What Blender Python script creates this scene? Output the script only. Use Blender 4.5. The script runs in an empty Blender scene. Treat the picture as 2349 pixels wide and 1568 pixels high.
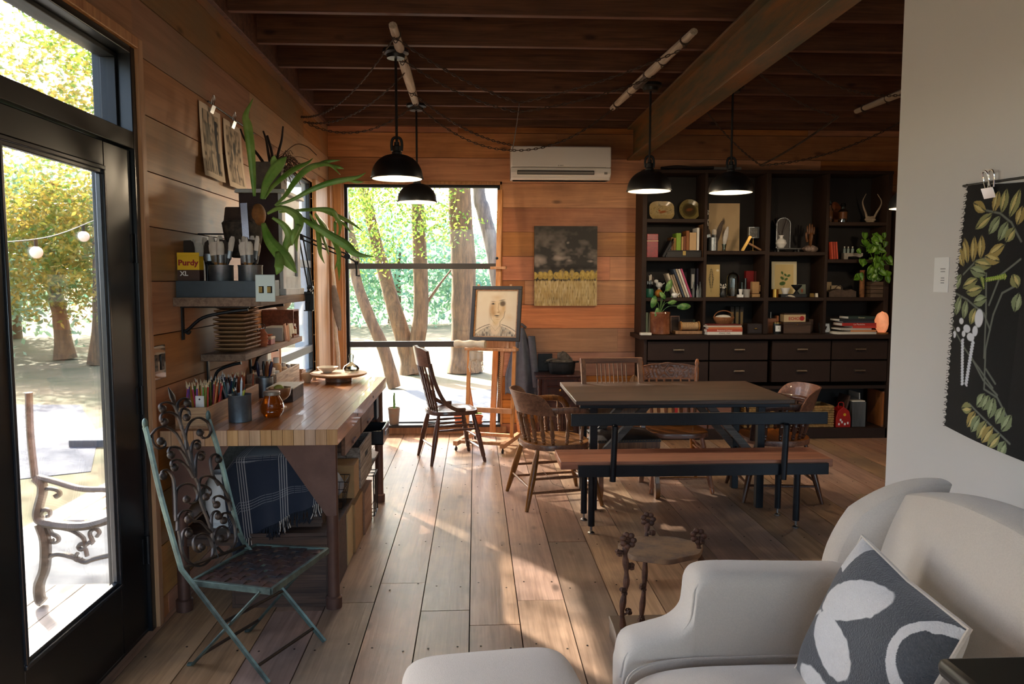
import bpy, math, random
import numpy as np
from mathutils import Vector, Matrix
random.seed(7); RNG=np.random.default_rng(3)
C=bpy.context.scene.collection
V=Vector; PI=math.pi
def rad(a): return a*PI/180
# ---- camera model: the photographer stands at the origin, eye 1.5 m up
FL=1750.; CXP=1174.5; CYP=784.; PIT=rad(4.64); YAW=rad(2.75); EYE=1.5
FW=V((math.sin(YAW)*math.cos(PIT),math.cos(YAW)*math.cos(PIT),-math.sin(PIT)))
RT=V((math.cos(YAW),-math.sin(YAW),0)); UP=RT.cross(FW)
def at(px,py,X=None,Y=None,Z=None):
    d=FW+RT*((px-CXP)/FL)-UP*((py-CYP)/FL)
    t=X/d.x if X is not None else (Y/d.y if Y is not None else (Z-EYE)/d.z)
    return V((0,0,EYE))+d*t
# ---- mesh builder
class B:
    def __init__(s): s.v=[]; s.f=[]
    def add(s,vs,fs,m=None):
        n=len(s.v)
        s.v+= [tuple(m@V(p)) for p in vs] if m is not None else [tuple(p) for p in vs]
        s.f+= [tuple(i+n for i in f) for f in fs]; return s
    def box(s,x0,x1,y0,y1,z0,z1,m=None):
        vs=[(x,y,z) for z in(z0,z1) for y in(y0,y1) for x in(x0,x1)]
        return s.add(vs,[(0,2,3,1),(4,5,7,6),(0,1,5,4),(2,6,7,3),(0,4,6,2),(1,3,7,5)],m)
    def cb(s,c,d,m=None):
        return s.box(c[0]-d[0]/2,c[0]+d[0]/2,c[1]-d[1]/2,c[1]+d[1]/2,c[2]-d[2]/2,c[2]+d[2]/2,m)
    def taper(s,x0,x1,y0,y1,z0,z1,k,m=None):   # box whose top is k times the bottom size
        cx,cy=(x0+x1)/2,(y0+y1)/2; vs=[]
        for z,q in((z0,1),(z1,k)):
            for y in(y0,y1):
                for x in(x0,x1): vs.append((cx+(x-cx)*q,cy+(y-cy)*q,z))
        return s.add(vs,[(0,2,3,1),(4,5,7,6),(0,1,5,4),(2,6,7,3),(0,4,6,2),(1,3,7,5)],m)
    def lathe(s,prof,n=16,c=(0,0,0),m=None,cap=True):
        vs=[];fs=[]
        for r,z in prof:
            for i in range(n):
                a=2*PI*i/n; vs.append((c[0]+r*math.cos(a),c[1]+r*math.sin(a),c[2]+z))
        for j in range(len(prof)-1):
            for i in range(n):
                k=(i+1)%n; fs.append((j*n+i,j*n+k,(j+1)*n+k,(j+1)*n+i))
        if cap:
            if prof[0][0]>1e-5: fs.append(tuple(range(n-1,-1,-1)))
            if prof[-1][0]>1e-5: fs.append(tuple(range((len(prof)-1)*n,len(prof)*n)))
        return s.add(vs,fs,m)
    def tube(s,pts,r,n=8,sx=1.,sy=1.,ref=None,closed=False,cap=True):
        pts=[V(p) for p in pts]; N=len(pts)
        R=r if isinstance(r,(list,tuple)) else [r]*N
        T=[]
        for i in range(N):
            a=pts[(i-1)%N] if (closed or i>0) else pts[0]; b=pts[(i+1)%N] if (closed or i<N-1) else pts[-1]
            t=(b-a); T.append(t.normalized() if t.length>1e-9 else V((0,0,1)))
        u=V(ref) if ref is not None else (V((0,0,1)) if abs(T[0].z)<.9 else V((1,0,0)))
        vs=[];fs=[]
        for i in range(N):
            if ref is not None: u=V(ref)
            w=T[i].cross(u)
            if w.length<1e-6: w=T[i].cross(V((.3,.9,.2)))
            w.normalize(); u=w.cross(T[i]).normalized()
            for k in range(n):
                a=2*PI*(k+.5)/n; vs.append(pts[i]+w*(math.cos(a)*R[i]*sx)+u*(math.sin(a)*R[i]*sy))
        M_=N if closed else N-1
        for i in range(M_):
            for k in range(n):
                q=(k+1)%n; j=(i+1)%N; fs.append((i*n+k,j*n+k,j*n+q,i*n+q))
        if cap and not closed: fs.append(tuple(range(n))); fs.append(tuple(range(N*n-1,(N-1)*n-1,-1)))
        return s.add(vs,fs)
    def bar(s,pts,w,t,ref):  # rectangular section: w across ref, t along ref
        return s.tube(pts,1/math.sqrt(.5)*.5,4,sx=w,sy=t,ref=ref)
    def cyl(s,p0,p1,r0,r1=None,n=12): return s.tube([p0,p1],[r0,r0 if r1 is None else r1],n)
    def turned(s,p0,p1,prof,n=10):
        p0=V(p0);p1=V(p1); return s.tube([p0.lerp(p1,t) for t,r in prof],[r for t,r in prof],n)
    def prism(s,poly,z0,z1,m=None):
        n=len(poly); vs=[(x,y,z0) for x,y in poly]+[(x,y,z1) for x,y in poly]
        fs=[tuple(range(n-1,-1,-1)),tuple(range(n,2*n))]+[(i,(i+1)%n,n+(i+1)%n,n+i) for i in range(n)]
        return s.add(vs,fs,m)
    def grid(s,fn,nu,nv,cu=False,cv=False,m=None):
        vs=[fn(i/(nu if cu else nu-1),j/(nv if cv else nv-1)) for j in range(nv) for i in range(nu)]
        fs=[]
        for j in range(nv if cv else nv-1):
            for i in range(nu if cu else nu-1):
                a=(i+1)%nu;b=(j+1)%nv; fs.append((j*nu+i,j*nu+a,b*nu+a,b*nu+i))
        return s.add(vs,fs,m)
    def ell(s,c,r,nu=14,nv=9,m=None,fn=None):
        if not isinstance(r,(tuple,list)): r=(r,r,r)
        def g(u,v):
            a=2*PI*u; b=PI*(v-.5); k=fn(a,b) if fn else 1
            return (c[0]+r[0]*k*math.cos(a)*math.cos(b),c[1]+r[1]*k*math.sin(a)*math.cos(b),c[2]+r[2]*k*math.sin(b))
        return s.grid(g,nu,nv,cu=True,m=m)
def mesh_obj(name,b,mat,parent=None,bev=0,sub=0,sol=0,flat=False,ang=38):
    me=bpy.data.meshes.new(name); me.from_pydata(b.v,[],b.f); me.update()
    if not flat:
        me.shade_smooth(); me.set_sharp_from_angle(angle=rad(ang))
    o=bpy.data.objects.new(name,me); C.objects.link(o); me.materials.append(mat)
    if parent is not None: o.parent=parent
    if sol: d=o.modifiers.new('s','SOLIDIFY'); d.thickness=sol; d.offset=0
    if bev:
        d=o.modifiers.new('b','BEVEL'); d.width=bev; d.segments=2; d.limit_method='ANGLE'; d.angle_limit=rad(40)
    if sub: d=o.modifiers.new('u','SUBSURF'); d.levels=sub; d.render_levels=sub
    return o
def tag(o,label,cat,group=None,kind=None):
    o['label']=label; o['category']=cat
    if group: o['group']=group
    if kind: o['kind']=kind
    return o
def T(name,label,cat,loc=(0,0,0),rz=0,group=None):
    o=bpy.data.objects.new(name,None); C.objects.link(o); o.location=loc; o.rotation_euler=(0,0,rz)
    o.empty_display_size=.1; return tag(o,label,cat,group)
def P(name,b,mat,parent,label=None,**k):
    o=mesh_obj(name,b,mat,parent,**k)
    if label: o['label']=label
    return o
def S(name,label,cat,b,mat,loc=(0,0,0),rz=0,group=None,**k):
    o=mesh_obj(name,b,mat,None,**k); o.location=loc; o.rotation_euler=(0,0,rz) if not isinstance(rz,tuple) else rz
    return tag(o,label,cat,group)
def ST(name,b,mat,parent=None,**k):
    o=mesh_obj(name,b,mat,parent,**k)
    if parent is None: o['kind']='structure'
    return o
def dup(root,loc,rz=None,label=None,group=None):
    r=root.copy(); C.objects.link(r); r.location=loc
    if rz is not None: r.rotation_euler=rz if isinstance(rz,tuple) else (0,0,rz)
    if label: r['label']=label
    if group: r['group']=group
    for ch in root.children:
        c=ch.copy(); C.objects.link(c); c.parent=r
        for g in ch.children:
            d=g.copy(); C.objects.link(d); d.parent=c
    return r
# ---- materials
def lin(c): return c/12.92 if c<=.04045 else ((c+.055)/1.055)**2.4
def rgb(h):
    if isinstance(h,str): h=[int(h[i:i+2],16)/255 for i in(0,2,4)]
    return tuple(lin(x) for x in h)+(1,)
MC={}
def mat(name,col=(.5,.5,.5),rough=.5,metal=0,spec=.5,emit=None,es=0,noise=0,nsc=20,bump=0,bsc=60,alpha=None,sheen=0,trans=0,col2=None,stretch=(1,1,1),vary=0,coat=0):
    if name in MC: return MC[name]
    m=bpy.data.materials.new(name); m.use_nodes=True; nt=m.node_tree; N=nt.nodes; L=nt.links
    p=N['Principled BSDF']; c=rgb(col)
    p.inputs['Base Color'].default_value=c; p.inputs['Roughness'].default_value=rough; p.inputs['Metallic'].default_value=metal
    p.inputs['Specular IOR Level'].default_value=spec; p.inputs['Sheen Weight'].default_value=sheen
    p.inputs['Transmission Weight'].default_value=trans; p.inputs['Coat Weight'].default_value=coat
    if emit: p.inputs['Emission Color'].default_value=rgb(emit); p.inputs['Emission Strength'].default_value=es
    if noise or bump or col2:
        tc=N.new('ShaderNodeTexCoord'); mp=N.new('ShaderNodeMapping'); mp.inputs['Scale'].default_value=stretch; L.new(tc.outputs['Object'],mp.inputs[0])
        n=N.new('ShaderNodeTexNoise'); n.inputs['Scale'].default_value=nsc; n.inputs['Detail'].default_value=6; n.inputs['Roughness'].default_value=.65; L.new(mp.outputs[0],n.inputs['Vector'])
        if noise or col2:
            r=N.new('ShaderNodeValToRGB'); L.new(n.outputs['Fac'],r.inputs[0])
            r.color_ramp.elements[0].position=.38; r.color_ramp.elements[1].position=.64
            r.color_ramp.elements[0].color=c
            r.color_ramp.elements[1].color=rgb(col2) if col2 else tuple(min(1,x*(1+noise)) for x in c[:3])+(1,)
            if noise and not col2: r.color_ramp.elements[0].color=tuple(x*(1-noise) for x in c[:3])+(1,)
            L.new(r.outputs[0],p.inputs['Base Color'])
        if bump:
            b=N.new('ShaderNodeBump'); b.inputs['Strength'].default_value=bump; b.inputs['Distance'].default_value=.004
            n2=N.new('ShaderNodeTexNoise'); n2.inputs['Scale'].default_value=bsc; n2.inputs['Detail'].default_value=4; L.new(mp.outputs[0],n2.inputs['Vector'])
            L.new(n2.outputs['Fac'],b.inputs['Height']); L.new(b.outputs[0],p.inputs['Normal'])
    MC[name]=m; return m
def wood(name,c1,c2,axis='X',rough=.55,gs=1.,vary=.25,stain=None,stainamt=.5,knot=True,bump=.25,spec=.4,hue=.004,coat=0):
    """grain along axis; every loose board gets its own offset and tone"""
    if name in MC: return MC[name]
    m=bpy.data.materials.new(name); m.use_nodes=True; nt=m.node_tree; N=nt.nodes; L=nt.links
    p=N['Principled BSDF']; p.inputs['Roughness'].default_value=rough; p.inputs['Specular IOR Level'].default_value=spec; p.inputs['Coat Weight'].default_value=coat
    tc=N.new('ShaderNodeTexCoord'); ge=N.new('ShaderNodeNewGeometry'); oi=N.new('ShaderNodeObjectInfo')
    def math_(op,a,b=None):
        n=N.new('ShaderNodeMath'); n.operation=op
        for i,x in enumerate((a,b)):
            if x is None: continue
            if isinstance(x,(int,float)): n.inputs[i].default_value=x
            else: L.new(x,n.inputs[i])
        return n.outputs[0]
    rnd=ge.outputs['Random Per Island']
    off=N.new('ShaderNodeCombineXYZ'); r9=math_('MULTIPLY',rnd,37.); L.new(r9,off.inputs[0]); L.new(math_('MULTIPLY',rnd,91.),off.inputs[1]); L.new(math_('MULTIPLY',rnd,53.),off.inputs[2])
    ad=N.new('ShaderNodeVectorMath'); ad.operation='ADD'; L.new(tc.outputs['Object'],ad.inputs[0]); L.new(off.outputs[0],ad.inputs[1])
    lo,hi=1.1*gs,16.*gs
    sc={'X':(lo,hi,hi),'Y':(hi,lo,hi),'Z':(hi,hi,lo)}[axis]
    mp=N.new('ShaderNodeMapping'); mp.inputs['Scale'].default_value=sc; L.new(ad.outputs[0],mp.inputs[0])
    n1=N.new('ShaderNodeTexNoise'); n1.inputs['Scale'].default_value=1.6; n1.inputs['Detail'].default_value=8; n1.inputs['Roughness'].default_value=.6; n1.inputs['Distortion'].default_value=.8; L.new(mp.outputs[0],n1.inputs['Vector'])
    mp2=N.new('ShaderNodeMapping'); mp2.inputs['Scale'].default_value=tuple(x*(7 if x==hi else 2.2) for x in sc); L.new(ad.outputs[0],mp2.inputs[0])
    n2=N.new('ShaderNodeTexNoise'); n2.inputs['Scale'].default_value=1.; n2.inputs['Detail'].default_value=3; L.new(mp2.outputs[0],n2.inputs['Vector'])
    f=math_('ADD',math_('MULTIPLY',n1.outputs['Fac'],.7),math_('MULTIPLY',n2.outputs['Fac'],.3))
    rp=N.new('ShaderNodeValToRGB'); L.new(f,rp.inputs[0]); e=rp.color_ramp.elements
    e[0].position=.36; e[0].color=rgb(c2); e[1].position=.6; e[1].color=rgb(c1)
    col=rp.outputs[0]
    def mix(fac,a,b):
        q=N.new('ShaderNodeMix'); q.data_type='RGBA'
        if isinstance(fac,(int,float)): q.inputs[0].default_value=fac
        else: L.new(fac,q.inputs[0])
        for i,x in((6,a),(7,b)):
            if isinstance(x,tuple): q.inputs[i].default_value=x
            else: L.new(x,q.inputs[i])
        return q.outputs[2]
    if stain:
        n3=N.new('ShaderNodeTexNoise'); n3.inputs['Scale'].default_value=1.3; n3.inputs['Detail'].default_value=5; n3.inputs['Roughness'].default_value=.62; L.new(ad.outputs[0],n3.inputs['Vector'])
        r3=N.new('ShaderNodeValToRGB'); L.new(n3.outputs['Fac'],r3.inputs[0]); r3.color_ramp.elements[0].position=.44; r3.color_ramp.elements[1].position=.68
        col=mix(math_('MULTIPLY',r3.outputs[0],stainamt),col,rgb(stain))
    if knot:
        vo=N.new('ShaderNodeTexVoronoi'); vo.inputs['Scale'].default_value=1.; mk=N.new('ShaderNodeMapping')
        mk.inputs['Scale'].default_value=tuple((2.2 if x==lo else 5.5) for x in sc); L.new(ad.outputs[0],mk.inputs[0]); L.new(mk.outputs[0],vo.inputs['Vector'])
        rk=N.new('ShaderNodeValToRGB'); L.new(vo.outputs['Distance'],rk.inputs[0]); rk.color_ramp.elements[0].position=.05; rk.color_ramp.elements[0].color=(1,1,1,1); rk.color_ramp.elements[1].position=.13; rk.color_ramp.elements[1].color=(0,0,0,1)
        col=mix(math_('MULTIPLY',rk.outputs[0],.75),col,tuple(x*.3 for x in rgb(c2)[:3])+(1,))
    hs=N.new('ShaderNodeHueSaturation'); L.new(col,hs.inputs['Color'])
    L.new(math_('ADD',math_('MULTIPLY',rnd,2*vary),1-vary),hs.inputs['Value'])
    L.new(math_('ADD',math_('MULTIPLY',math_('FRACT',r9),2*hue),.5-hue),hs.inputs['Hue'])
    L.new(math_('ADD',math_('MULTIPLY',math_('FRACT',math_('MULTIPLY',rnd,71.)),.3),.82),hs.inputs['Saturation'])
    L.new(hs.outputs[0],p.inputs['Base Color'])
    if bump:
        b=N.new('ShaderNodeBump'); b.inputs['Strength'].default_value=bump; b.inputs['Distance'].default_value=.003; L.new(f,b.inputs['Height']); L.new(b.outputs[0],p.inputs['Normal'])
    MC[name]=m; return m
def glass(name,tint='ffffff',refl=.06,amt=1.):
    if name in MC: return MC[name]
    m=bpy.data.materials.new(name); m.use_nodes=True; nt=m.node_tree; N=nt.nodes; L=nt.links; N.remove(N['Principled BSDF'])
    t=N.new('ShaderNodeBsdfTransparent'); t.inputs[0].default_value=rgb(tint); g=N.new('ShaderNodeBsdfGlossy'); g.inputs['Roughness'].default_value=.02
    lw=N.new('ShaderNodeFresnel'); lw.inputs[0].default_value=1.45; mx=N.new('ShaderNodeMixShader')
    mu=N.new('ShaderNodeMath'); mu.operation='MULTIPLY'; mu.inputs[1].default_value=amt; L.new(lw.outputs[0],mu.inputs[0])
    L.new(mu.outputs[0],mx.inputs[0]); L.new(t.outputs[0],mx.inputs[1]); L.new(g.outputs[0],mx.inputs[2]); L.new(mx.outputs[0],N['Material Output'].inputs[0])
    MC[name]=m; return m
# ---- painted / printed surfaces: a numpy canvas turned into a coloured grid mesh
def vnoise(nx,ny,gx,gy,seed=0):
    r=np.random.default_rng(seed); g=r.random((gy+2,gx+2)); x=np.linspace(0,gx,nx); y=np.linspace(0,gy,ny)
    xi=x.astype(int); yi=y.astype(int); fx=x-xi; fy=(y-yi)[:,None]; fx=fx*fx*(3-2*fx); fy=fy*fy*(3-2*fy)
    a=g[np.ix_(yi,xi)];b=g[np.ix_(yi,xi+1)];c=g[np.ix_(yi+1,xi)];d=g[np.ix_(yi+1,xi+1)]
    return (a*(1-fx)+b*fx)*(1-fy)+(c*(1-fx)+d*fx)*fy
class Art:
    def __init__(s,w,h,nx,ny,bg):
        s.w,s.h,s.nx,s.ny=w,h,nx,ny
        s.X,s.Y=np.meshgrid(np.linspace(0,w,nx),np.linspace(0,h,ny)); s.c=np.zeros((ny,nx,3)); s.c[:]=rgb(bg)[:3]
    def n(s,gx,gy,seed=0): return vnoise(s.nx,s.ny,gx,gy,seed)
    def mix(s,mask,col):
        mask=np.clip(mask,0,1)[...,None]; col=np.array(rgb(col)[:3]) if isinstance(col,(str,list)) else col
        s.c=s.c*(1-mask)+col*mask; return s
    def ell(s,x,y,a,b,ang,col,soft=.1,amt=1):
        ca,sa=math.cos(ang),math.sin(ang); u=(s.X-x)*ca+(s.Y-y)*sa; v=-(s.X-x)*sa+(s.Y-y)*ca
        d=np.sqrt((u/a)**2+(v/b)**2); return s.mix((1-d)/soft*amt if amt>=1 else np.clip((1-d)/soft,0,1)*amt,col)
    def leaf(s,x,y,ln,wd,ang,col,vein=None):
        ca,sa=math.cos(ang),math.sin(ang); u=((s.X-x)*ca+(s.Y-y)*sa)/ln; v=(-(s.X-x)*sa+(s.Y-y)*ca)
        wv=wd*np.clip(1-np.abs(2*u-1)**1.9,0,1); inside=(u>0)&(u<1)&(np.abs(v)<wv/2)
        s.mix(inside*1.,col)
        if vein: s.mix(((u>0)&(u<1)&(np.abs(v)<wd*.06))*1.,vein)
        return s
    def line(s,pts,wd,col,amt=1):
        for (x0,y0),(x1,y1) in zip(pts,pts[1:]):
            dx,dy=x1-x0,y1-y0; t=np.clip(((s.X-x0)*dx+(s.Y-y0)*dy)/(dx*dx+dy*dy+1e-12),0,1)
            d=np.hypot(s.X-x0-t*dx,s.Y-y0-t*dy); s.mix(np.clip((wd/2-d)/(wd*.25),0,1)*amt,col)
        return s
    def rect(s,x0,x1,y0,y1,col,amt=1): return s.mix(((s.X>=x0)&(s.X<=x1)&(s.Y>=y0)&(s.Y<=y1))*amt,col)
    def mesh(s,name,m,fn,parent=None,sol=0,mask=None):
        me=bpy.data.meshes.new(name); nx,ny=s.nx,s.ny
        vs=[fn(float(x),float(y)) for x,y in zip(s.X.ravel(),s.Y.ravel())]
        fs=[(j*nx+i,j*nx+i+1,(j+1)*nx+i+1,(j+1)*nx+i) for j in range(ny-1) for i in range(nx-1) if mask is None or mask[j,i]]
        me.from_pydata(vs,[],fs); me.update(); me.shade_smooth()
        a=me.color_attributes.new('Col','FLOAT_COLOR','POINT'); cc=np.ones((ny*nx,4)); cc[:,:3]=s.c.reshape(-1,3); a.data.foreach_set('color',cc.ravel())
        o=bpy.data.objects.new(name,me); C.objects.link(o); me.materials.append(m)
        if parent is not None: o.parent=parent
        if sol: d=o.modifiers.new('s','SOLIDIFY'); d.thickness=sol; d.offset=-1
        return o
def paint_mat(name,rough=.7,bump=0,bsc=300,sheen=0):
    if name in MC: return MC[name]
    m=mat(name,'888888',rough,bump=bump,bsc=bsc,sheen=sheen); nt=m.node_tree
    a=nt.nodes.new('ShaderNodeVertexColor'); a.layer_name='Col'; nt.links.new(a.outputs[0],nt.nodes['Principled BSDF'].inputs['Base Color']); return m
def text(name,s,size,m,parent,loc,rot,ext=.0006,sx=1.,bold=0,label=None):
    cu=bpy.data.curves.new(name,'FONT'); cu.body=s; cu.size=size; cu.extrude=ext; cu.align_x='CENTER'; cu.align_y='CENTER'; cu.resolution_u=2; cu.offset=bold
    t=bpy.data.objects.new('tmp',cu); C.objects.link(t); bpy.context.view_layer.update()
    me=bpy.data.meshes.new_from_object(t.evaluated_get(bpy.context.evaluated_depsgraph_get())); bpy.data.objects.remove(t); me.name=name
    o=bpy.data.objects.new(name,me); C.objects.link(o); me.materials.clear(); me.materials.append(m); o.parent=parent; o.location=loc; o.rotation_euler=rot; o.scale=(sx,1,1)
    if label: o['label']=label
    return o
def catrom(pts,k=6):
    p=[V(q) for q in pts]; p=[p[0]*2-p[1]]+p+[p[-1]*2-p[-2]]; out=[]
    for i in range(1,len(p)-2):
        for j in range(k):
            t=j/k; a,b,c,d=p[i-1],p[i],p[i+1],p[i+2]
            out.append(.5*((2*b)+(c-a)*t+(2*a-5*b+4*c-d)*t*t+(-a+3*b-3*c+d)*t**3))
    out.append(p[-2]); return out
def spiral(c,r0,r1,a0,a1,n=18):
    return [(c[0]+(r0+(r1-r0)*i/n)*math.cos(a0+(a1-a0)*i/n),c[1]+(r0+(r1-r0)*i/n)*math.sin(a0+(a1-a0)*i/n)) for i in range(n+1)]
LAMP=6
# ================= materials of the room
BRD=.2335; SEAM=1.497; XL=-1.39; YF=7.42; ZC=2.98
m_floor=wood('floor_planks','bd9779','96745a','Y',.36,vary=.17,stain='665a52',stainamt=.7,bump=.3,hue=.012,spec=.45)
m_wl=wood('wall_boards_left','bf8558','a36c42','Y',.5,gs=.8,vary=.25,stain='9c8468',stainamt=.8,hue=.014)
m_wf=wood('wall_boards_far','c68350','a4663a','X',.5,gs=.8,vary=.28,stain='6a4028',stainamt=.5,hue=.008)
m_joist=wood('joist_wood','7c4c2c','4e2e1a','X',.65,vary=.18,stain='4a2d1c',stainamt=.5,hue=.01)
m_deck=wood('ceiling_deck','6a4024','472a17','Y',.7,vary=.2,hue=.01)
m_trim=wood('trim_pine','c8935f','a06b3e','Z',.5,vary=.08)
m_pine=wood('post_pine','d3a26c','b07c48','Z',.5,vary=.06)
m_black=mat('black_metal_frame','17191c',.4,metal=.2)
m_mull=mat('bronze_mullion','4a4643',.45,metal=.3)
m_door=mat('black_door_paint','0e1013',.32,spec=.6)
m_glass=glass('window_glass',refl=.05,amt=.55)
m_white=mat('white_plaster','cfccc8',.75,bump=.05)
m_dark=mat('dark_gap','0a0807',.9)
# ================= floor: one board per island
b=B(); W=.2222; x0=at(1082,1180,Z=0).x
k0=int((-1.6-x0)/W)-1
for k in range(k0,38):
    xa=x0+k*W; xb=xa+W-.005
    if xb<XL-.06 or xa>6.2: continue
    y=-2.5+random.uniform(-2,0)
    while y<YF+.1:
        ln=random.uniform(2.4,4.2); ya=max(y,-2.5); yb=min(y+ln,YF+.1)
        if yb-ya>.05: b.box(max(xa,XL-.06),min(xb,6.2),ya,yb-.004,-.03,-.0+random.uniform(-.0012,0))
        y+=ln
ST('floor',b,m_floor,flat=True)
b=B(); b.box(XL-.1,6.25,-2.55,YF+.12,-.12,-.03); ST('trim_1',b,m_dark,flat=True)['label']='dark subfloor under the planks'
b=B()
for k in range(k0,30):      # nail heads
    for y in np.arange(.6,7.2,.61):
        for dx in(.045,.175):
            xa=x0+k*W+dx
            if XL<xa<4.5: b.lathe([(.0045,.0002),(.0045,.0012)],6,(xa+random.uniform(-.01,.01),y+random.uniform(-.05,.05),0))
o=ST('trim_2',b,mat('nail_iron','241c18',.6,metal=.5),flat=True); o['label']='iron nail heads in the floor'
def boards(b,axis,u0,u1,z0,z1,fix,th,holes,sgn,seed):
    """horizontal boards between u0,u1; holes = (ua,ub,za,zb); sgn: side the thickness goes to"""
    rr=random.Random(seed); k=math.floor((z0-SEAM)/BRD)
    while SEAM+k*BRD<z1:
        za=max(z0,SEAM+k*BRD); zb=min(z1,SEAM+(k+1)*BRD-.005); k+=1
        u=u0-rr.uniform(0,2.5); cuts=[]
        while u<u1:
            w=rr.uniform(2.2,4.2); cuts.append((max(u,u0),min(u+w,u1)-.0015)); u+=w
        for ua,ub in cuts:
            if ub-ua<.02: continue
            segs=[(ua,ub,za,zb)]
            for h in holes:
                ns=[]
                for a,c,d,e in segs:
                    if h[0]>=c or h[1]<=a or h[2]>=e or h[3]<=d: ns.append((a,c,d,e)); continue
                    if a<h[0]: ns.append((a,h[0],d,e))
                    if c>h[1]: ns.append((h[1],c,d,e))
                    ma,mc=max(a,h[0]),min(c,h[1])
                    if d<h[2]: ns.append((ma,mc,d,h[2]))
                    if e>h[3]: ns.append((ma,mc,h[3],e))
                segs=ns
            dp=rr.uniform(0,.0015)
            for a,c,d,e in segs:
                if c-a<.004 or e-d<.004: continue
                lo,hi=sorted((fix+sgn*dp,fix+sgn*th))
                if axis=='Y': b.box(lo,hi,a,c,d,e)
                else: b.box(a,c,lo,hi,d,e)
def rim(b,axis,u0,u1,z0,z1,f0,f1,t):   # rectangular frame bars t thick
    for a,c,d,e in((u0,u1,z0,z0+t),(u0,u1,z1-t,z1),(u0,u0+t,z0+t,z1-t),(u1-t,u1,z0+t,z1-t)):
        if axis=='Y': b.box(f0,f1,a,c,d,e)
        else: b.box(a,c,f0,f1,d,e)
def shell(b,axis,u0,u1,z0,z1,f0,f1,holes):   # solid wall behind the boards, with holes
    us=sorted({u0,u1}|{h[0] for h in holes}|{h[1] for h in holes}); zs=sorted({z0,z1}|{h[2] for h in holes}|{h[3] for h in holes})
    for a,c in zip(us,us[1:]):
        for d,e in zip(zs,zs[1:]):
            mu,mz=(a+c)/2,(d+e)/2
            if any(h[0]<mu<h[1] and h[2]<mz<h[3] for h in holes): continue
            if axis=='Y': b.box(f0,f1,a,c,d,e)
            else: b.box(a,c,f0,f1,d,e)
# left wall: glass door plus added leaf, transom, corner window
DY0,DY1,DZ1=1.1,3.27,2.44; WY0,WY1,WZ0,WZ1=5.5,6.68,.72,2.33
HL=[(DY0,DY1,0,DZ1),(WY0,WY1,WZ0,WZ1)]
b=B(); boards(b,'Y',-2.5,YF,0,3.25,XL,.022,HL,-1,5); shell(b,'Y',-2.5,YF+.12,-.1,3.25,XL-.16,XL-.024,HL)
ST('wall_left',b,m_wl,flat=True)
# far wall
FX0,FX1,FZ0,FZ1=-1.245,.24,.085,2.41
HF=[(FX0,FX1,FZ0,FZ1)]
b=B(); boards(b,'X',XL+.001,6.2,.0,3.25,YF,.022,HF,1,11); shell(b,'X',XL-.16,6.2,-.1,3.25,YF+.024,YF+.16,HF)
ST('wall_far',b,m_wf,flat=True)
# far window
b=B(); rim(b,'X',FX0-.0,FX1+.0,FZ0,FZ1,YF+.055,YF+.115,.022)
wf=ST('window_1',b,m_black,bev=.002)
b=B(); 
for z in(1.634,.875): b.box(FX0+.02,FX1-.02,YF+.05,YF+.11,z-.027,z+.027)
P('mullion',b,m_mull,wf,bev=.002)
b=B(); b.box(FX0+.02,FX1-.02,YF+.08,YF+.086,FZ0+.02,FZ1-.02); P('glass_pane',b,m_glass,wf,flat=True)
b=B(); b.box(FX0,FX1,YF-.075,YF+.055,FZ0-.012,FZ0+.012); P('window_sill',b,m_black,wf,bev=.002)
b=B(); t=.03
for a,c,d,e in((FX0-.02,FX0,FZ0,FZ1+t),(FX1,FX1+.02,FZ0,FZ1+t),(FX0-.02,FX1+.02,FZ1,FZ1+t)): b.box(a,c,YF-.012,YF+.055,d,e)
P('window_casing',b,m_trim,wf,bev=.002)
# left window
b=B(); rim(b,'Y',WY0,WY1,WZ0,WZ1,XL-.055,XL-.02,.018); w2=ST('window_2',b,m_black,bev=.002)
b=B(); 
for z in(1.634,.915): b.box(XL-.055,XL-.015,WY0+.018,WY1-.02,z-.03,z+.03)
P('mullion',b,m_mull,w2,bev=.002)
b=B(); b.box(XL-.04,XL-.034,WY0+.01,WY1-.02,WZ0+.02,WZ1-.02); P('glass_pane',b,m_glass,w2,flat=True)
b=B(); 
for a,c,d,e in((WY0-.001,WY1+.001,WZ0-.02,WZ0),(WY0-.001,WY1+.001,WZ1,WZ1+.02),(WY0-.02,WY0,WZ0-.02,WZ1+.02),(WY1,WY1+.02,WZ0-.02,WZ1+.02)): b.box(XL-.02,XL+.004,a,c,d,e)
P('window_casing',b,m_pine,w2,bev=.002)
b=B(); rim(b,'Y',WY0,WY1,WZ0,WZ1,XL-.17,XL-.056,.012); P('outer_jamb',b,mat('pale_jamb','b9c4cc',.6),w2)
# corner posts of paler pine beside the left window and at the corner
b=B(); b.box(XL,XL+.028,WY1+.02,YF-.2,.0,2.36); ST('trim_3',b,m_pine,bev=.003)['label']='pale knotty pine board between corner window and corner'
b=B(); b.box(XL,XL+.05,YF-.19,YF-.04,0,2.42); b.box(XL+.05,FX0-.02,YF-.05,YF,0,2.42); ST('trim_4',b,m_trim,bev=.003)['label']='corner post of reddish pine'
b=B(); b.box(FX0-.02,FX1+.06,YF-.018,YF,.0,.07); ST('baseboard_far',b,m_trim,bev=.002)
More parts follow.
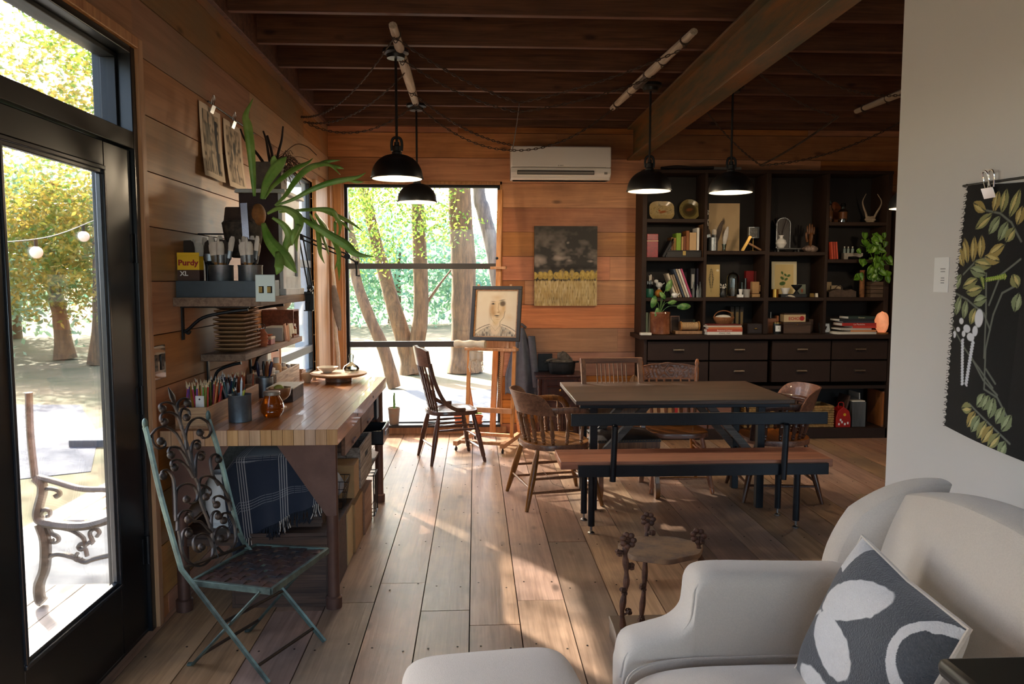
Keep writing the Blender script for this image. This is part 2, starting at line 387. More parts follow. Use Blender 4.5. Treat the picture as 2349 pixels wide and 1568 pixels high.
# door casing and doors
b=B()
b.box(XL-.02,XL+.02,DY1-.0,DY1+.045,0,DZ1+.045); b.box(XL-.02,XL+.02,DY0-.045,DY1,DZ1,DZ1+.045); b.box(XL-.02,XL+.02,DY0-.045,DY0,0,DZ1+.0)
ST('trim_5',b,m_trim,bev=.003)['label']='pine casing round the black door'
b=B(); fx0,fx1=XL-.15,XL+.004
b.box(fx0,fx1,DY1-.04,DY1,0,DZ1); b.box(fx0,fx1,DY0,DY0+.04,0,DZ1); b.box(fx0,fx1,DY0+.04,DY1-.04,DZ1-.03,DZ1); b.box(fx0,fx1,DY0+.04,DY1-.04,2.03,2.10); b.box(fx0,fx1-.02,DY0,DY1,-.03,.012)
fr=ST('door_1',b,m_door,bev=.003)
b=B(); rim(b,'Y',DY0+.04,DY1-.04,2.1,DZ1-.03,XL-.11,XL-.05,.018); tf=P('transom_frame',b,m_black,fr,bev=.002)
b=B(); b.box(XL-.085,XL-.08,DY0+.05,DY1-.05,2.11,DZ1-.04); P('glass_pane',b,m_glass,tf,flat=True)
def leaf(y0,y1,hinge):
    b=B(); a,c=XL-.06,XL-.012; s0,s1=y0+.16,y1-.225
    if hinge<0: s0,s1=y0+.225,y1-.16
    b.box(a,c,y0,s0,.015,2.025); b.box(a,c,s1,y1,.015,2.025); b.box(a,c,s0,s1,.015,.29); b.box(a,c,s0,s1,1.93,2.025)
    o=P('door_leaf',b,m_door,fr,bev=.004)
    g=B()
    for i,(t,x) in enumerate(((.016,XL-.004),(.03,XL-.012))):
        for a_,c_,d_,e_ in((s0,s1,.29,.29+t),(s0,s1,1.93-t,1.93),(s0,s0+t,.29+t,1.93-t),(s1-t,s1,.29+t,1.93-t)): g.box(x-.02,x,a_,c_,d_,e_)
    P('glazing_bead',g,mat('glazing_bead_paint','22262b',.25,spec=.7),o,bev=.003)
    g=B(); g.box(XL-.04,XL-.034,s0+.01,s1-.01,.3,1.92); P('glass_pane',g,m_glass,o,flat=True)
    h=B(); yy=y1+.004 if hinge>0 else y0-.004
    for z in(.36,1.0,1.63): h.cyl((XL-.002,yy,z-.06),(XL-.002,yy,z+.06),.009); h.box(XL-.013,XL-.008,min(yy,yy-.03*hinge),max(yy,yy-.03*hinge),z-.055,z+.055)
    P('hinge',h,m_black,o)
    return o
leaf(2.19,3.225,1); leaf(1.145,2.18,-1)  # second leaf is out of view, added to let daylight in
# ceiling
b=B(); y=-2.5
x=XL-.1
while x<6.2: b.box(x,x+.137,-2.5,YF+.1,3.17,3.2); x+=.14
ST('ceiling',b,m_deck,flat=True)
js=[4.41,4.99,5.507,6.134,6.673,7.144]
n=0
for y in [4.41-.57*k for k in range(12,0,-1)]+js:
    n+=1; b=B(); x=XL+.03 
    b.box(XL+.0,6.15,y,y+.045,ZC+random.uniform(-.004,.004),3.17); o=ST('trim_%d'%(10+n),b,m_joist,bev=.003); o['label']='rough sawn ceiling joist'
b=B(); b.box(XL,6.15,7.36,YF,ZC-.03,3.17); ST('trim_6',b,m_joist)['label']='ledger board where the joists meet the far wall'
b=B(); b.box(XL,XL+.03,-2.5,YF,2.95,3.17); ST('trim_7',b,m_joist,bev=.003)['label']='rim board along the left wall top'
# steel beam
b=B(); xc=1.52
b.box(xc-.065,xc+.065,-2.5,7.36,2.64,2.656); b.box(xc-.065,xc+.065,-2.5,7.36,2.93,2.946); b.box(xc-.006,xc+.006,-2.5,7.36,2.656,2.93)
S('steel_beam','long rusty steel I beam running under the ceiling joists','steel beam',b,mat('rusted_steel','585038',.6,metal=.3,col2='8c5c30',nsc=2.2,stretch=(3,.7,5),bump=.2),bev=.002)
# other walls: white partition, far right, back wall with added fill windows
b=B(); b.box(1.75,1.87,-2.5,3.13,0,3.17); ST('wall_partition',b,m_white,bev=.004)
b=B(); shell(b,'Y',-2.5,YF+.1,-.1,3.25,6.2,6.3,[]); ST('wall_right',b,m_wf,flat=True)
HB=[(-1.2,1.6,.3,2.7),(2.4,5.4,.5,2.5)]
b=B(); shell(b,'X',XL-.16,6.3,-.1,3.25,-2.62,-2.5,HB); ST('wall_back',b,m_white,flat=True)
b=B(); rim(b,'X',-1.2,1.6,.3,2.7,-2.6,-2.54,.05); b.box(.17,.23,-2.6,-2.54,.35,2.65); w3=ST('fill_window_3',b,m_black)  # unseen window behind the camera, added to brighten the room
b=B(); b.box(-1.18,1.58,-2.575,-2.57,.32,2.68); P('glass_pane',b,m_glass,w3,flat=True)
b=B(); rim(b,'X',2.4,5.4,.5,2.5,-2.6,-2.54,.05); b.box(3.87,3.93,-2.6,-2.54,.55,2.45); w4=ST('fill_window_4',b,m_black)  # second unseen window, added to light the right side of the room
b=B(); b.box(2.42,5.38,-2.575,-2.57,.52,2.48); P('glass_pane',b,m_glass,w4,flat=True)
# ================= outside
GZ=-.12
m_bark=mat('tree_bark','55432f',.9,col2='7d6142',nsc=5,stretch=(3,3,.6),bump=.8,bsc=14)
m_bark2=mat('grey_bark','565250',.9,col2='7c746c',nsc=5,stretch=(3,3,.6),bump=.8,bsc=14)
def leafmat(name,c1,c2):
    m=bpy.data.materials.new(name); m.use_nodes=True; nt=m.node_tree; N=nt.nodes; L=nt.links; p=N['Principled BSDF']; p.inputs['Roughness'].default_value=.5
    g=N.new('ShaderNodeNewGeometry'); r=N.new('ShaderNodeValToRGB'); L.new(g.outputs['Random Per Island'],r.inputs[0]); r.color_ramp.elements[0].color=rgb(c1); r.color_ramp.elements[1].color=rgb(c2)
    L.new(r.outputs[0],p.inputs['Base Color']); t=N.new('ShaderNodeBsdfTranslucent'); L.new(r.outputs[0],t.inputs[0]); mx=N.new('ShaderNodeMixShader'); mx.inputs[0].default_value=.45
    L.new(p.outputs[0],mx.inputs[1]); L.new(t.outputs[0],mx.inputs[2]); L.new(mx.outputs[0],N['Material Output'].inputs[0]); return m
m_lf=leafmat('locust_leaves','4f7a2c','a9b84a'); m_lf2=leafmat('autumn_leaves','557a34','c9a94a'); m_lf3=leafmat('haze_tinted_leaves','6d9a80','a9c8a4')  # distant leaves have the haze mixed into their paler blue-green colours
def leaves(b,cl,n,size,rr,sp=.45):
    """cl: ellipsoids (x,y,z,rx,ry,rz); leaves sit in little sprays inside them"""
    vol=[c[3]*c[4]*c[5] for c in cl]; tot=sum(vol)
    for c,vv in zip(cl,vol):
        k=int(n*vv/tot/14)+1
        for _ in range(k):
            while 1:
                p=[rr.uniform(-1,1) for _ in range(3)]
                if sum(q*q for q in p)<1: break
            c0=V((c[0]+p[0]*c[3],c[1]+p[1]*c[4],c[2]+p[2]*c[5])); d=V((rr.gauss(0,1),rr.gauss(0,1),rr.gauss(-.5,.5))).normalized()
            for i in range(14):
                q=c0+d*(i*size*.45)+V((rr.gauss(0,1),rr.gauss(0,1),rr.gauss(0,1)))*size*sp*1.4
                u=V((rr.gauss(0,1),rr.gauss(0,1),rr.gauss(0,1))).normalized()*size*rr.uniform(.6,1.2); w=u.orthogonal().normalized()*size*.22; w.rotate(Matrix.Rotation(rr.uniform(0,6),3,u))
                b.add([q,q+u*.5+w,q+u,q+u*.5-w],[(0,1,2,3)])
def tree(name,label,trunks,cl,n,size,lm,seed,group=None,bm=None):
    rr=random.Random(seed); t=T(name,label,'tree',tuple(V(trunks[0][0][0])),0,group); o=V(trunks[0][0][0])
    b=B()
    for pts,r0,r1 in trunks:
        pp=catrom([V(p)-o for p in pts],5); nn=len(pp)
        b.tube(pp,[(r0+(r1-r0)*i/(nn-1))*(1+rr.uniform(-.05,.05))+(r0*.35*max(0,1-i/2.5) if r0>.12 else 0) for i in range(nn)],12)
    P('trunk',b,bm or m_bark,t)
    b=B(); leaves(b,[(c[0]-o.x,c[1]-o.y,c[2]-o.z)+tuple(c[3:]) for c in cl],n,size,rr)
    f=P('foliage',b,lm,t,flat=True); return t
b=B(); b.grid(lambda u,v:(-60+80*u,-12+72*v,GZ-.02),41,37)
mg=mat('dry_ground','7b6c50',.95,col2='4d4f2e',nsc=.5,bump=.6,bsc=8); ST('floor.001',b,mg)['label']='dry grassy ground outside'
bpy.data.objects['floor.001'].name='outdoor_ground'; og=bpy.data.objects['outdoor_ground']; del og['kind']; tag(og,'dry grass and bare ground around the trees','ground',kind='stuff')
p=[at(10,845,Z=GZ),at(225,850,Z=GZ),at(265,1000,Z=GZ),at(150,985,Z=GZ),at(85,890,Z=GZ)]
b=B(); b.prism([(-9.5,10.5),(-5.2,10.2),(-4.0,8.2),(-3.3,6.6),(-3.9,6.3),(-5.6,7.4),(-9.,8.6),(-13,9),(-13,11)][::-1],GZ-.03,GZ-.014); S('gravel_path','grey blue gravel path curving past the grass','gravel',b,mat('gravel','595d66',.95,col2='3d4149',nsc=40,bump=1,bsc=60))
bpy.data.objects['gravel_path']['kind']='stuff'
mc=mat('concrete','5d6266',.85,col2='4b5054',nsc=2.2,bump=.1)
b=B(); b.box(-4.0,2.6,YF+.17,10.9,GZ-.05,-.07); S('concrete_patio','pale concrete patio slab outside the big window','patio',b,mc,bev=.01)
b=B(); b.box(-2.9,XL-.17,3.9,6.1,GZ-.05,-.075); b.box(-2.9,XL-.17,6.1,YF+.17,GZ-.05,-.07); S('concrete_slab','concrete slab beside the porch outside the glass door','slab',b,mc,bev=.01)
b=B(); x=XL-.17
while x>-3.4: b.box(x-.138,x,-1.,3.88,GZ,-.045); x-=.145
S('porch_deck','weathered grey deck boards outside the glass door','deck',b,wood('deck_grey','9d988f','7d7870','Y',.8,vary=.06,knot=False),flat=True)
def A(px,py,Y): return tuple(at(px,py,Y=Y))
g0=at(905,888,Z=GZ); Y1=g0.y
tree('locust_tree','slim leaning trunk tree nearest the big window',[([(g0.x,Y1,GZ),A(880,800,Y1),A(845,720,Y1),A(815,630,Y1+.2),A(800,520,Y1+.6),(-2.9,Y1+1,5.2)],.1,.06)],
  [(-1.8,11.9,2.4,.6,.5,.75),(-1.2,12.1,2.3,.5,.5,.5),(-.75,12.3,2.6,.4,.4,.4),(-1.6,12.0,2.9,.8,.5,.35),(-2.2,12.3,1.9,.4,.4,.4),(-1.5,12.8,3.9,1.3,1.,.6),(-4.0,12.4,5.4,1.7,1.3,.9),(-4.5,10.6,4.9,1.3,1.2,.8),(-2.4,12.2,5.6,1.2,1.2,.8)],21000,.075,m_lf,1,'trees beyond the big window')
g1=at(945,855,Z=GZ); Y1=g1.y
tree('locust_tree','forked locust tree with two rough trunks behind the big window',[([(g1.x,Y1,GZ),A(930,790,Y1),A(905,710,Y1),A(880,620,Y1+.3),A(850,500,Y1+.6),(-2.6,Y1+1,6)],.17,.08),([A(948,850,Y1),A(958,780,Y1-.1),A(966,700,Y1-.1),A(962,560,Y1),A(955,420,Y1+.1),(-1.2,Y1,6.5)],.15,.1),([A(975,700,Y1),A(1010,650,Y1),A(1050,600,Y1+.3)],.03,.01)],
  [(-1.5,13.4,3.6,1.1,.9,.9),(-.9,13.5,2.7,.5,.6,.35),(-.55,12.9,2.75,.4,.4,.45),(-.5,13.2,4.6,1.1,1,.6),(-2.4,14,2.7,.8,.8,.8),(-3.4,13.8,6.3,1.9,1.2,.9),(-1.0,13.9,6.4,1.6,1.3,.8)],12000,.085,m_lf,2,'trees beyond the big window')
g2=at(1066,852,Z=GZ); Y1=g2.y
tree('ponderosa_pine','thick straight grey trunk standing behind the portrait easel',[([(g2.x,Y1,GZ),A(1064,760,Y1),A(1063,600,Y1),A(1054,430,Y1),(g2.x-.1,Y1,7)],.25,.19)],[(-.12,12.9,2.75,.2,.3,.55),(-.25,14,6.6,1.6,1.4,.9)],2600,.08,m_lf,3,'trees beyond the big window')
g3=at(1180,850,Z=GZ); Y1=g3.y+1
tree('leaning_tree','bluish leaning trunk at the right edge of the window view',[([(g3.x+.6,Y1,GZ),A(1160,700,Y1),A(1128,560,Y1),A(1108,480,Y1),A(1096,400,Y1),(-.1,Y1,7.5)],.17,.11)],[(-.3,15,7.6,1.6,1.5,.9)],1500,.09,m_lf,4,'trees beyond the big window',m_bark2)
g4=at(150,822,Z=GZ); Y1=g4.y
tree('oak_tree','yellowing tree whose trunk shows through the glass door',[([(g4.x,Y1,GZ),A(140,740,Y1),A(125,660,Y1),A(110,560,Y1),A(120,420,Y1+.4)],.17,.1),([A(125,660,Y1),A(180,560,Y1),A(215,480,Y1)],.06,.03)],
  [A(90,430,Y1)+(2.0,1.2,1.1),A(170,520,Y1)+(1.5,1.2,.9),A(60,560,Y1-1)+(1.2,1,.8),A(200,640,Y1)+(.9,.8,.6),A(120,600,Y1)+(1.4,1,1.),A(230,460,Y1-1)+(1.2,1,.8)],11000,.13,m_lf2,5,'trees beyond the glass door')
g5=at(222,835,Z=GZ); Y1=g5.y
tree('oak_tree','thin tree half hidden by the right side of the door frame',[([(g5.x,Y1,GZ),A(226,700,Y1),A(222,500,Y1)],.13,.08)],[A(240,560,Y1)+(1.,1,1.2),A(150,150,Y1-2)+(1.6,1.2,.8)],3800,.12,m_lf2,6,'trees beyond the glass door')
tree('oak_tree','tall oak with sparse hanging branches seen through the transom',[([(-8.5,7.0,GZ),(-8.6,7.2,3),(-8.2,7.6,6.4)],.2,.12),([(-8.2,7.6,6.4),(-6.6,8,5.6),(-5.4,8.2,4.4)],.06,.02)],[A(60,210,9)+(1.2,.8,.5),A(150,260,9.5)+(.8,.6,.35),A(20,90,9)+(.8,.8,.4)],1700,.09,m_lf2,7,'trees beyond the glass door')
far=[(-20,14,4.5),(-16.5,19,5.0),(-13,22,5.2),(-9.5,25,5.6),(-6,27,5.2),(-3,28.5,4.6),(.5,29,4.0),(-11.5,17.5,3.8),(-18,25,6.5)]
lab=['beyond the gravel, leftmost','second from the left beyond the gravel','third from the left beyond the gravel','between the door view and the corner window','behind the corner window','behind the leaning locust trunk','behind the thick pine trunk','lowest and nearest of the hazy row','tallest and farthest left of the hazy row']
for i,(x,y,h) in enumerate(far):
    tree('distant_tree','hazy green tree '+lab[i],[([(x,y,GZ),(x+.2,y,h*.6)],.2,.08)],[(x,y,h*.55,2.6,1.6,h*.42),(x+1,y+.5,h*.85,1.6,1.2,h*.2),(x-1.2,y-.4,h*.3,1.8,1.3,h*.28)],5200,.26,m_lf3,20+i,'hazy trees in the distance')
# string lights
b=B(); p0,p1=at(-40,560,Y=4.6),at(230,500,Y=6.2); pts=catrom([p0,p0.lerp(p1,.5)-V((0,0,.05)),p1],8); b.tube(pts,.004,5)
sl=T('string_light','thin wire of clear round bulbs hanging outside the glass door','string lights',tuple(p0)); o=P('wire',b,m_black,sl); o.location=-p0
for q in(6,13):
    b=B(); c=pts[q]-p0; b.cyl(c-V((0,0,.0)),c-V((0,0,.045)),.012); s=P('socket',b,m_black,sl); b=B(); b.ell(c-V((0,0,.085)),.04); P('bulb',b,mat('bulb_white','f5f5f5',.2,spec=.6),sl)
# iron bench outside
Y0=3.62; bt=T('garden_bench','ornate cast iron garden bench outside the glass door','bench',(-1.9,Y0,-.045))
m_ir=mat('weathered_iron','6d675e',.6,metal=.5,noise=.3,bump=.2)
def Q(px,py,Y=3.62): v=at(px,py,Y=Y); return (v.x+1.9,0,v.z+.045)
for dy in(0,1.25):
    b=B()
    def st(px,w=.012,t=.012): b.tube([V(q)+V((0,dy,0)) for q in catrom([Q(*c) for c in px],5)],w,6,sx=1,sy=1.6,ref=(0,1,0))
    st([(78,1092),(120,1102),(175,1118),(210,1122),(240,1122),(262,1128),(272,1150),(268,1180),(250,1195)],.013)
    st([(82,1095),(96,1110),(97,1130),(92,1150),(86,1180),(98,1196),(140,1204),(190,1206),(230,1198),(252,1190)],.02)
    st([(97,1130),(112,1120),(132,1124),(138,1133),(131,1139),(126,1133)],.009)
    st([(92,1188),(95,1176),(104,1168),(114,1172),(114,1182),(107,1183)],.009)
    st([(92,1200),(104,1240),(103,1300),(90,1340),(92,1372),(100,1380)],.022)
    st([(104,1285),(130,1270),(165,1276),(195,1288),(215,1282),(260,1271)],.011)
    st([(112,1205),(118,1222),(132,1230),(134,1240),(124,1243),(118,1236)],.009); st([(140,1210),(165,1216),(190,1232),(196,1250),(206,1242),(214,1246)],.009)
    st([(214,1244),(206,1222),(218,1212),(228,1220),(222,1230)],.009); st([(196,1250),(186,1246),(180,1254),(186,1260),(195,1258),(200,1275)],.009)
    st([(178,1268),(172,1278),(178,1284),(188,1282)],.009); st([(265,1195),(262,1260),(268,1330),(275,1380)],.02)
    st([(80,1095),(70,1000),(66,900)],.014)
    P('end_frame',b,m_ir,bt)
for k in range(4):
    b=B(); x=-.14+k*.1; b.box(x,x+.08,.02,1.23,.385,.41); P('seat_slat',b,wood('bench_slat','d8d2c8','b9b2a6','Y',.7,knot=False),bt)
# ================= things on the ceiling
m_lamp=mat('black_enamel','1b1c1c',.38,spec=.5); m_lin=mat('white_enamel','f4f1ea',.5); m_em=mat('lamp_bulb_glow','ffffff',.5,emit='fff1dc',es=28)
def pendant(lab,x,y,zr,rod_top):
    t=T('pendant_lamp',lab,'pendant lamp',(x,y,zr),0,'black dome pendant lamps')
    h=rod_top-zr; R=.165; H=.15
    pr=[(R*math.cos(a)**.85 if a<1.5 else .03,H*math.sin(a)) for a in [i*PI/2/12 for i in range(12)]]+[(.032,H)]
    b=B(); b.lathe([(R+.004,-.004),(R+.004,.004)]+[(max(r,.032),z) for r,z in pr],40,cap=False); b.lathe([(max(r-.004,.03),z-.004) for r,z in reversed(pr)],40,cap=False); P('lamp_shade',b,m_lamp,t)
    b=B(); b.lathe([(max(r-.0055,.026),z-.0065) for r,z in reversed(pr)],40,cap=True); P('shade_lining',b,m_lin,t)
    b=B(); b.ell((0,0,.05),(.05,.05,.055)); P('bulb',b,m_em,t)
    b=B(); b.lathe([(.032,H-.005),(.032,H+.012),(.026,H+.018),(.026,H+.05),(.017,H+.056),(.017,H+.075),(.006,H+.08)],20); P('socket_cap',b,m_lamp,t)
    b=B(); b.tube(catrom([(-.03,0,H+.02),(-.033,0,H+.06),(-.025,0,H+.095),(0,0,H+.105),(.025,0,H+.095),(.033,0,H+.06),(.03,0,H+.02)],4),.0045,6,sx=1,sy=2); P('yoke',b,m_lamp,t)
    b=B(); b.cyl((0,0,H+.07),(0,0,h-.02),.0085,n=10); P('hanging_rod',b,m_lamp,t)
    b=B(); b.lathe([(.0,h-.055),(.055,h-.052),(.06,h-.03),(.083,h-.02),(.083,h),(0,h)],28); P('ceiling_canopy',b,m_lamp,t)
    l=bpy.data.lights.new('bulb_light','POINT'); l.energy=LAMP; l.color=(1,.78,.52); l.shadow_soft_size=.05; lo=bpy.data.objects.new('bulb_light',l); C.objects.link(lo); lo.location=(0,0,-.015); lo.parent=t
for lab,px,py,Y in(('black dome pendant lamp nearest the viewer, in front of the big window',911,408,5.0),('smaller looking black pendant lamp behind the nearest one',957,462,6.5),('black dome pendant lamp left of the steel beam, over the table',1489,437,5.75),('black dome pendant lamp under the steel beam, before the shelves',1676,440,5.75),('black pendant lamp mostly hidden by the white partition',2092,476,5.75)):
    p=at(px,py,Y=Y); pendant(lab,p.x,Y,p.z,ZC-.028)
m_bar=wood('driftwood','cbb9a0','a08c74','Y',.7,knot=False,vary=.05)
m_iron=mat('old_iron','57473b',.65,metal=.4,noise=.25)
def yoke(lab,p0,p1,iron=False):
    p0=V(p0);p1=V(p1); t=T('wooden_yoke_bar',lab,'wooden bar',tuple(p0),0,'old wooden yoke bars under the joists'); d=p1-p0; b=B(); u=d.normalized()
    b.tube([d*(i/10) for i in range(11)],[.02+.009*math.sin(PI*i/10) for i in range(11)],10,sx=1.2); P('bar',b,m_bar,t)
    for q in(.08,.3,.7,.92):
        b=B(); c=d*q; ring=[c+V((0,.0,-.03))+V((.012*math.sin(a),.004*math.cos(a)*u.y,.02*math.cos(a))) for a in[i*PI/5 for i in range(10)]]
        b.tube(ring,.003,6,closed=True); b.tube([c+V((0,-.008,.0)),c+V((0,.0,.0))],.034,10,ref=(0,0,1)); P('iron_ring',b,m_iron,t)
    if iron:
        b=B(); b.tube([d*.46,d*.62],[.036,.034],8); P('iron_sleeve',b,m_iron,t)
zb=ZC-.035
yoke('thin pale wooden bar behind the two window pendants',(-.463,4.5,zb),(-.484,6.62,zb))
yoke('thick weathered wooden yoke bar left of the steel beam',tuple(at(1592,72,Z=zb)),tuple(at(1405,248,Z=zb)),True)
yoke('stub of a pale wooden yoke bar beside the white partition',(3.35,5.0,zb),(3.28,6.55,zb))
def chain(lab,a,c,sag,n0=None,grp='rusty chains draped under the joists'):
    a=V(a);c=V(c); L=(c-a).length; pts=[a.lerp(c,i/24)-V((0,0,sag*4*(i/24)*(1-i/24))) for i in range(25)]
    tl=sum((pts[i+1]-pts[i]).length for i in range(24)); n=min(int(tl/.03),95); b=B(); acc=0; k=0; seg=0
    t=T('rusty_chain',lab,'chain',tuple(a),0,grp)
    def P_(s):
        i=0
        for i in range(24):
            l=(pts[i+1]-pts[i]).length
            if s<=l or i==23: return pts[i]+(pts[i+1]-pts[i])*(s/l),(pts[i+1]-pts[i]).normalized()
            s-=l
    for k in range(n):
        q,u=P_((k+.5)*tl/n); w=V((0,1,.3)) if k%2 else V((.2,.3,1)); w=(w-u*w.dot(u)).normalized(); r=tl/n*.62
        b.tube([q-a+u*(r*math.cos(x)*1.)+w*(.008*math.sin(x)) for x in[i*PI/4 for i in range(8)]],.0038,4,closed=True)
    o=P('chain_links',b,m_iron,t); return t
bar0=lambda y:(-.47,y,zb-.02)
def R2(px,py,Z=None,Y=None): return tuple(at(px,py,Z=Z,Y=Y))
nR=(1.26,4.75,zb-.02)
chain('rusty chain from the left wall up to the near pendant canopy',(-1.385,6.3,2.8),bar0(4.65),.13)
chain('rusty chain from the left wall to the middle of the thin bar',(-1.385,6.4,2.78),bar0(5.4),.12)
chain('rusty chain from the left wall to the far pendant canopy',(-1.385,6.6,2.8),bar0(6.35),.14)
hub=(.30,5.2,2.68); hub2=(.32,6.6,2.6)
chain('front rusty chain sagging from the thin bar to the middle drop chain',bar0(4.65),hub,.04)
chain('front rusty chain rising from the drop chain to the thick yoke bar',hub,(1.27,4.8,zb-.03),.03)
chain('second rusty chain from the near canopy to the drop chain',bar0(5.1),(.3,5.25,2.63),.05)
chain('second rusty chain climbing to the sleeve of the thick yoke bar',(.3,5.25,2.63),(1.26,5.4,zb-.03),.03)
chain('short drop chain hanging in the middle between the bars',hub,hub2,.02)
chain('far rusty chain from the far canopy to the drop chain end',bar0(6.4),hub2,.09)
chain('upper far rusty chain behind the far canopy',bar0(6.0),(.33,6.7,2.66),.07)
chain('far rusty chain from the drop chain end to the end of the yoke bar',hub2,tuple(at(1412,244,Z=zb-.0)),.1)
chain('rusty chain from the steel beam toward the partition, front',(2.0,5.01,2.975),(3.5,5.53,2.975),.2)
chain('rusty chain from the steel beam to the right knot',(2.05,5.53,2.975),(2.72,5.7,2.72),.05)
chain('rusty chain hanging down right of the steel beam',(2.72,5.7,2.72),(2.55,6.8,2.52),.02)
chain('far rusty chain right of the steel beam',(1.75,6.155,2.975),(2.55,6.8,2.52),.05)
chain('far rusty chain running toward the partition',(2.55,6.8,2.52),(3.9,6.69,2.975),.1)
# ================= furniture
m_oak=wood('dark_oak','94663f','5f3c24','Z',.4,gs=1.6,vary=.1,knot=False,coat=.15)
m_oakX=wood('dark_oak_flat','8c5e3a','5a3822','X',.38,gs=1.4,vary=.08,knot=False,coat=.2)
m_oak2=wood('warm_oak','a86c42','744528','Z',.38,gs=1.6,vary=.1,knot=False,coat=.2)
m_oak2X=wood('warm_oak_flat','96592f','613620','X',.38,gs=1.4,vary=.08,knot=False,coat=.2)
m_walnut=wood('walnut_chair','5d3a2a','33201a','Z',.35,gs=1.6,vary=.08,knot=False,coat=.25)
m_walnutX=wood('walnut_chair_flat','5d3a2a','33201a','X',.32,gs=1.4,vary=.08,knot=False,coat=.3)
m_ebon=mat('black_painted_steel','12161c',.38,metal=.3,noise=.15)
LEG=[(0,.013),(.05,.016),(.1,.013),(.12,.018),(.4,.02),(.5,.021),(.55,.024),(.6,.018),(.63,.023),(.68,.017),(.72,.022),(.78,.018),(1,.014)]
LEGP=[(0,.012),(.15,.016),(.5,.022),(.8,.019),(1,.013)]
SPN=[(0,.007),(.08,.009),(.1,.013),(.13,.009),(.18,.013),(.21,.009),(.3,.014),(.42,.011),(.45,.014),(.48,.010),(.62,.013),(.75,.009),(.78,.012),(.82,.008),(1,.007)]
STR=[(0,.008),(.3,.009),(.5,.012),(.7,.009),(1,.008)]
def seatgrid(w,d,z,t,front=1.06,dish=.012,pw=3.2):
    """rounded, dished plank seat; front is +Y"""
    b=B(); n=40; rings=[(1,-t),(1.0,-t*.3),(.985,0),(.93,.002),(.8,-dish*.4),(.5,-dish),(0.001,-dish*.8)]
    def pt(a,k):
        c,s_=math.cos(a),math.sin(a); x=math.copysign(abs(c)**(2/pw),c); y=math.copysign(abs(s_)**(2/pw),s_); f=1+(front-1)*(y+1)/2-(1-(y+1)/2)*.06
        return (w/2*x*f*k,d/2*y*k)
    vs=[];fs=[]
    for k,dz in rings:
        for i in range(n): x,y=pt(2*PI*i/n,k); vs.append((x,y,z+dz))
    for j in range(len(rings)-1):
        for i in range(n): q=(i+1)%n; fs.append((j*n+i,j*n+q,(j+1)*n+q,(j+1)*n+i))
    fs.append(tuple(range(n-1,-1,-1))); fs.append(tuple(range((len(rings)-1)*n,len(rings)*n))); return b.add(vs,fs)
def legs4(t,w,d,h,m,prof=LEG,sp=.04,rear=None,fr=.43,mstr=None,rows=((.34,.3),(.22,.16))):
    foot={}
    for sx in(-1,1):
        for sy in(-1,1):
            top=V((sx*w*.36,sy*d*.36,h)); ft=V((sx*(w*.46+sp*.5),sy*(d*.46+sp),0)); b=B(); pr=prof if (sy>0 or rear is None) else rear
            b.turned(ft,top,pr,12); P('leg',b,m,t); foot[sx,sy]=(ft,top)
    def q(sx,sy,z): a,c=foot[sx,sy]; return a.lerp(c,z/h)
    for sx in(-1,1):
        for z in rows[0]:
            if z: b=B(); b.turned(q(sx,-1,z*h/.44),q(sx,1,z*h/.44),STR,8); P('stretcher',b,m,t)
    for sy,z in((1,rows[1][0]),(-1,rows[1][1]),(1,rows[1][0]-.1) ):
        if z>0: b=B(); b.turned(q(-1,sy,z*h/.44),q(1,sy,z*h/.44),STR,8); P('stretcher',b,m,t)
def crest(w,hgt,t_,z,y,bend,lean,carve=True,ears=0):
    nu,nv=60,26
    rr=random.Random(4); ph=[(rr.uniform(-1,1),rr.uniform(0,1)) for _ in range(9)]
    def f(side):
        def g(u,v):
            x=(u-.5)*w; top=hgt*(1-.16*(2*u-1)**2+.05*math.cos((u-.5)*2*PI*3)*math.exp(-abs(u-.5)*4)+ears*max(0,abs(2*u-1)-.75)*1.2)
            zz=v*top; yy=-bend*(1-(2*u-1)**2)*1.0-lean*zz
            r=0
            if carve and side>0:
                a=(2*u-1)*3; bb=v*2-1
                r=.0035*math.sin(9*math.hypot(a*.7,bb)+3*math.sin(4*a))*math.exp(-(bb*bb))+.003*math.sin(14*a+6*bb)*math.cos(11*bb)*(.4+abs(a)/3)
                if v<.08 or v>.93 or u<.03 or u>.97: r=.004
            return (x,y+yy+side*(t_/2+r),z+zz)
        return g
    b=B(); n0=len(b.v); b.grid(f(1),nu,nv); b.grid(f(-1),nu,nv); N=nu*nv; fs=[]
    ring=[i for i in range(nu)]+[j*nu+nu-1 for j in range(1,nv)]+[(nv-1)*nu+i for i in range(nu-2,-1,-1)]+[j*nu for j in range(nv-2,0,-1)]
    for a,c in zip(ring,ring[1:]+ring[:1]): fs.append((a,c,c+N,a+N))
    b.f+=fs; return b
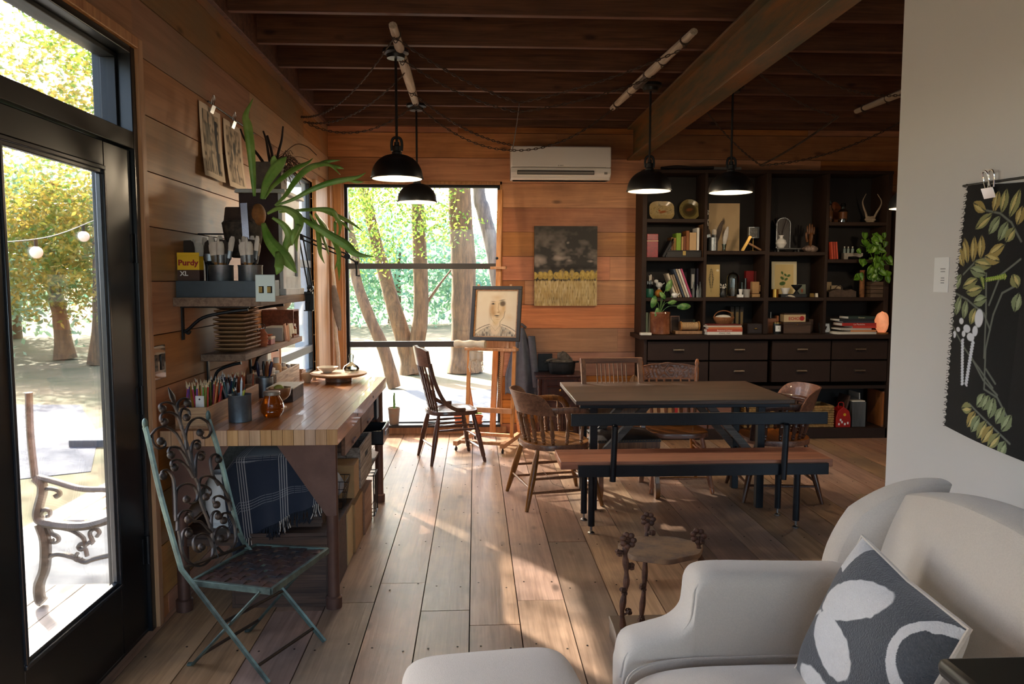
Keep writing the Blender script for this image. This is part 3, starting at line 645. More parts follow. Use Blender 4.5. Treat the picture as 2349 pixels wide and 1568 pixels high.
def pressed(name,label,loc,rz,w,d,h,top,m,mX,nsp=7,bow=False,posts=True,crest_h=.12):
    t=T(name,label,'chair',loc,rz)
    P('seat',seatgrid(w,d,h,.032),mX,t,ang=60)
    legs4(t,w,d,h-.03,m,rear=LEGP)
    lean=.16; yb=-d*.42; zc=top-crest_h
    P('crest_rail',crest(w*.96,crest_h,.02,zc,yb-lean*(zc-h),.035,lean*1.1),mX,t,ang=70)
    for i in range(nsp):
        u=(i-(nsp-1)/2)/((nsp-1)/2); b=B(); p0=V((u*w*.31,yb+.02*abs(u),h-.008)); p1=V((u*w*.36,yb-lean*(zc-h)-.035*(1-u*u),zc+.01)); b.turned(p0,p1,SPN,8); P('spindle',b,m,t)
    for sx in(-1,1):
        if bow:
            b=B(); pp=catrom([(sx*w*.47,d*.16,h+.012),(sx*w*.475,-d*.05,h+.02),(sx*w*.47,-d*.28,h+.09),(sx*w*.47,yb-.02,h+.25),(sx*w*.47,yb-lean*(zc-h),zc+.03)],5)
            b.tube(pp,.014,8,sx=.75,sy=1.2,ref=(0,.8,.6)); P('bent_arm_post',b,m,t)
        else:
            b=B(); b.turned((sx*w*.42,yb,h-.01),(sx*w*.5,yb-lean*(top-h)-.0,top+.035),[(0,.015),(.1,.018),(.2,.013),(.3,.019),(.5,.016),(.62,.018),(.66,.013),(.7,.018),(.85,.017),(.9,.012),(.93,.017),(.97,.014),(1,.006)],12); P('back_post',b,m,t)
    return t
c0=V((-.21,6.36,0))
pressed('pressed_back_chair','dark carved wooden side chair standing alone before the big window',(-.21,6.36,0),rad(-71),.41,.41,.43,.96,m_walnut,m_walnutX,bow=True,crest_h=.16)
pressed('pressed_back_chair','carved pressed back chair with turned posts on the far side of the table',(1.455,5.44,0),rad(178),.43,.42,.42,.87,m_oak2,m_oak2X,nsp=6)
def captain(label,loc,rz,m,mX,seatmat):
    t=T('captains_chair',label,'chair',loc,rz,); w,d,h=.5,.46,.42
    P('seat',seatgrid(w,d,h,.036,front=1.02,pw=2.5),mX,t,ang=60); 
    b=B(); b.lathe([(0,0),(.17,0),(.175,-.001)],32,(0,.0,h-.007)); 
    legs4(t,w,d,h-.035,m,prof=LEGP,rows=((.13,.23),(.24,.16)),sp=.05)
    # bent arm: a flat hoop from one front corner round the back to the other
    ah=.655; pts=[]
    for i in range(25):
        a=rad(-28)+(rad(208)-rad(-28))*i/24+PI   # passes through -Y
        pts.append(a)
    def hoop(a): return V((w*.53*math.cos(a),d*.50*math.sin(a)-.02,ah))
    pp=[V((w*.43,d*.43,h)),V((w*.5,d*.42,h+.12)),V((w*.545,d*.36,ah-.03)),V((w*.56,d*.2,ah))]+[hoop(2*PI-rad(8)-(PI-rad(16))*i/16) for i in range(17)]
    pp+=[V((-p.x,p.y,p.z)) for p in pp[3::-1]]
    b=B(); pc=catrom(pp,3); b.tube(pc,.017,8,sx=1.35,sy=.8); P('arm_rail',b,m,t)
    # tall curved back band above the arm rail
    b=B()
    def g(sd):
        def f(u,v):
            a=rad(190)+rad(160)*u; k=1+sd*.024+v*.10+.05*max(0,v-.7); hh=.118*(1-abs(2*u-1)**7*.97)
            q=V((w*.53*math.cos(a)*k,(d*.5*math.sin(a))*k-.02-v*.02,ah-.035+hh*v*1.25)); return q
        return f
    nu,nv=36,8; b.grid(g(1),nu,nv); b.grid(g(-1),nu,nv); N=nu*nv
    ring=[i for i in range(nu)]+[j*nu+nu-1 for j in range(1,nv)]+[(nv-1)*nu+i for i in range(nu-2,-1,-1)]+[j*nu for j in range(nv-2,0,-1)]
    for a,c in zip(ring,ring[1:]+ring[:1]): b.f.append((a,c,c+N,a+N))
    P('back_rail',b,mX,t,ang=60)
    for k in range(9):
        a=rad(200+140*k/8) if 1 else 0; p0=V((w*.44*math.cos(a),d*.42*math.sin(a)-.0,h-.01)); p1=hoop(a)-V((0,0,.005)); b=B(); b.turned(p0,p1,[(x,r*1.15) for x,r in SPN],8); P('spindle',b,m,t)
    for sx in(-1,1):
        for y in(.02,.12): b=B(); b.turned((sx*w*.45,y,h-.01),(sx*w*.55,y,ah-.005),SPN,8); P('spindle',b,m,t)
    # dished caned centre
    b=B(); b.lathe([(.165,.0015),(.172,.0),(.165,-.003)],36,(0,.0,h-.0085),cap=False); P('seat_ring',b,m,t)
    b=B(); b.tube([(w*.5,0,.14),(0,0,.1),(-w*.5,0,.14)],.0015,4); P('brace_wire',b,MC['old_iron'],t)
    return t
captain('round backed wooden armchair at the left end of the table',(.53,5.14,0),rad(-78),m_oak,m_oakX,None)
captain('glossy brown wooden armchair at the right end of the table',(2.09,5.2,0),rad(84),m_walnut,m_oak2X,None)
# slatted chair with leather seat
t=T('slat_back_chair','square wooden chair with vertical back slats and studded leather seat','chair',(1.03,5.28,0),rad(184)); w,d,h=.43,.42,.43
m_leather=mat('dark_leather','2d2622',.42,bump=.3,bsc=60)
b=B(); b.box(-w/2,w/2,-d/2,d/2,h-.075,h-.015); P('seat_frame',b,m_oak,t,bev=.004)
b=B(); b.grid(lambda u,v:((u-.5)*(w+.01),(v-.5)*(d+.01),h-.012+.03*(1-(2*u-1)**4)*(1-(2*v-1)**4)),20,20); b.box(-w/2-.004,w/2+.004,-d/2-.004,d/2+.004,h-.03,h-.011); P('seat',b,m_leather,t)
b=B()
for i in range(24):
    u=i/23; 
    for p in((-w/2+u*w,d/2+.004),(-w/2+u*w,-d/2-.004),(w/2+.004,-d/2+u*d),(-w/2-.004,-d/2+u*d)): b.ell((p[0],p[1],h-.018),.0045,6,4)
P('upholstery_nails',b,mat('brass_nail','8a7245',.35,metal=.9),t)
for sx in(-1,1):
    b=B(); b.tube(catrom([(sx*(w/2-.02),d/2-.02,h-.03),(sx*(w/2-.02),d/2-.02,.2),(sx*(w/2-.015),d/2-.0,.06),(sx*(w/2-.01),d/2-.03,0)],4),.026,4,sx=1,sy=.9); P('leg',b,m_oak,t,bev=.002)
    b=B(); pp=[(sx*(w/2-.0),-d/2-.03,0),(sx*(w/2-.0),-d/2+.01,.3),(sx*(w/2),-d/2+.0,h),(sx*(w/2),-d/2-.06,.7),(sx*(w/2),-d/2-.11,.915)]; b.tube(catrom(pp,4),.024,4,sx=.9,sy=1); P('back_post',b,m_oak,t,bev=.002)
    b=B(); b.box(sx*(w/2-.02)-.009,sx*(w/2-.02)+.009,-d/2,d/2-.02,.16,.19); P('stretcher',b,m_oak,t)
b=B(); b.box(-w/2-.02,w/2+.02,-d/2-.128,-d/2-.098,.885,.925); P('crest_rail',b,m_oak2X,t,bev=.004)
b=B(); b.box(-w/2+.01,w/2-.01,-d/2-.045,-d/2-.02,.52,.56); P('lower_back_rail',b,m_oak,t,bev=.002)
for k in range(8):
    b=B(); x=-.11+k*.0315; b.tube([(x,-d/2-.032,.55),(x,-d/2-.112,.9)],.0085,4,sx=.8,sy=.6); P('back_slat',b,m_oak,t)
# dining table
t=T('dining_table','long dark topped table on black steel legs with grey diagonal braces','table',(1.34,5.195,0)); x0,x1,y0,y1=-.71,.70,-.46,.445
m_top=wood('table_top_dark','5f4735','3d2c22','X',.42,gs=.9,vary=.05,knot=False,stain='2c2421',stainamt=.5)
b=B(); b.box(x0,x1,y0,y1,.712,.74); P('tabletop',b,m_top,t,bev=.004)
for ya,yb in((y0+.012,y0+.03),(y1-.03,y1-.012)): b=B(); b.box(x0+.03,x1-.03,ya,yb,.69,.712); P('steel_apron',b,m_ebon,t,bev=.002)
lx=(-.575,.53)
for x in lx:
    for y in(-.32,.16):
        b=B(); b.box(x-.024,x+.024,y-.024,y+.024,0,.7); P('leg',b,m_ebon,t,bev=.003)
m_gw=wood('grey_brace','6d665f','45403c','X',.8,vary=.05,knot=False)
for x,s in((lx[0],1),(lx[1],-1)):
    for y in(-.32,.16):
        b=B(); b.bar([(x+s*.0,y,.3),(x+s*.36,y,.7)],.045,.045,(0,1,0)); P('diagonal_brace',b,m_gw,t,bev=.002)
    b=B(); b.cyl((x,-.32,.30),(x,.16,.30),.007); P('tie_rod',b,m_ebon,t)
# bench
sx0,sx1=.49,2.1; by=4.49
t=T('dining_bench','long plank bench with black back rail on the near side of the table','bench',(1.3,by,0))
m_plank=wood('bench_plank','b8714a','8a4c2e','X',.45,gs=.8,vary=.04,knot=False)
b=B(); b.box(-.81,.80,-.165,.165,.405,.45); P('seat',b,m_plank,t,bev=.004)
b=B(); b.box(-.71,.765,-.19,-.166,.365,.432); b.box(-.71,.765,-.166,.17,.39,.404); P('steel_frame',b,m_ebon,t,bev=.002)
p0=at(1310,963,Y=4.32); p1=at(1898,961,Y=4.32)
b=B(); b.box(p0.x-1.3,p1.x-1.3,-.178,-.158,p0.z-.036,p0.z+.036); P('back_rail',b,m_ebon,t,bev=.003)
for px in(1411,1804):
    x=at(px,1000,Y=4.28).x-1.3; b=B(); b.cyl((x-.012,-.212,.345),(x,-.208,.665),.018,n=20); b.lathe([(.012,0),(.017,.004),(.012,.01)],12,(x,-.208,.665)); P('back_post',b,m_ebon,t)
for px,py in((1339,1192),(1356,1222),(1783,1180),(1825,1209)):
    q=at(px,py,Z=0)-V((1.3,by,0)); b=B(); b.cyl((q.x,q.y,.045),(q.x,q.y,.395),.02,n=20); l=P('leg',b,m_ebon,t)
    b=B(); b.lathe([(.02,0),(.02,.005),(.012,.012),(.007,.014),(.007,.05)],14,(q.x,q.y,0)); P('levelling_foot',b,mat('steel_bright','9a9a98',.3,metal=1),l)
# ================= wrought iron garden chair
m_pat=mat('verdigris_iron','2c2825',.5,metal=.5,col2='4a3b32',nsc=14,bump=.25,bsc=80)
m_pat2=mat('pale_verdigris','62756c',.5,metal=.4,col2='3f4743',nsc=10,bump=.2)
SZ=.385
A0,A1=at(442,1335,Z=SZ),at(587,1252,Z=SZ); F0,F1=at(622,1356,Z=SZ),at(752,1262,Z=SZ)
base=V(((A0.x+F1.x)/2,(A0.y+F1.y)/2,0)); t=T('iron_garden_chair','rusty green folding iron garden chair with scrollwork back by the door','chair',tuple(base))
ax=(A1-A0).normalized(); bk=V((-ax.y,ax.x,0)); lean=(V((0,0,1))+bk*.27).normalized(); nrm=ax.cross(lean).normalized()
def onp(zx,zy,off=0):
    px,py=320+zx*.4515,860+zy*.4515; d=at(px,py,Y=1)-V((0,0,EYE)); o=V((0,0,EYE)); k=(A0-o).dot(nrm)/d.dot(nrm); return o+d*k+nrm*off-base
def gp(px,py,z): return at(320+px*.4515,860+py*.4515,Z=z)-base
def flat(name,pts,w=.011,tk=.006,m=m_pat,k=5):
    b=B(); b.tube(catrom(pts,k),1,6,sx=tk,sy=w,ref=nrm); return P(name,b,m,t)
ns=nrm
n0=[onp(*p) for p in((28,262),(45,330),(110,620),(212,985))]; f0=[onp(*p) for p in((350,225),(402,390),(452,590),(505,790),(540,865))]
fN,fF=gp(655,1560,0.004),gp(940,1352,.004)
b=B(); b.tube(catrom(n0,5)+[n0[-1].lerp(fN,k/6) for k in range(1,7)],1,6,sx=.006,sy=.013,ref=nrm); b.ell(n0[0]+V((0,0,.012)),(.01,.01,.02)); P('back_stile',b,m_pat2,t)
b=B(); b.tube(catrom(f0,5)+[f0[-1].lerp(fF,k/6) for k in range(1,7)],1,6,sx=.006,sy=.013,ref=nrm); b.ell(f0[0]+V((0,0,.014)),(.01,.01,.024)); P('back_stile',b,m_pat2,t)
rN,rF=gp(272,1466,.004),gp(562,1297,.004)
for a,c in((rN,F0.lerp(A0,.12)-base),(rF,F1.lerp(A1,.12)-base)):
    b=B(); b.tube([a+V((-.02,0,0)),a]+[a.lerp(c,k/4) for k in range(1,5)],1,6,sx=.006,sy=.013,ref=ax); P('crossed_leg',b,m_pat2,t)
def seg(p,q,s): return p.lerp(q,s)
cN=n0[-1].lerp(fN,.47); cF=f0[-1].lerp(fF,.47)
for a,c in((cN,cF),(seg(n0[-1],fN,.86),seg(f0[-1],fF,.86)),(seg(F0.lerp(A0,.12)-base,rN,.86),seg(F1.lerp(A1,.12)-base,rF,.86)),(n0[-1],f0[-1])):
    b=B(); b.cyl(a,c,.0065,n=8); P('cross_rod',b,m_pat,t)
SC=[[(275,520),(255,400),(225,300),(195,200),(180,150)],[(190,180),(170,148),(135,138),(105,150),(104,170),(118,172)],[(190,180),(196,140),(222,118),(248,125),(243,142)],
[(215,265),(190,208),(150,188),(112,200),(108,232),(128,238)],[(215,275),(205,215),(218,172),(246,178),(254,208),(240,215)],[(62,300),(88,272),(130,262),(180,290),(215,350),(250,440),(270,510)],
[(62,305),(68,345),(98,372),(128,362),(125,335),(108,335)],[(238,380),(235,300),(257,240),(300,216),(345,238),(362,280),(350,312),(322,318),(308,292)],
[(270,510),(240,430),(200,372),(160,366),(146,390),(160,405)],[(275,520),(245,470),(200,430),(165,437),(162,460),(178,468)],[(277,500),(262,400),(272,342),(298,332),(306,352),(294,360)],[(285,520),(285,440),(296,396),(318,386),(328,404),(314,416)],
[(402,560),(370,500),(360,430),(380,402),(403,412),(402,428)],[(185,740),(180,600),(170,522),(140,482),(113,492),(120,512)],[(183,650),(190,582),(230,552),(270,560),(294,600),(288,640),(255,652),(240,630)],
[(300,560),(312,524),(350,512),(400,542),(440,600),(478,690),(505,800)],[(298,555),(330,562),(358,582),(358,610),(338,618)],[(462,690),(450,642),(410,614),(380,622),(378,648),(392,658)],
[(283,520),(300,560),(310,640),(340,720),(365,790),(375,850),(395,930)],[(192,790),(196,722),(226,688),(260,692),(264,718),(248,732)],[(216,870),(220,802),(242,777),(262,790),(252,804)],
[(366,795),(366,722),(382,692),(404,697),(402,716)],[(492,850),(482,762),(456,706),(426,702),(416,724),(428,738)],[(374,850),(368,920),(320,966),(258,955),(218,900),(205,830),(192,760)],
[(378,890),(352,822),(310,806),(276,836),(280,884),(308,896),(316,872)],[(372,860),(388,792),(420,767),(448,786),(453,825),(430,846),(412,830)],[(390,870),(435,905),(482,862),(492,780)],
[(255,700),(275,740),(310,745),(345,780),(365,800)],[(62,300),(48,320),(45,335)]]
for s in SC:
    pp=[onp(*q) for q in s]; b=B(); c=catrom(pp,5); n=len(c); b.tube(c,[1-.1*i/n for i in range(n)],6,sx=.0045,sy=.0085,ref=nrm)
    if s[-1]!=s[0] and len(s)>=5 and s not in(SC[0],SC[5],SC[15],SC[18],SC[23],SC[26],SC[27]): b.ell(c[-1],(.0155,.0155,.0155),10,7)
    P('scroll',b,m_pat,t)
b=B(); tip=[onp(*q) for q in((185,165),(170,120),(158,90),(146,62))]; b.tube(catrom(tip,4),[.004,.006,.009,.011,.013,.014,.013,.012,.01,.008,.006,.004,.002][:13],8,sy=.6,ref=nrm); P('leaf_finial',b,m_pat,t)
# woven strap seat
def sq(u,v): return (A0.lerp(A1,u)).lerp(F0.lerp(F1,u),v)-base
b=B(); 
for a,c in((sq(0,0),sq(0,1)),(sq(1,0),sq(1,1)),(sq(0,0),sq(1,0)),(sq(0,1),sq(1,1))): b.bar([a,c],.014,.022,(0,0,1))
P('seat_frame',b,m_pat2,t,bev=.001)
m_strap=mat('rusty_strap','5a3f36',.45,metal=.4,col2='343c42',nsc=12)
for k in range(8):
    u=(k+.6)/8.2; wv=lambda s,ph: .0025*math.cos(s*PI*8+ph*PI)
    b=B(); b.tube([sq(u,i/24)+V((0,0,.004+wv(i/24,k))) for i in range(25)],1,4,sx=.0235,sy=.0018,ref=(0,0,1)); P('seat_strap',b,m_strap,t)
    b=B(); b.tube([sq(i/24,u)+V((0,0,.004-wv(i/24,k))) for i in range(25)],1,4,sx=.0185,sy=.0018,ref=(0,0,1)); P('seat_strap',b,m_strap,t)
# ================= generic small things
def crate(label,x0,x1,y0,y1,z0,z1,m,name='wooden_crate',cat='crate',group=None,slats=2,th=.012,hole=None,open_=True,rz=0):
    cx,cy=(x0+x1)/2,(y0+y1)/2; t=T(name,label,cat,(cx,cy,z0),rz,group); w,d,h=x1-x0,y1-y0,z1-z0
    b=B(); b.box(-w/2,w/2,-d/2,d/2,0,th); P('bottom',b,m,t)
    g=.004; hh=(h-g*(slats-1))/slats
    for sx in(-1,1):
        for k in range(slats): b=B(); x=sx*w/2; b.box(min(x,x-sx*th),max(x,x-sx*th),-d/2,d/2,k*(hh+g)+ (th if k==0 else 0),k*(hh+g)+hh); P('side_board',b,m,t,bev=.0015)
    for sy in(-1,1):
        for k in range(slats): b=B(); y=sy*d/2; b.box(-w/2+th,w/2-th,min(y,y-sy*th),max(y,y-sy*th),k*(hh+g)+(th if k==0 else 0),k*(hh+g)+hh); P('end_board',b,m,t,bev=.0015)
    if hole:
        b=B(); b.box(w/2,w/2+.001,-.05,.05,h*.6,h*.72) if hole=='x' else b.box(-.05,.05,-d/2-.001,-d/2,h*.6,h*.72); P('hand_hole',b,m_dark,t)
    if not open_: b=B(); b.box(-w/2-.003,w/2+.003,-d/2-.003,d/2+.003,h,h+th); P('lid',b,m,t,bev=.002)
    return t
m_card=mat('cardboard','b08a5e',.85,noise=.06); m_card2=mat('tan_card','c9b083',.8,noise=.05)
def carton(label,x0,x1,y0,y1,z0,z1,m=None,group=None,rz=0,cat='cardboard box'):
    cx,cy=(x0+x1)/2,(y0+y1)/2; w,d,h=x1-x0,y1-y0,z1-z0; t=T('cardboard_box',label,cat,(cx,cy,z0),rz,group); m=m or m_card
    b=B(); b.box(-w/2,w/2,-d/2,d/2,0,h-.003); P('body',b,m,t,bev=.002)
    for s in(-1,1): b=B(); b.box(min(0,s*w/2)+.001*(s>0),max(0,s*w/2)-.001*(s<0),-d/2,d/2,h-.003,h); P('flap',b,m,t)
    b=B(); b.box(-.022,.022,-d/2-.0005,d/2+.0005,h,h+.0006); b.box(-.022,.022,-d/2-.001,-d/2,h-.06,h); P('tape',b,mat('packing_tape','d1b98d',.3),t); return t
def lathe_thing(name,label,cat,loc,prof,m,n=24,group=None,parts=()):
    b=B(); b.lathe(prof,n)
    if not parts: return S(name,label,cat,b,m,loc,0,group)
    t=T(name,label,cat,loc,0,group); P('body',b,m,t)
    for pn,pp,pm in parts: b=B(); b.lathe(pp,n); P(pn,b,pm,t)
    return t
def cup(prof,t=.003):   # open vessel: outer profile then back down inside
    return prof+[(max(r-t,.001),z) for r,z in reversed(prof[1:])]+[(0,prof[0][1]+t+.001)]
m_cream=mat('cream_ceramic','e6ddcb',.35); m_wcer=mat('white_ceramic','eeeeea',.3); m_terra=mat('terracotta','c06f48',.8,noise=.1)
m_galv=mat('galvanised_steel','8b9094',.38,metal=.85,noise=.18,nsc=26); m_pew=mat('dull_tin','66727c',.42,metal=.7,noise=.12)
m_slate=mat('slate_blue_paint','38434a',.45,noise=.1); m_shelf=wood('weathered_shelf','9d7f64','6a4f3c','Y',.75,gs=1.2,vary=.06,stain='4f3c30',knot=False)
m_bb=wood('butcher_block','b57c50','925d38','Y',.33,gs=1.2,vary=.09,knot=False,stain='8a5832',stainamt=.35,coat=.25,hue=.003)
m_bt=mat('brown_steel','5d4238',.5,metal=.5,col2='6f5145',nsc=6,bump=.1)
m_dwood=wood('dark_box_wood','5a4030','33241c','X',.6,gs=1.4,vary=.1,knot=False); m_lwood=wood('light_box_wood','bb8a5c','8d6038','Y',.55,gs=1.3,vary=.08,knot=False)
m_zebra=wood('zebra_grain_wood','d2ac7c','7c5230','X',.5,gs=2.2,vary=.02,knot=False); m_gbox=wood('pale_grained_box','d9bfa0','8a6a50','Y',.6,gs=2.4,vary=.02,knot=False)
m_gl=glass('clear_glass','eaf6f4',amt=2.6); m_amber=glass('amber_glass','c8761c',amt=1.2); m_amberd=mat('amber_jar_glass','b8560c',.12,spec=.8,trans=.55,coat=.5)
m_gold=mat('brass','a8864a',.3,metal=.9); m_silver=mat('tarnished_silver','b59f88',.28,metal=.9,noise=.1); m_red=mat('red_plastic','b3201c',.4); m_paper=mat('paper','e9e4d8',.8)
# ================= workbench
BZ=.84; wx0,wx1,wy0,wy1=-1.385,-.612,3.375,5.22
t=T('workbench','long butcher block workbench on brown steel legs against the left wall','workbench',(-1.0,4.3,0))
b=B(); n=int((wx1-wx0)/.0305)+1
for k in range(16):
    x=wx0+1.0+(wx1-wx0)*k/16; b.box(x,x+(wx1-wx0)/16-.0012,wy0-4.3,wy1-4.3,BZ-.07,BZ)
P('worktop',b,m_bb,t)
b=B(); [b.box(wx0+1.0+(wx1-wx0)*k/16+.0006,wx0+1.0+(wx1-wx0)*(k+1)/16-.0016,wy0-4.3-.0025,wy0-4.3,BZ-.069,BZ-.001) for k in range(16)]; P('end_grain',b,wood('end_grain_blocks','c39a70','a67c54','Z',.5,vary=.13,knot=False,hue=.004),t)
for (x,y) in ((-.655,3.44),(-.655,5.12),(-1.33,3.44),(-1.33,5.12)):
    b=B(); b.cyl((x+1,y-4.3,.0),(x+1,y-4.3,BZ-.07),.027,n=20); l=P('leg',b,m_bt,t); b=B(); b.lathe([(.036,0),(.037,.05),(.03,.056),(.027,.056)],20,(x+1,y-4.3,0)); P('foot_collar',b,m_bt,l)
for y,s in((3.408,1),(5.15,-1)):
    for x0_,sx in((-.63,-1),(-1.355,1)):
        b=B(); pl=[(0,BZ-.072),(sx*.26,BZ-.072),(sx*.045,.44),(0,.44)]
        vs=[(x0_+1+p,y-4.3-(.004 if s>0 else 0),z) for p,z in pl]+[(x0_+1+p,y-4.3+.004,z) for p,z in pl]; b.add(vs,[(0,1,2,3),(7,6,5,4),(0,4,5,1),(1,5,6,2),(2,6,7,3),(3,7,4,0)]); P('gusset_plate',b,m_bt,t)
b=B(); b.box(wx0+1.04,wx1+1-.04,wy0-4.3+.06,wy1-4.3-.06,.335,.352); P('lower_shelf',b,m_dwood,t)
b=B(); b.box(wx0+1.04,wx1+1-.06,wy0-4.3+.055,wy0-4.3+.075,.3,.335); P('lower_shelf_edge',b,m_dwood,t)
for ya,yb in((3.72,4.22),(4.26,4.78)):
    b=B(); b.box(-.9+1,-.66+1,ya-4.3,yb-4.3,.655,.765); d=P('drawer',b,m_dwood,t); b=B(); b.box(-.66+1,-.64+1,ya-4.3,yb-4.3,.64,.768); P('drawer_front',b,wood('drawer_front_wood','8a5f42','5e3c28','Y',.5,knot=False),d,bev=.003)
    b=B(); ym=(ya+yb)/2-4.3; b.box(-.64+1,-.63+1,ym-.05,ym+.05,.66,.675); P('drawer_pull',b,m_bt,d)
b=B(); b.box(.28,.36,.62,.72,.6,.765); P('black_bracket_box',b,m_ebon,t)
for y in(3.95,4.55): b=B(); b.lathe([(.008,0),(.008,.002)],10,m=Matrix.Translation((.388,y-4.3,.805))@Matrix.Rotation(rad(90),4,'Y')); P('edge_bolt',b,m_black,t)
# ---- things on the bench
pb=crate('long zebra grained wooden box of pencils and pens on the near end of the bench',-1.335,-1.185,3.42,4.2,BZ,.935,m_lwood,name='pencil_box',cat='box',slats=1)
for c in list(pb.children):
    if c.name.startswith('end_board'): c.data.materials[0]=m_zebra
def pencil(nm,cat,label,col,body,tip,ln=.18,r=.004):
    t=T(nm,label,cat,(0,0,0)); b=B(); b.cyl((0,0,0),(0,0,ln*.9),r,n=6); P('barrel',b,mat(nm+col,col,.4),t)
    b=B(); b.tube([(0,0,ln*.9),(0,0,ln*.97),(0,0,ln)],[r,r*.4,r*.12],6); P('tip',b,mat('tip'+tip,tip,.5),t); return t
rr=random.Random(12)
cols=['2f6fa8','c8382c','4a8f3a','e0a030','c76a3a','d8854a','7a4a9a','e8c0a0','8a8f3f','b03a52','3d8f90','d65f2a','e0b088','6aa84f']
kinds=[pencil('coloured_pencil','pencil','sharpened %s pencil standing in the near half of the zebra grained box'%n_,c,0,'e8cfa4') for n_,c in zip(['blue','red','green','yellow','rust','orange','violet','peach','olive','crimson','teal','vermilion','buff','leaf green'],cols)]
for i,k in enumerate(kinds):
    k['group']='coloured pencils in the long box'
    for j in range(3):
        loc=(-1.32+rr.uniform(0,.115),3.47+rr.uniform(0,.22),BZ+.014); rot=(rr.uniform(-.15,.15),rr.uniform(-.15,.2),rr.uniform(0,6))
        if j==0: k.location=loc; k.rotation_euler=rot
        else: dup(k,loc,rot)
pens=[pencil('pen','pen',lab,c,0,tp,ln,.0045) for lab,c,tp,ln in(('black pen standing in the middle of the long box','16181c','b8b8ba',.17),('navy brush pen standing in the middle of the long box','1c2f52','d8d8d0',.185),('dark red pen standing in the middle of the long box','5e1e22','222222',.16),('silver marker standing in the middle of the long box','a8abb0','333333',.16),('teal marker standing in the middle of the long box','1f6870','dddddd',.165))]
for i,k in enumerate(pens):
    k['group']='pens and markers in the long box'
    for j in range(7):
        loc=(-1.32+rr.uniform(0,.115),3.72+rr.uniform(0,.24),BZ+.014); rot=(rr.uniform(-.3,.3),rr.uniform(-.2,.35),rr.uniform(0,6))
        if j==0: k.location=loc; k.rotation_euler=rot
        else: dup(k,loc,rot)
cr=pencil('orange_pencil','pencil','orange brown pencil in the far end of the long box','a6502a',0,'e6c79a',.16,.0045); cr['group']='orange pencils at the far end of the long box'
for j in range(16):
    loc=(-1.3+rr.uniform(0,.1),3.99+rr.uniform(0,.16),BZ+.014); rot=(rr.uniform(-.08,.08),rr.uniform(-.08,.08),0)
    if j==0: cr.location=loc; cr.rotation_euler=rot
    else: dup(cr,loc,rot)
t=T('graphite_pack','white hanging card pack in the near end of the pencil box','pack',(-1.235,3.45,BZ+.013),rad(-12)); b=B(); b.box(-.02,.02,-.002,.002,0,.13); P('card',b,m_wcer,t); b=B(); b.box(-.019,.019,-.006,-.002,.0,.07); P('blister',b,glass('blister','dfeaf2'),t)
b=B(); b.lathe([(.004,0),(.004,.001)],10,m=Matrix.Translation((0,-.0022,.115))@Matrix.Rotation(rad(90),4,'X')); P('hang_hole',b,m_dark,t)
t=T('foil_dish','crumpled shiny clear dish behind the pencils','dish',(-1.34,3.82,1.0),(0)); t.rotation_euler=(rad(20),rad(-25),0); b=B(); b.lathe(cup([(.03,0),(.055,.03),(.06,.035)],.002),24); P('bowl',b,mat('foil','d6dde0',.15,metal=.7),t); t.location=(-1.335,3.8,BZ+.12)
t.location.z=BZ+.08
t=T('tin_can','dull grey metal can of pens in front of the pencil box','can',(-1.105,3.6,BZ)); b=B(); b.lathe(cup([(.05,0),(.052,.002),(.052,.122),(.0535,.124),(.0535,.127)],.0015),36); P('body',b,m_pew,t)
for i,(lab,c,tp,rx,ry) in enumerate((('white tipped pen leaning in the tin can','22242a','e8e8e8',-.1,-.45),('black pen leaning left in the tin can','111111','c8a060',.15,-.6),('yellow pen leaning right in the tin can','b8b428','333333',-.2,.5),('clear barrelled brush standing up in the tin can','cfdbe4','eef3f7',0,.12))):
    k=pencil('pen','pen',lab,c,0,tp,.2 if i==3 else .16,.005); k.location=(-1.105-.03*math.sin(ry)*1.2,3.6+.008*i-.01,BZ+.006); k.rotation_euler=(rx*.4,ry*.5,0)
lathe_thing('amber_jar','amber glass honey jar with a grey lid beside the tin can','jar',(-.985,3.71,BZ),[(.035,0),(.04,.004),(.053,.03),(.055,.05),(.05,.075),(.036,.1),(.034,.108),(0,.108)],m_amberd,36,parts=(('rib_band',[(r+.001,z) for k in range(9) for r,z in ((.0535-abs(k-4)**2*.0003,.02+k*.006),(.0555-abs(k-4)**2*.0003,.023+k*.006))],m_amberd),('lid',[(.037,.106),(.039,.108),(.039,.122),(.036,.125),(0,.125)],mat('lid_grey','8e8478',.4,metal=.6))))
t=lathe_thing('silver_goblet','tarnished silver footed bowl holding a lime behind the amber jar','goblet',(-1.015,3.98,BZ),cup([(.032,0),(.03,.006),(.012,.014),(.008,.022),(.014,.034),(.034,.046),(.05,.065),(.056,.09),(.058,.105)],.002),m_silver,36)
b=B(); b.ell((0,0,0),(.027,.022,.02)); S('lime','dull green lime resting in the silver goblet','lime',b,mat('lime_green','8f8f3c',.45),(-1.02,3.98,BZ+.1))
t=T('hinged_box','dark green box with a whitish lid behind the silver goblet','box',(-1.06,4.28,BZ)); b=B(); b.box(-.07,.07,-.13,.13,0,.07); P('body',b,m_dwood,t,bev=.002); b=B(); b.box(-.073,.073,-.133,.133,.07,.078); l=P('lid',b,mat('worn_white','cfc8ba',.5,noise=.1),t,bev=.002)
lb=crate('long pale box with wavy grain holding bottles at the back of the bench',-1.33,-1.16,4.48,5.06,BZ,.95,m_gbox,name='bottle_box',cat='box',slats=1,th=.012)
t=lathe_thing('ribbed_can','grey corrugated can of craft knives at the near end of the bottle box','can',(-1.2,4.37,BZ),cup([(.047+(.0015 if k%2 else 0),.005*k) for k in range(23)],.002),m_galv,32)
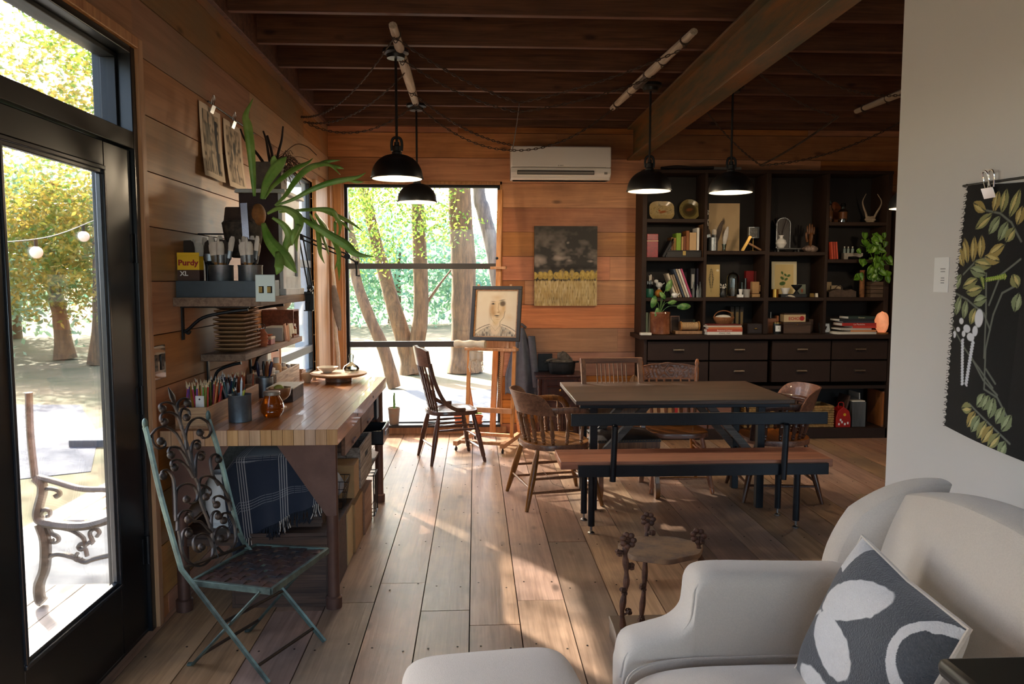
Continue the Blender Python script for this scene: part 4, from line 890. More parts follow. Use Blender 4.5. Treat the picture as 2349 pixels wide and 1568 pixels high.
for i,(c,lab,dx,ry,rx) in enumerate((('1b1b3a','dark purple handled scissors','-.02',-.25,.1),('141414','black handled awl','.0',-.1,-.2),('e0a21e','yellow handled craft knife','.01',.15,.1),('d8931a','yellow handled pliers','.02',.28,-.1),('7c4524','brown wooden handled brush','.0',.35,.2),('241a44','violet handled scissors','.01',.5,0))):
    t=T('hand_tool',lab+' sticking out of the corrugated can','tool',(-1.2+float(dx),4.37,BZ+.006)); t.rotation_euler=(rx*.4,ry*.35,0); b=B(); b.cyl((0,0,.0),(0,0,.12),.003); P('shaft',b,m_galv,t); b=B(); b.tube([(0,0,.11),(0,0,.13),(0,0,.17),(0,0,.195)],[.005,.009,.01,.006],10); P('handle',b,mat('handle'+c,c,.35),t)
bt=[('small_jar','white plastic jar with wide lid in the bottle box',4.58,.036,.125,'f0ece2','e9e6de'),('small_jar','short white jar behind the wide jar in the bottle box',4.66,.02,.1,'f1ede4','f4f2ec'),('bottle','peach tinted bottle with white cap in the bottle box',4.75,.032,.17,'d9a574','f2eee6'),('bottle','smaller cloudy bottle next to the peach one in the bottle box',4.85,.024,.13,'e6cdb0','e0dbd2'),('bottle','pinkish bottle near the far end of the bottle box',4.93,.02,.11,'d9a088','d06848'),('bottle','clear squeeze bottle at the far end of the bottle box',4.99,.018,.1,'e6e2da','ffffff')]
for i,(nm,lab,y,r,h,c1,c2) in enumerate(bt):
    lathe_thing(nm,lab,'bottle',(-1.23+.02*(i%2),y,BZ+.013),[(r*.9,0),(r,.004),(r,h*.7),(r*.9,h*.76),(r*.5 if nm=='bottle' else r*.95,h*.8),(r*.5 if nm=='bottle' else r*.95,h*.82)],mat('plastic'+c1,c1,.35,trans=.1),24,parts=(('cap',[(r*.55 if nm=='bottle' else r*1.02,h*.81),(r*.55 if nm=='bottle' else r*1.02,h),(0,h)],mat('cap'+c2,c2,.4)),))
t=T('glue_bottle','large white bottle with a red and black label behind the bottle box','bottle',(-1.352,4.95,BZ)); b=B(); b.taper(-.03,.03,-.05,.05,0,.2,.95); P('body',b,m_wcer,t,bev=.008); b=B(); b.box(.0301,.0312,-.04,.04,.04,.12); P('label_patch',b,m_red,t); b=B(); b.box(.0305,.0316,-.04,.04,.12,.15); P('label_band',b,m_black,t); b=B(); b.lathe([(.014,.2),(.014,.225),(0,.225)],16); P('cap',b,m_wcer,t)
lathe_thing('tea_bowl','small buff stoneware bowl at the end of the bottle box','bowl',(-1.09,4.97,BZ),cup([(.018,0),(.02,.006),(.034,.03),(.038,.058)],.003),mat('buff_clay','d9b48a',.5))
lathe_thing('tea_bowl','small white footed cup under the edge of the turntable','cup',(-1.075,5.11,BZ),cup([(.014,0),(.012,.008),(.03,.025),(.036,.04)],.003),m_cream)
wt=crate('small wooden tray with an amber bottle near the corner window',-1.3,-1.15,5.09,5.2,BZ,.9,m_lwood,name='wooden_tray',cat='tray',slats=1,th=.008)
lathe_thing('amber_bottle','tiny amber bottle with black cap in the wooden tray','bottle',(-1.2,5.14,BZ+.013),[(.018,0),(.019,.03),(.01,.045),(.009,.055)],m_amberd,20,parts=(('cap',[(.011,.053),(.011,.07),(0,.07)],m_black),))
q=at(777,874,Z=BZ)
t=T('turntable','round wooden turntable on a dark base at the far end of the bench','turntable',(q.x,q.y,BZ)); b=B(); b.lathe([(.082,0),(.086,.004),(.086,.036),(0,.036)],40); P('base',b,m_oakX,t); b=B(); b.lathe([(.0,.036),(.16,.037),(.182,.046),(.184,.052),(.182,.056),(0,.056)],64); P('disc',b,wood('turntable_wood','d1a276','b5835a','X',.45,knot=False),t)
lathe_thing('cream_bowl','shallow cream bowl sitting on the turntable','bowl',(q.x-.075,q.y+.02,BZ+.057),cup([(.028,0),(.03,.004),(.055,.018),(.07,.036)],.003),m_cream,40)
t=lathe_thing('glass_flask','clear squat glass flask with loop neck on the turntable','flask',(q.x+.075,q.y+.05,BZ+.057),[(.03,0),(.05,.008),(.055,.022),(.046,.04),(.02,.055),(.013,.062),(.014,.085),(.018,.1),(.014,.115),(.0,.12)],m_gl,32)
# ================= lower wall shelf and its things
def wshelf(label,x1,y0,y1,zt,th,by,drop):
    t=T('wall_shelf',label,'shelf',(XL,y0,zt-th)); w=x1-XL; b=B(); b.box(0.001,w,0,y1-y0,0,th); P('board',b,m_shelf,t,bev=.003)
    for y in by:
        b=B(); y-=y0; b.bar([(.006,y,0),(.006,y,-drop)],.022,.008,(1,0,0)); b.bar([(.0,y,-.005),(w*.8,y,-.005)],.02,.008,(0,0,1)); b.tube(catrom([(.012,y,-drop*.75),(.03,y,-drop*.7),(w*.25,y,-drop*.35),(w*.55,y,-drop*.18),(w*.78,y,-.018)],5),.008,8); b.tube(catrom([(.012,y,-drop*.75),(.03,y,-drop*.82),(.04,y,-drop*.74)],4),.006,6); P('bracket',b,m_black,t)
    return t
wshelf('lower weathered wall shelf holding the stack of wooden trays',-1.166,3.91,5.19,1.125,.035,(4.0,4.75),.17)
m_tray=wood('carved_tray_wood','b08a68','7a573e','X',.75,gs=1.5,vary=.2,knot=False,hue=.01)
tr=None
for k in range(11):
    if tr is None:
        tr=T('wooden_tray','',"tray",(0,0,0),0,'carved wooden trays stacked on the lower shelf'); b=B()
        def g(u,v,o=0):
            x=(2*u-1);y=(2*v-1); e=max(abs(x)**4,abs(y)**4); s=.86+.14*e; return (x*.078*s,y*.135*s,.004+.02*e+o)
        b.grid(lambda u,v:g(u,v,.004),16,16); b.grid(lambda u,v:g(u,v,-.003),16,16); ring=[i for i in range(16)]+[j*16+15 for j in range(1,16)]+[15*16+i for i in range(14,-1,-1)]+[j*16 for j in range(14,0,-1)]
        for a,c in zip(ring,ring[1:]+ring[:1]): b.f.append((a,a+256,c+256,c))
        P('tray_body',b,m_tray,tr); q_=tr
    else: q_=dup(tr,(0,0,0))
    q_.location=(-1.25+rr.uniform(-.006,.006),4.07+rr.uniform(-.006,.006),1.127+k*.0215); q_.rotation_euler=(0,0,rad(rr.uniform(-2,2)))
    q_['label']='carved wooden tray in the stack on the lower wall shelf, '+['lowest','second from the bottom','third from the bottom','fourth from the bottom','fifth from the bottom','middle one','fifth from the top','fourth from the top','third from the top','second from the top','topmost'][k]
lathe_thing('ringed_vase','small ringed salmon clay vase beside the tray stack','vase',(-1.2,4.36,1.126),[(.02,0)]+[(.024+(.003 if k%2 else -.002)+.004*math.sin(k/8*PI),.006+.009*k) for k in range(9)]+[(.012,.092),(.013,.1),(0,.1)],m_terra)
t=T('card_box','small patterned card box with lid on the lower shelf','box',(-1.215,4.5,1.126)); b=B(); b.box(-.035,.035,-.045,.045,0,.032); P('body',b,mat('faded_red','a05a50',.6,noise=.2),t,bev=.002); b=B(); b.box(-.037,.037,-.047,.047,.032,.046); P('lid',b,mat('faded_cream','c8aa8c',.6,noise=.2),t,bev=.002)
lathe_thing('clay_saucer','little clay saucer on top of the patterned box','saucer',(-1.21,4.5,1.173),cup([(.015,0),(.03,.012)],.002),m_terra)
t=T('wire_rack','small black wire rack holding spectacles over the box','rack',(-1.3,4.5,1.126)); b=B()
b.tube([(-.04,-.06,.0),(-.04,-.06,.09),(.05,-.06,.09),(.05,-.06,0)],.003,6); b.tube([(-.04,.06,.0),(-.04,.06,.09),(.05,.06,.09),(.05,.06,0)],.003,6); b.cyl((-.04,-.06,.09),(-.04,.06,.09),.003); b.cyl((.05,-.06,.09),(.05,.06,.09),.003); P('frame',b,m_black,t)
for k in range(2): b=B(); b.tube([(.05+.022*math.cos(a),-.03+k*.05,.1+.02*math.sin(a)) for a in[i*PI/6 for i in range(12)]],.0025,6,closed=True); P('spectacle_rim',b,m_black,t)
t=T('storage_bin','clear plastic bin of rags and sponges on the lower shelf','bin',(-1.24,4.83,1.126)); b=B(); b.taper(-.06,.06,-.11,.11,0,.085,1.08); P('body',b,mat('frosted_plastic','cfd3cf',.35,trans=.35),t,bev=.004)
b=B(); b.grid(lambda u,v:(.062+.012*math.sin(u*9)+.01*v,-.1+.09*u,.1-.1*v+.01*math.sin(7*u)),10,8); P('hanging_rag',b,mat('pink_rag','d3a68c',.9),t,sol=.002); b=B(); b.grid(lambda u,v:(.062+.01*math.sin(u*8)+.01*v,.02+.08*u,.1-.09*v*(1-.3*u)),10,8); P('hanging_rag',b,mat('cream_rag','e6e2d0',.9),t,sol=.002)
t=T('cubby_crate','open fronted wooden crate at the far end of the lower shelf','crate',(-1.385,5.03,1.126)); 
for nm,a in(('side_panel',(0,.2,-.0,.012,0,.17)),('side_panel',(0,.2,.148,.16,0,.17)),('top_panel',(0,.2,0,.16,.17,.18)),('bottom_panel',(0,.2,.012,.148,0,.01)),('back_panel',(0,.006,.012,.148,.01,.17))): b=B(); b.box(*a); P(nm,b,wood('crate_reddish','8a4f36','5f3324','Y',.6,knot=False),t)
lathe_thing('pill_bottle','little amber bottle with a paper label inside the cubby crate','bottle',(-1.2,5.1,1.138),[(.017,0),(.017,.05),(.011,.056),(.011,.062)],m_amberd,18,parts=(('paper_label',[(.0175,.01),(.0175,.04)],m_paper),('cap',[(.014,.06),(.014,.075),(0,.075)],m_wcer)))
lathe_thing('mixing_bowl','cream stoneware bowl standing on the cubby crate','bowl',(-1.27,5.09,1.308),cup([(.03,0),(.032,.005),(.055,.03),(.062,.06)],.004),m_cream,32)
# ================= upper wall shelf and its things
SX=-.99; SZT=1.42
wshelf('upper weathered wall shelf under the brush trays',SX,3.58,4.5,SZT,.042,(3.68,4.36),.16)
t=T('brush_tray','slate blue box tray of paint brushes on the upper shelf','tray',(-1.19,3.78,SZT)); b=B(); 
for a in((-.19,.19,-.18,-.17,0,.076),(-.19,.19,.17,.18,0,.076),(-.19,-.18,-.17,.17,0,.076),(.18,.19,-.17,.17,0,.076),(-.18,.18,-.17,.17,0,.008)): b.box(*a)
P('body',b,m_slate,t,bev=.001)
t=T('purdy_box','yellow and brown paint brush carton in the slate tray','carton',(-1.33,3.655,SZT+.009)); w=.05
b=B(); b.box(-w,w,-.03,.03,0,.118); P('lower_body',b,mat('box_brown','4a2f22',.5),t); b=B(); b.box(-w,w,-.03,.03,.118,.182); P('upper_body',b,mat('box_yellow','f0c21c',.45),t); b=B(); b.box(-w-.001,w+.001,-.03,-.028,.182,.198); P('hanging_tab',b,MC['box_yellow'],t,bev=.003)
text('carton_word','Purdy',.036,mat('box_redtext','a3261c',.5),t,(0,-.0312,.15),(rad(90),0,0),bold=.0012,sx=1.08); text('carton_size','XL',.03,mat('white_text','f1efe8',.5),t,(-.02,-.0312,.1),(rad(90),0,0),bold=.0008)
t['label']='yellow and brown paint brush carton in the slate tray'; t.name='brush_carton'
m_bh=mat('brush_handle_black','15171a',.35); m_bw=mat('brush_handle_wood','b07f4e',.5); m_bris=mat('pale_bristle','d9cfc0',.9,noise=.1); m_brisd=mat('dark_bristle','40352d',.9)
def brush(lab,w,ln,mh,mb,flat=True,up=True):
    t=T('paint_brush',lab,'brush',(0,0,0),0); k=.35 if flat else 1
    b=B(); b.tube([(0,0,0),(0,0,ln*.25),(0,0,ln*.5),(0,0,ln*.62)],[.004,.007,.005,w*.45],10,sx=1,sy=.5 if flat else 1,ref=(0,1,0)); P('handle',b,mh,t)
    b=B(); b.tube([(0,0,ln*.6),(0,0,ln*.75)],[w*.5,w*.5],12,sx=1,sy=k,ref=(0,1,0)); P('ferrule',b,m_galv,t)
    b=B(); b.tube([(0,0,ln*.75),(0,0,ln*.85),(0,0,ln*.95),(0,0,ln)],[w*.5,w*.54,w*.5,w*.3],12,sx=1,sy=k,ref=(0,1,0)); P('bristles',b,mb,t); return t
can=[]
for i,(px,lab) in enumerate(((508,'galvanised can of brushes in the middle of the slate tray'),(575,'galvanised can of brushes at the right end of the slate tray'))):
    c=at(px,640,Y=3.72); t=lathe_thing('steel_can',lab,'can',(c.x,3.72,SZT+.009),cup([(.054,0),(.056,.002),(.056,.135),(.058,.138),(.058,.142)],.0015),m_galv,36); can.append(c.x)
protos=[brush('wide pale bristled brush',.062,.25,m_bw,m_bris),brush('thin round brush',.012,.27,m_bh,m_bris,False),brush('dark bristled flat brush',.058,.26,m_bh,m_brisd),brush('wooden handled mop brush',.036,.25,m_bw,m_bris,False),brush('narrow flat brush',.026,.28,m_bh,m_bris)]
used_=[0]*5
def put(kind,x,y,z,rx,ry,lab):
    p=protos[kind]
    if not used_[kind]: used_[kind]=1; q=p; q.location=(x,y,z); q.rotation_euler=(rx,ry,rr.uniform(-.5,.5))
    else: q=dup(p,(x,y,z),(rx,ry,rr.uniform(-.5,.5)))
    q['label']=lab
nm_=['wide pale bristled brush','thin round brush','dark bristled flat brush','wooden handled mop brush','narrow flat brush']
where=['the middle galvanised can','the right galvanised can']
for ci,cx in enumerate(can):
    for i,(k,ry) in enumerate(((1,-.22),(0,-.12),(0,.04),(4,-.05),(1,.08),(3,.16),(4,.2),(2,.1),(1,-.1),(3,.0),(4,-.16))):
        q=(i-5)/5; lx=.025*math.sin(i*2.4); ly=.028*math.cos(i*2.4)
        put(k,cx+lx*.5-ry*.05,3.72+ly*.6,SZT+.013,-ly*4,ry,nm_[k]+' standing in '+where[ci]+['',', leaning left',', leaning right'][1 if ry<0 else 2])
for i,(x,ry,k) in enumerate(((-1.36,-.1,2),(-1.35,.02,0),(-1.31,-.06,4),(-1.28,.05,2),(-1.25,-.1,4),(-1.34,-.14,1),(-1.29,.0,1))):
    put(k,x,3.76+.03*(i%3),SZT+.01,0,ry*.8,nm_[k]+' standing behind the yellow carton')
gi={}
for o in list(bpy.data.objects):
    if o.name.startswith('paint_brush'): o['group']='brushes standing in the slate tray'
t=T('switch_plate','pale green steel plate with two openings at the shelf corner','plate',(-.965,3.572,1.4)); b=B(); b.box(-.045,.045,-.004,.0,0,.125); P('plate',b,mat('pale_green_steel','c3cdc4',.4,metal=.3),t,bev=.002)
for x in(-.018,.02): b=B(); b.box(x-.011,x+.011,-.0055,-.004,.04,.072); o=P('opening',b,m_dark,t); b=B(); [b.box(x-.011+.006*k,x-.0075+.006*k,-.008,-.004,.043,.069) for k in range(3)]; P('brass_clip',b,m_gold,o)
lathe_thing('ceramic_beaker','tall white beaker behind the green switch plate','beaker',(-1.04,3.99,SZT),cup([(.016,0),(.018,.003),(.03,.08)],.003),m_wcer)
lathe_thing('spice_jar','small clear jar with a red lid on the upper shelf','jar',(-1.015,3.9,SZT),[(.014,0),(.014,.035)],m_gl,18,parts=(('lid',[(.015,.034),(.015,.046),(0,.046)],m_red),))
# tall narrow case with white front
t=T('tall_cabinet','tall dark wooden case with a chippy white front and tin top','cabinet',(-1.195,4.27,SZT)); h=.53
b=B(); b.box(-.03,.17,-.2,.2,0,h); P('case',b,mat('case_brown','3d1d17',.5,noise=.15),t,bev=.003)
mwf=mat('chippy_white','d8dde2',.6,noise=.08)
b=B(); b.box(.17,.19,-.2,-.13,0,h); b.box(.17,.19,.13,.2,0,h); b.box(.17,.19,-.13,.13,0,.1); b.box(.17,.19,-.13,.13,h-.06,h); P('front_frame',b,mwf,t,bev=.002)
b=B(); b.box(.172,.18,-.13,.13,.1,h-.06); P('door',b,mat('grey_glass_door','6d6a70',.3,noise=.2),t)
b=B(); b.taper(-.045,.215,-.225,.225,h,h+.02,.97); P('cornice',b,mwf,t,bev=.003); b=B(); b.box(.17,.205,-.21,.21,0,.035); P('plinth',b,mwf,t,bev=.003)
CT=SZT+h+.021
t=T('root_pot','square grey brown pot of dry twigs and wiry roots on the tall case','pot',(-1.09,4.2,CT)); b=B(); b.taper(-.068,.068,-.068,.068,0,.15,1.02); P('pot',b,mat('driftwood_pot','6e625a',.8,noise=.25,bump=.3),t,bev=.006)
m_twig=mat('dark_twig','2c1f1c',.8); r2=random.Random(3)
for pts in([(-.03,0,.14),(-.07,0,.2),(-.13,0,.27),(-.155,.0,.33)],[(.0,0,.14),(-.01,0,.2),(-.02,0,.27),(-.035,0,.32)],[(.01,.02,.14),(.0,.02,.22),(-.02,.02,.3)],[(.03,0,.14),(.04,0,.2),(.06,0,.27),(.07,0,.345)]): b=B(); b.tube(catrom(pts,5),[.009-.0003*i for i in range(len(pts)*5-4)],8); P('twig',b,m_twig,t)
b=B()
for i in range(90):
    a=r2.uniform(-1.2,1.6); l=r2.uniform(.04,.13); p0=V((.04+r2.uniform(-.03,.05),r2.uniform(-.06,.06),.13+r2.uniform(-.03,.05))); d=V((math.cos(a),r2.uniform(-.6,.6),math.sin(a)*.6)); p1=p0+d*l*.5+V((0,0,r2.uniform(-.01,.03))); p2=p0+d*l+V((0,0,-r2.uniform(0,.06))); b.tube(catrom([p0,p1,p2],3),.0018,4)
P('roots',b,mat('wiry_root','5f4436',.9),t)['kind']='stuff'
b=B(); pp=catrom([(.03,0,.15),(.08,0,.21),(.14,-.01,.25),(.2,-.02,.235),(.25,-.03,.19)],6); b.tube(pp,.0025,5); P('curved_wire',b,mat('wiry_root','5f4436',.9),t)
# staghorn fern
m_fern=mat('fern_green','6a9a38',.38,col2='9dbb62',nsc=7); 
t=T('staghorn_fern','large staghorn fern with long forked fronds mounted over the brush tray','fern',(-1.1,3.88,1.78))
o0=V((-1.1,3.88,1.78))
b=B(); b.lathe([(.05,-.17),(.07,-.16),(.088,-.08),(.1,-.0),(.09,.01),(0,.02)],18,(-.05,0,0)); P('bark_basket',b,mat('marbled_bark','5a5044',.9,col2='2f2924',nsc=30,bump=.6),t)
b=B(); b.taper(-.125,.03,-.07,.07,.0,.075,.9); P('bark_block',b,mat('dark_bark_block','43332a',.9,noise=.3,bump=.4),t,bev=.006)
b=B(); b.ell((.035,-.03,.04),(.035,.05,.055),14,9); P('shield_frond',b,mat('brown_shield','8a5a2c',.8,noise=.3),t)
b=B(); b.cyl((-.289,.05,-.05),(-.05,.05,-.05),.004); P('wall_hook',b,m_black,t)
b=B(); b.bar([(-.015,-.1,.09),(-.01,-.1,-.02),(-.005,-.105,-.15),(.0,-.1,-.2)],.032,.003,(0,1,0)); P('metal_strap',b,mat('strap_steel','8e8a94',.25,metal=.9),t)
def frond(pts,wd,dy=.15,forks=(),twist=.4):
    def Z(p,k): return at(380+p[0]*.3061,220+p[1]*.3061,Y=3.80+dy*k)-o0
    n=len(pts); pp=catrom([Z(p,i/(n-1)) for i,p in enumerate(pts)],6); N=len(pp); b=B(); W=wd*.3061/1750*3.9*1.1
    def rib(pp,W,w0=.3):
        N=len(pp)
        def g(u,v):
            i=v*(N-1); k=min(int(i),N-2); p=pp[k].lerp(pp[k+1],i-k); tn=(pp[k+1]-pp[k]).normalized(); s=tn.cross(V((.25,-1,twist))).normalized(); nn=s.cross(tn); w=W*(w0+(1-w0)*math.sin(min(1,v*1.6)*PI/2))*(1-max(0,v-.55)**1.5*3.1) ; w=max(w,W*.04)
            return p+s*(w*(u-.5))+nn*(-abs(u-.5)*w*.35)
        b.grid(g,5,N)
    rib(pp,W)
    for (i0,q) in forks:
        s=Z(pts[i0],i0/(n-1)); rib(catrom([s]+[Z(p,1) for p in q],5),W*.6,.8)
    P('frond',b,m_fern,t,sol=.0012)
frond([(665,750),(655,600),(638,400),(615,220),(600,140),(655,20)],58,.05)
frond([(720,770),(755,650),(815,550),(870,485),(905,455)],75,.1,[(2,[(810,490),(815,445)])])
frond([(740,770),(800,680),(900,590),(980,535),(1060,500),(1105,465)],40,.3)
frond([(820,820),(900,740),(960,650),(1040,560),(1130,515),(1230,515),(1310,590)],45,.3,[(4,[(1200,490),(1310,480)]),(5,[(1290,530),(1335,545)])])
frond([(830,820),(960,770),(1080,705),(1220,650),(1350,622),(1440,605),(1500,575)],42,.1,[(4,[(1420,640),(1485,645)])])
frond([(760,880),(850,835),(930,855),(990,900),(1000,960),(975,1060),(985,1165)],62,-.15,[(4,[(960,1040),(950,1120)])])
frond([(850,870),(1060,850),(1230,850),(1285,910),(1310,980),(1285,1085)],36,.2,[(3,[(1270,960),(1275,1060)])])
frond([(1000,860),(1150,850),(1260,885),(1380,940),(1480,1015)],36,.3,[(2,[(1330,950),(1390,1025)])])
frond([(1000,900),(1100,960),(1250,1050),(1350,1110),(1430,1180),(1560,1205)],66,-.1)
frond([(730,950),(775,1070),(850,1160),(920,1240),(980,1325)],95,-.2,[(2,[(850,1270),(830,1340)])])
frond([(800,910),(880,960),(925,1040),(900,1130),(920,1190)],55,.0)
frond([(1080,880),(1130,980),(1150,1080),(1160,1180),(1190,1255)],34,.2); frond([(1120,930),(1180,1050),(1205,1120),(1225,1195)],32,.25)
frond([(1200,1000),(1280,1110),(1300,1200),(1265,1305)],28,.1); frond([(1230,1050),(1290,1170),(1300,1290),(1300,1385)],26,.15); frond([(1120,880),(1180,960),(1230,1030),(1275,1065)],50,.2)
frond([(960,1000),(940,1070),(905,1110),(885,1190)],60,.05)
# adjustable lamp
t=T('swing_arm_lamp','black spring arm desk lamp clamped to the end of the upper shelf','desk lamp',(-.96,4.53,SZT)); Yl=4.6; q0=V((-.96,4.53,SZT))
def L_(px,py,y=4.55): return at(px,py,Y=y)-q0
ma=m_black
b=B(); b.box(-.035,.015,-.045,.0,.0,.012); b.box(-.035,.015,-.01,.0,-.1,.012); b.cyl((-.015,-.03,-.1),(-.015,-.03,-.044),.005); b.lathe([(.014,-.05),(.014,-.044)],12,(-.015,-.03,0)); b.box(-.035,.015,-.045,0,-.1,-.094); P('clamp',b,ma,t)
b=B(); j0,j1,j2=L_(712,660),L_(690,543),L_(797,588)
for o_ in(-.012,.012): b=B(); b.cyl(j0+V((o_,0,0)),j1+V((o_,0,0)),.0045); P('lower_arm',b,ma,t); b=B(); b.cyl(j1+V((0,0,o_)),j2+V((0,0,o_)),.0045); P('upper_arm',b,ma,t)
for j in(j0,j1,j2): b=B(); b.lathe([(.018,-.012),(.018,.012)],16,m=Matrix.Translation(j)@Matrix.Rotation(rad(90),4,'X')); P('joint',b,ma,t)
b=B(); b.cyl(V((-.01,-.02,.012)),j0,.01); P('post',b,ma,t)
b=B(); b.tube([j2,L_(815,600),L_(818,612),L_(818,632),L_(826,632)],.006,6); b.lathe([(.012,-.01),(.012,.01)],10,m=Matrix.Translation(L_(818,603))); P('lamp_bracket',b,ma,t)
# outlet plate
t=T('outlet_plate','glossy black double outlet plate on the wall beside the door','outlet',(XL,3.39,1.14)); b=B(); b.box(.0005,.006,-.075,.075,-.075,.075); P('plate',b,mat('glossy_black','0b0b0c',.08,spec=.9,coat=1),t,bev=.004)
for y in(-.035,.035): b=B(); b.box(.006,.01,y-.018,y+.018,-.035,.035); o=P('receptacle',b,mat('outlet_black','161617',.2),t,bev=.002); b=B(); [b.box(.01,.0105,y-.007,y-.004,z,z+.01) for z in(.012,-.02)]; [b.box(.01,.0105,y+.004,y+.007,z,z+.01) for z in(.012,-.02)]; P('slots',b,m_dark,o)
# prints on the wall
pm=paint_mat('print_ink',.8)
def prt(lab,ya,yb,z0,z1,seed,rot):
    w,h=yb-ya,z1-z0; a=Art(w,h,70,84,'d9c6ae'); n1=a.n(14,16,seed); n2=a.n(40,6,seed+1); n3=a.n(5,6,seed+2)
    ins=((a.X>.03)&(a.X<w-.03)&(a.Y>.03)&(a.Y<h-.03))*1.
    a.mix(ins*(.35+.4*n3),'9d8466'); a.mix(ins*np.clip((n1-.5)*3,0,1)*.8,'4c4136'); a.mix(ins*np.clip((n2-.62)*6,0,1)*.8,'221d1c'); a.rect(w*.2,w*.45,h*.45,h*.75,'3f463f',.6) if seed<20 else a.ell(w*.55,h*.62,w*.12,h*.12,0,'3a3a36',.3)
    if seed<20: a.mix(((np.abs(a.X-w*.78)<.012+.012*n1)&(a.Y>.04)&(a.Y<h*.85))*1.,'17151c')
    t=T('art_print',lab,'print',(XL,(ya+yb)/2,z1),0,'dark ink prints clipped to the left wall')
    a.mesh('paper_sheet',pm,lambda x,y:(.006+.02*(1-y/h)**2*(1 if seed<20 else 1.4)+.004*math.sin(x*20),x-w/2,y-h),t)
    return t
prt('dark ink print on cream paper, nearer the door',3.99,4.31,2.03,2.4,11,0); prt('brown ink print curling at the bottom, behind the fern frond',4.36,4.68,2.02,2.39,31,0)
m_clip=mat('polished_steel','cfcfcf',.15,metal=1)
def clip(lab,loc,rz,parent=None,s=1.):
    t=T('binder_clip',lab,'clip',loc,rz,'silver binder clips'); b=B(); b.add([(-.02*s,0,-.03*s),(.02*s,0,-.03*s),(.02*s,-.012*s,0),(-.02*s,-.012*s,0),(-.02*s,-.014*s,-.001),(.02*s,-.014*s,-.001),(.02*s,-.003,-.031*s),(-.02*s,-.003,-.031*s)],[(0,1,2,3),(4,5,6,7),(0,3,4,7),(1,6,5,2),(3,2,5,4),(0,7,6,1)]); P('jaw',b,m_clip,t,bev=.0008)
    for x,tl in((-.008*s,.25),(.010*s,-.1)): b=B(); b.tube(catrom([(x-.005*s,-.007*s,0),(x-.009*s,-.010*s,.02*s),(x-.006*s,-.013*s-.01*tl,.036*s),(x+.006*s,-.013*s-.01*tl,.036*s),(x+.009*s,-.010*s,.02*s),(x+.005*s,-.007*s,0)],4),.0018*s,6); P('handle',b,m_clip,t)
    return t
clip('silver clip on the print nearer the door',(XL+.012,4.15,2.41),rad(90),s=1.3); clip('silver clip on the print behind the fern frond',(XL+.012,4.5,2.4),rad(90),s=1.3)
b=B(); b.cyl((XL+.008,4.12,2.425),(XL+.008,4.95,2.415),.004); S('hanging_rod','thin dark rod holding the prints on the left wall','rod',b,m_black)
# ================= under the bench
X0=-.66
crate('big dark wooden trunk on the floor under the near end of the bench',-1.12,-.675,3.45,3.92,.0,.29,m_dwood,name='storage_chest',cat='trunk',slats=1,open_=False,th=.014)
t=lathe_thing('ceramic_pitcher','white ceramic pot behind the iron chair on the bench shelf','pot',(-1.2,3.58,.353),[(.06,0),(.062,.012),(.045,.02),(.05,.035),(.066,.09),(.07,.15),(.06,.2),(.052,.235),(.056,.25),(.05,.252),(.046,.235),(.05,.2),(0,.19)],m_wcer,32)
t=T('steel_cabinet','grey speckled metal box standing behind the white pot','box',(-1.2,3.95,.353)); b=B(); b.box(-.17,.17,-.16,.16,0,.39); P('body',b,mat('grey_speckled','8b877e',.7,noise=.2,nsc=60),t,bev=.004); b=B(); b.box(-.172,.172,-.162,-.15,.34,.36); P('rim_band',b,MC['grey_speckled'],t)
bs=T('laundry_basket','dark basket under the fringed throw','basket',(-.87,3.62,.353)); b=B(); b.taper(-.16,.15,-.1,.14,0,.29,1.); P('body',b,m_dwood,bs); b=B(); [b.box(-.165,.155,-.105,-.1,.02+.03*k,.035+.03*k) for k in range(6)]; P('weave_band',b,m_dwood,bs)
bs['label']='dark slatted basket hidden beneath the plaid throw'
# plaid throw
w,h=.50,.66; a=Art(w,h,230,250,'141b2a')
for xs in(.07,.26,.43):
    for k in range(4): a.line([(xs+k*.011,0),(xs+k*.011,h)],.0042,'a79f97')
for ys in(.13,.2+.16,.56):
    for k in range(4): a.mix(((np.abs(a.Y-ys-k*.013)<.0018)&(np.sin(a.X*900)>-.5))*1.,'8f8c8a')
t=T('plaid_throw','navy throw with cream stripes and a fringe draped under the workbench','throw',(-.9,3.62,.36))
def thr(x,y):   # y from hem (0) up over the top to the back
    u=x/w; s=y; X=-.265+x+(.06-.07*u)*(1-min(1,s/.36)); sag=.012*math.sin(u*11+2)+.008*math.sin(u*23)
    R_=.305+.03*u
    if s<.36: z=R_-(.36-s)*(1.0-.5*u)+sag*.4; yy=-.125-.06*(1-s/.36)-.014*math.sin(u*16)*(1-s/.36)
    elif s<.40: z=R_+.02*math.sin((s-.36)/.04*PI/2); yy=-.125+.02*(1-math.cos((s-.36)/.04*PI/2))
    else: z=R_+.02+.012*math.sin(u*7)*math.sin((s-.40)*8); yy=-.105+(s-.40)*.95
    z-=.05*max(0,.12-u)/.12*1.5
    return (X,yy,z)
a.mesh('cloth',paint_mat('woven_wool',.95,bump=.3,bsc=500,sheen=.3),thr,t,sol=.004)
b=B(); b2=B()
for i in range(110):
    x=w*i/109; p=V(thr(x,0)); l=.05+.02*rr.random(); cream=any(abs(x-q-.017)<.025 for q in(.07,.26,.43)); bb=b2 if cream and i%2 else b
    bb.tube(catrom([p,p+V((rr.uniform(-.005,.005),-.004,-l*.5)),p+V((rr.uniform(-.012,.012),-.002,-l))],3),.0025,5)
P('fringe',b,mat('navy_yarn','10151f',.95),t); P('cream_fringe',b2,mat('cream_yarn','b5a99c',.95),t)
carton('brown cardboard box with a printed side under the bench, on the shelf',-.98,-.64,3.98,4.14,.353,.53)
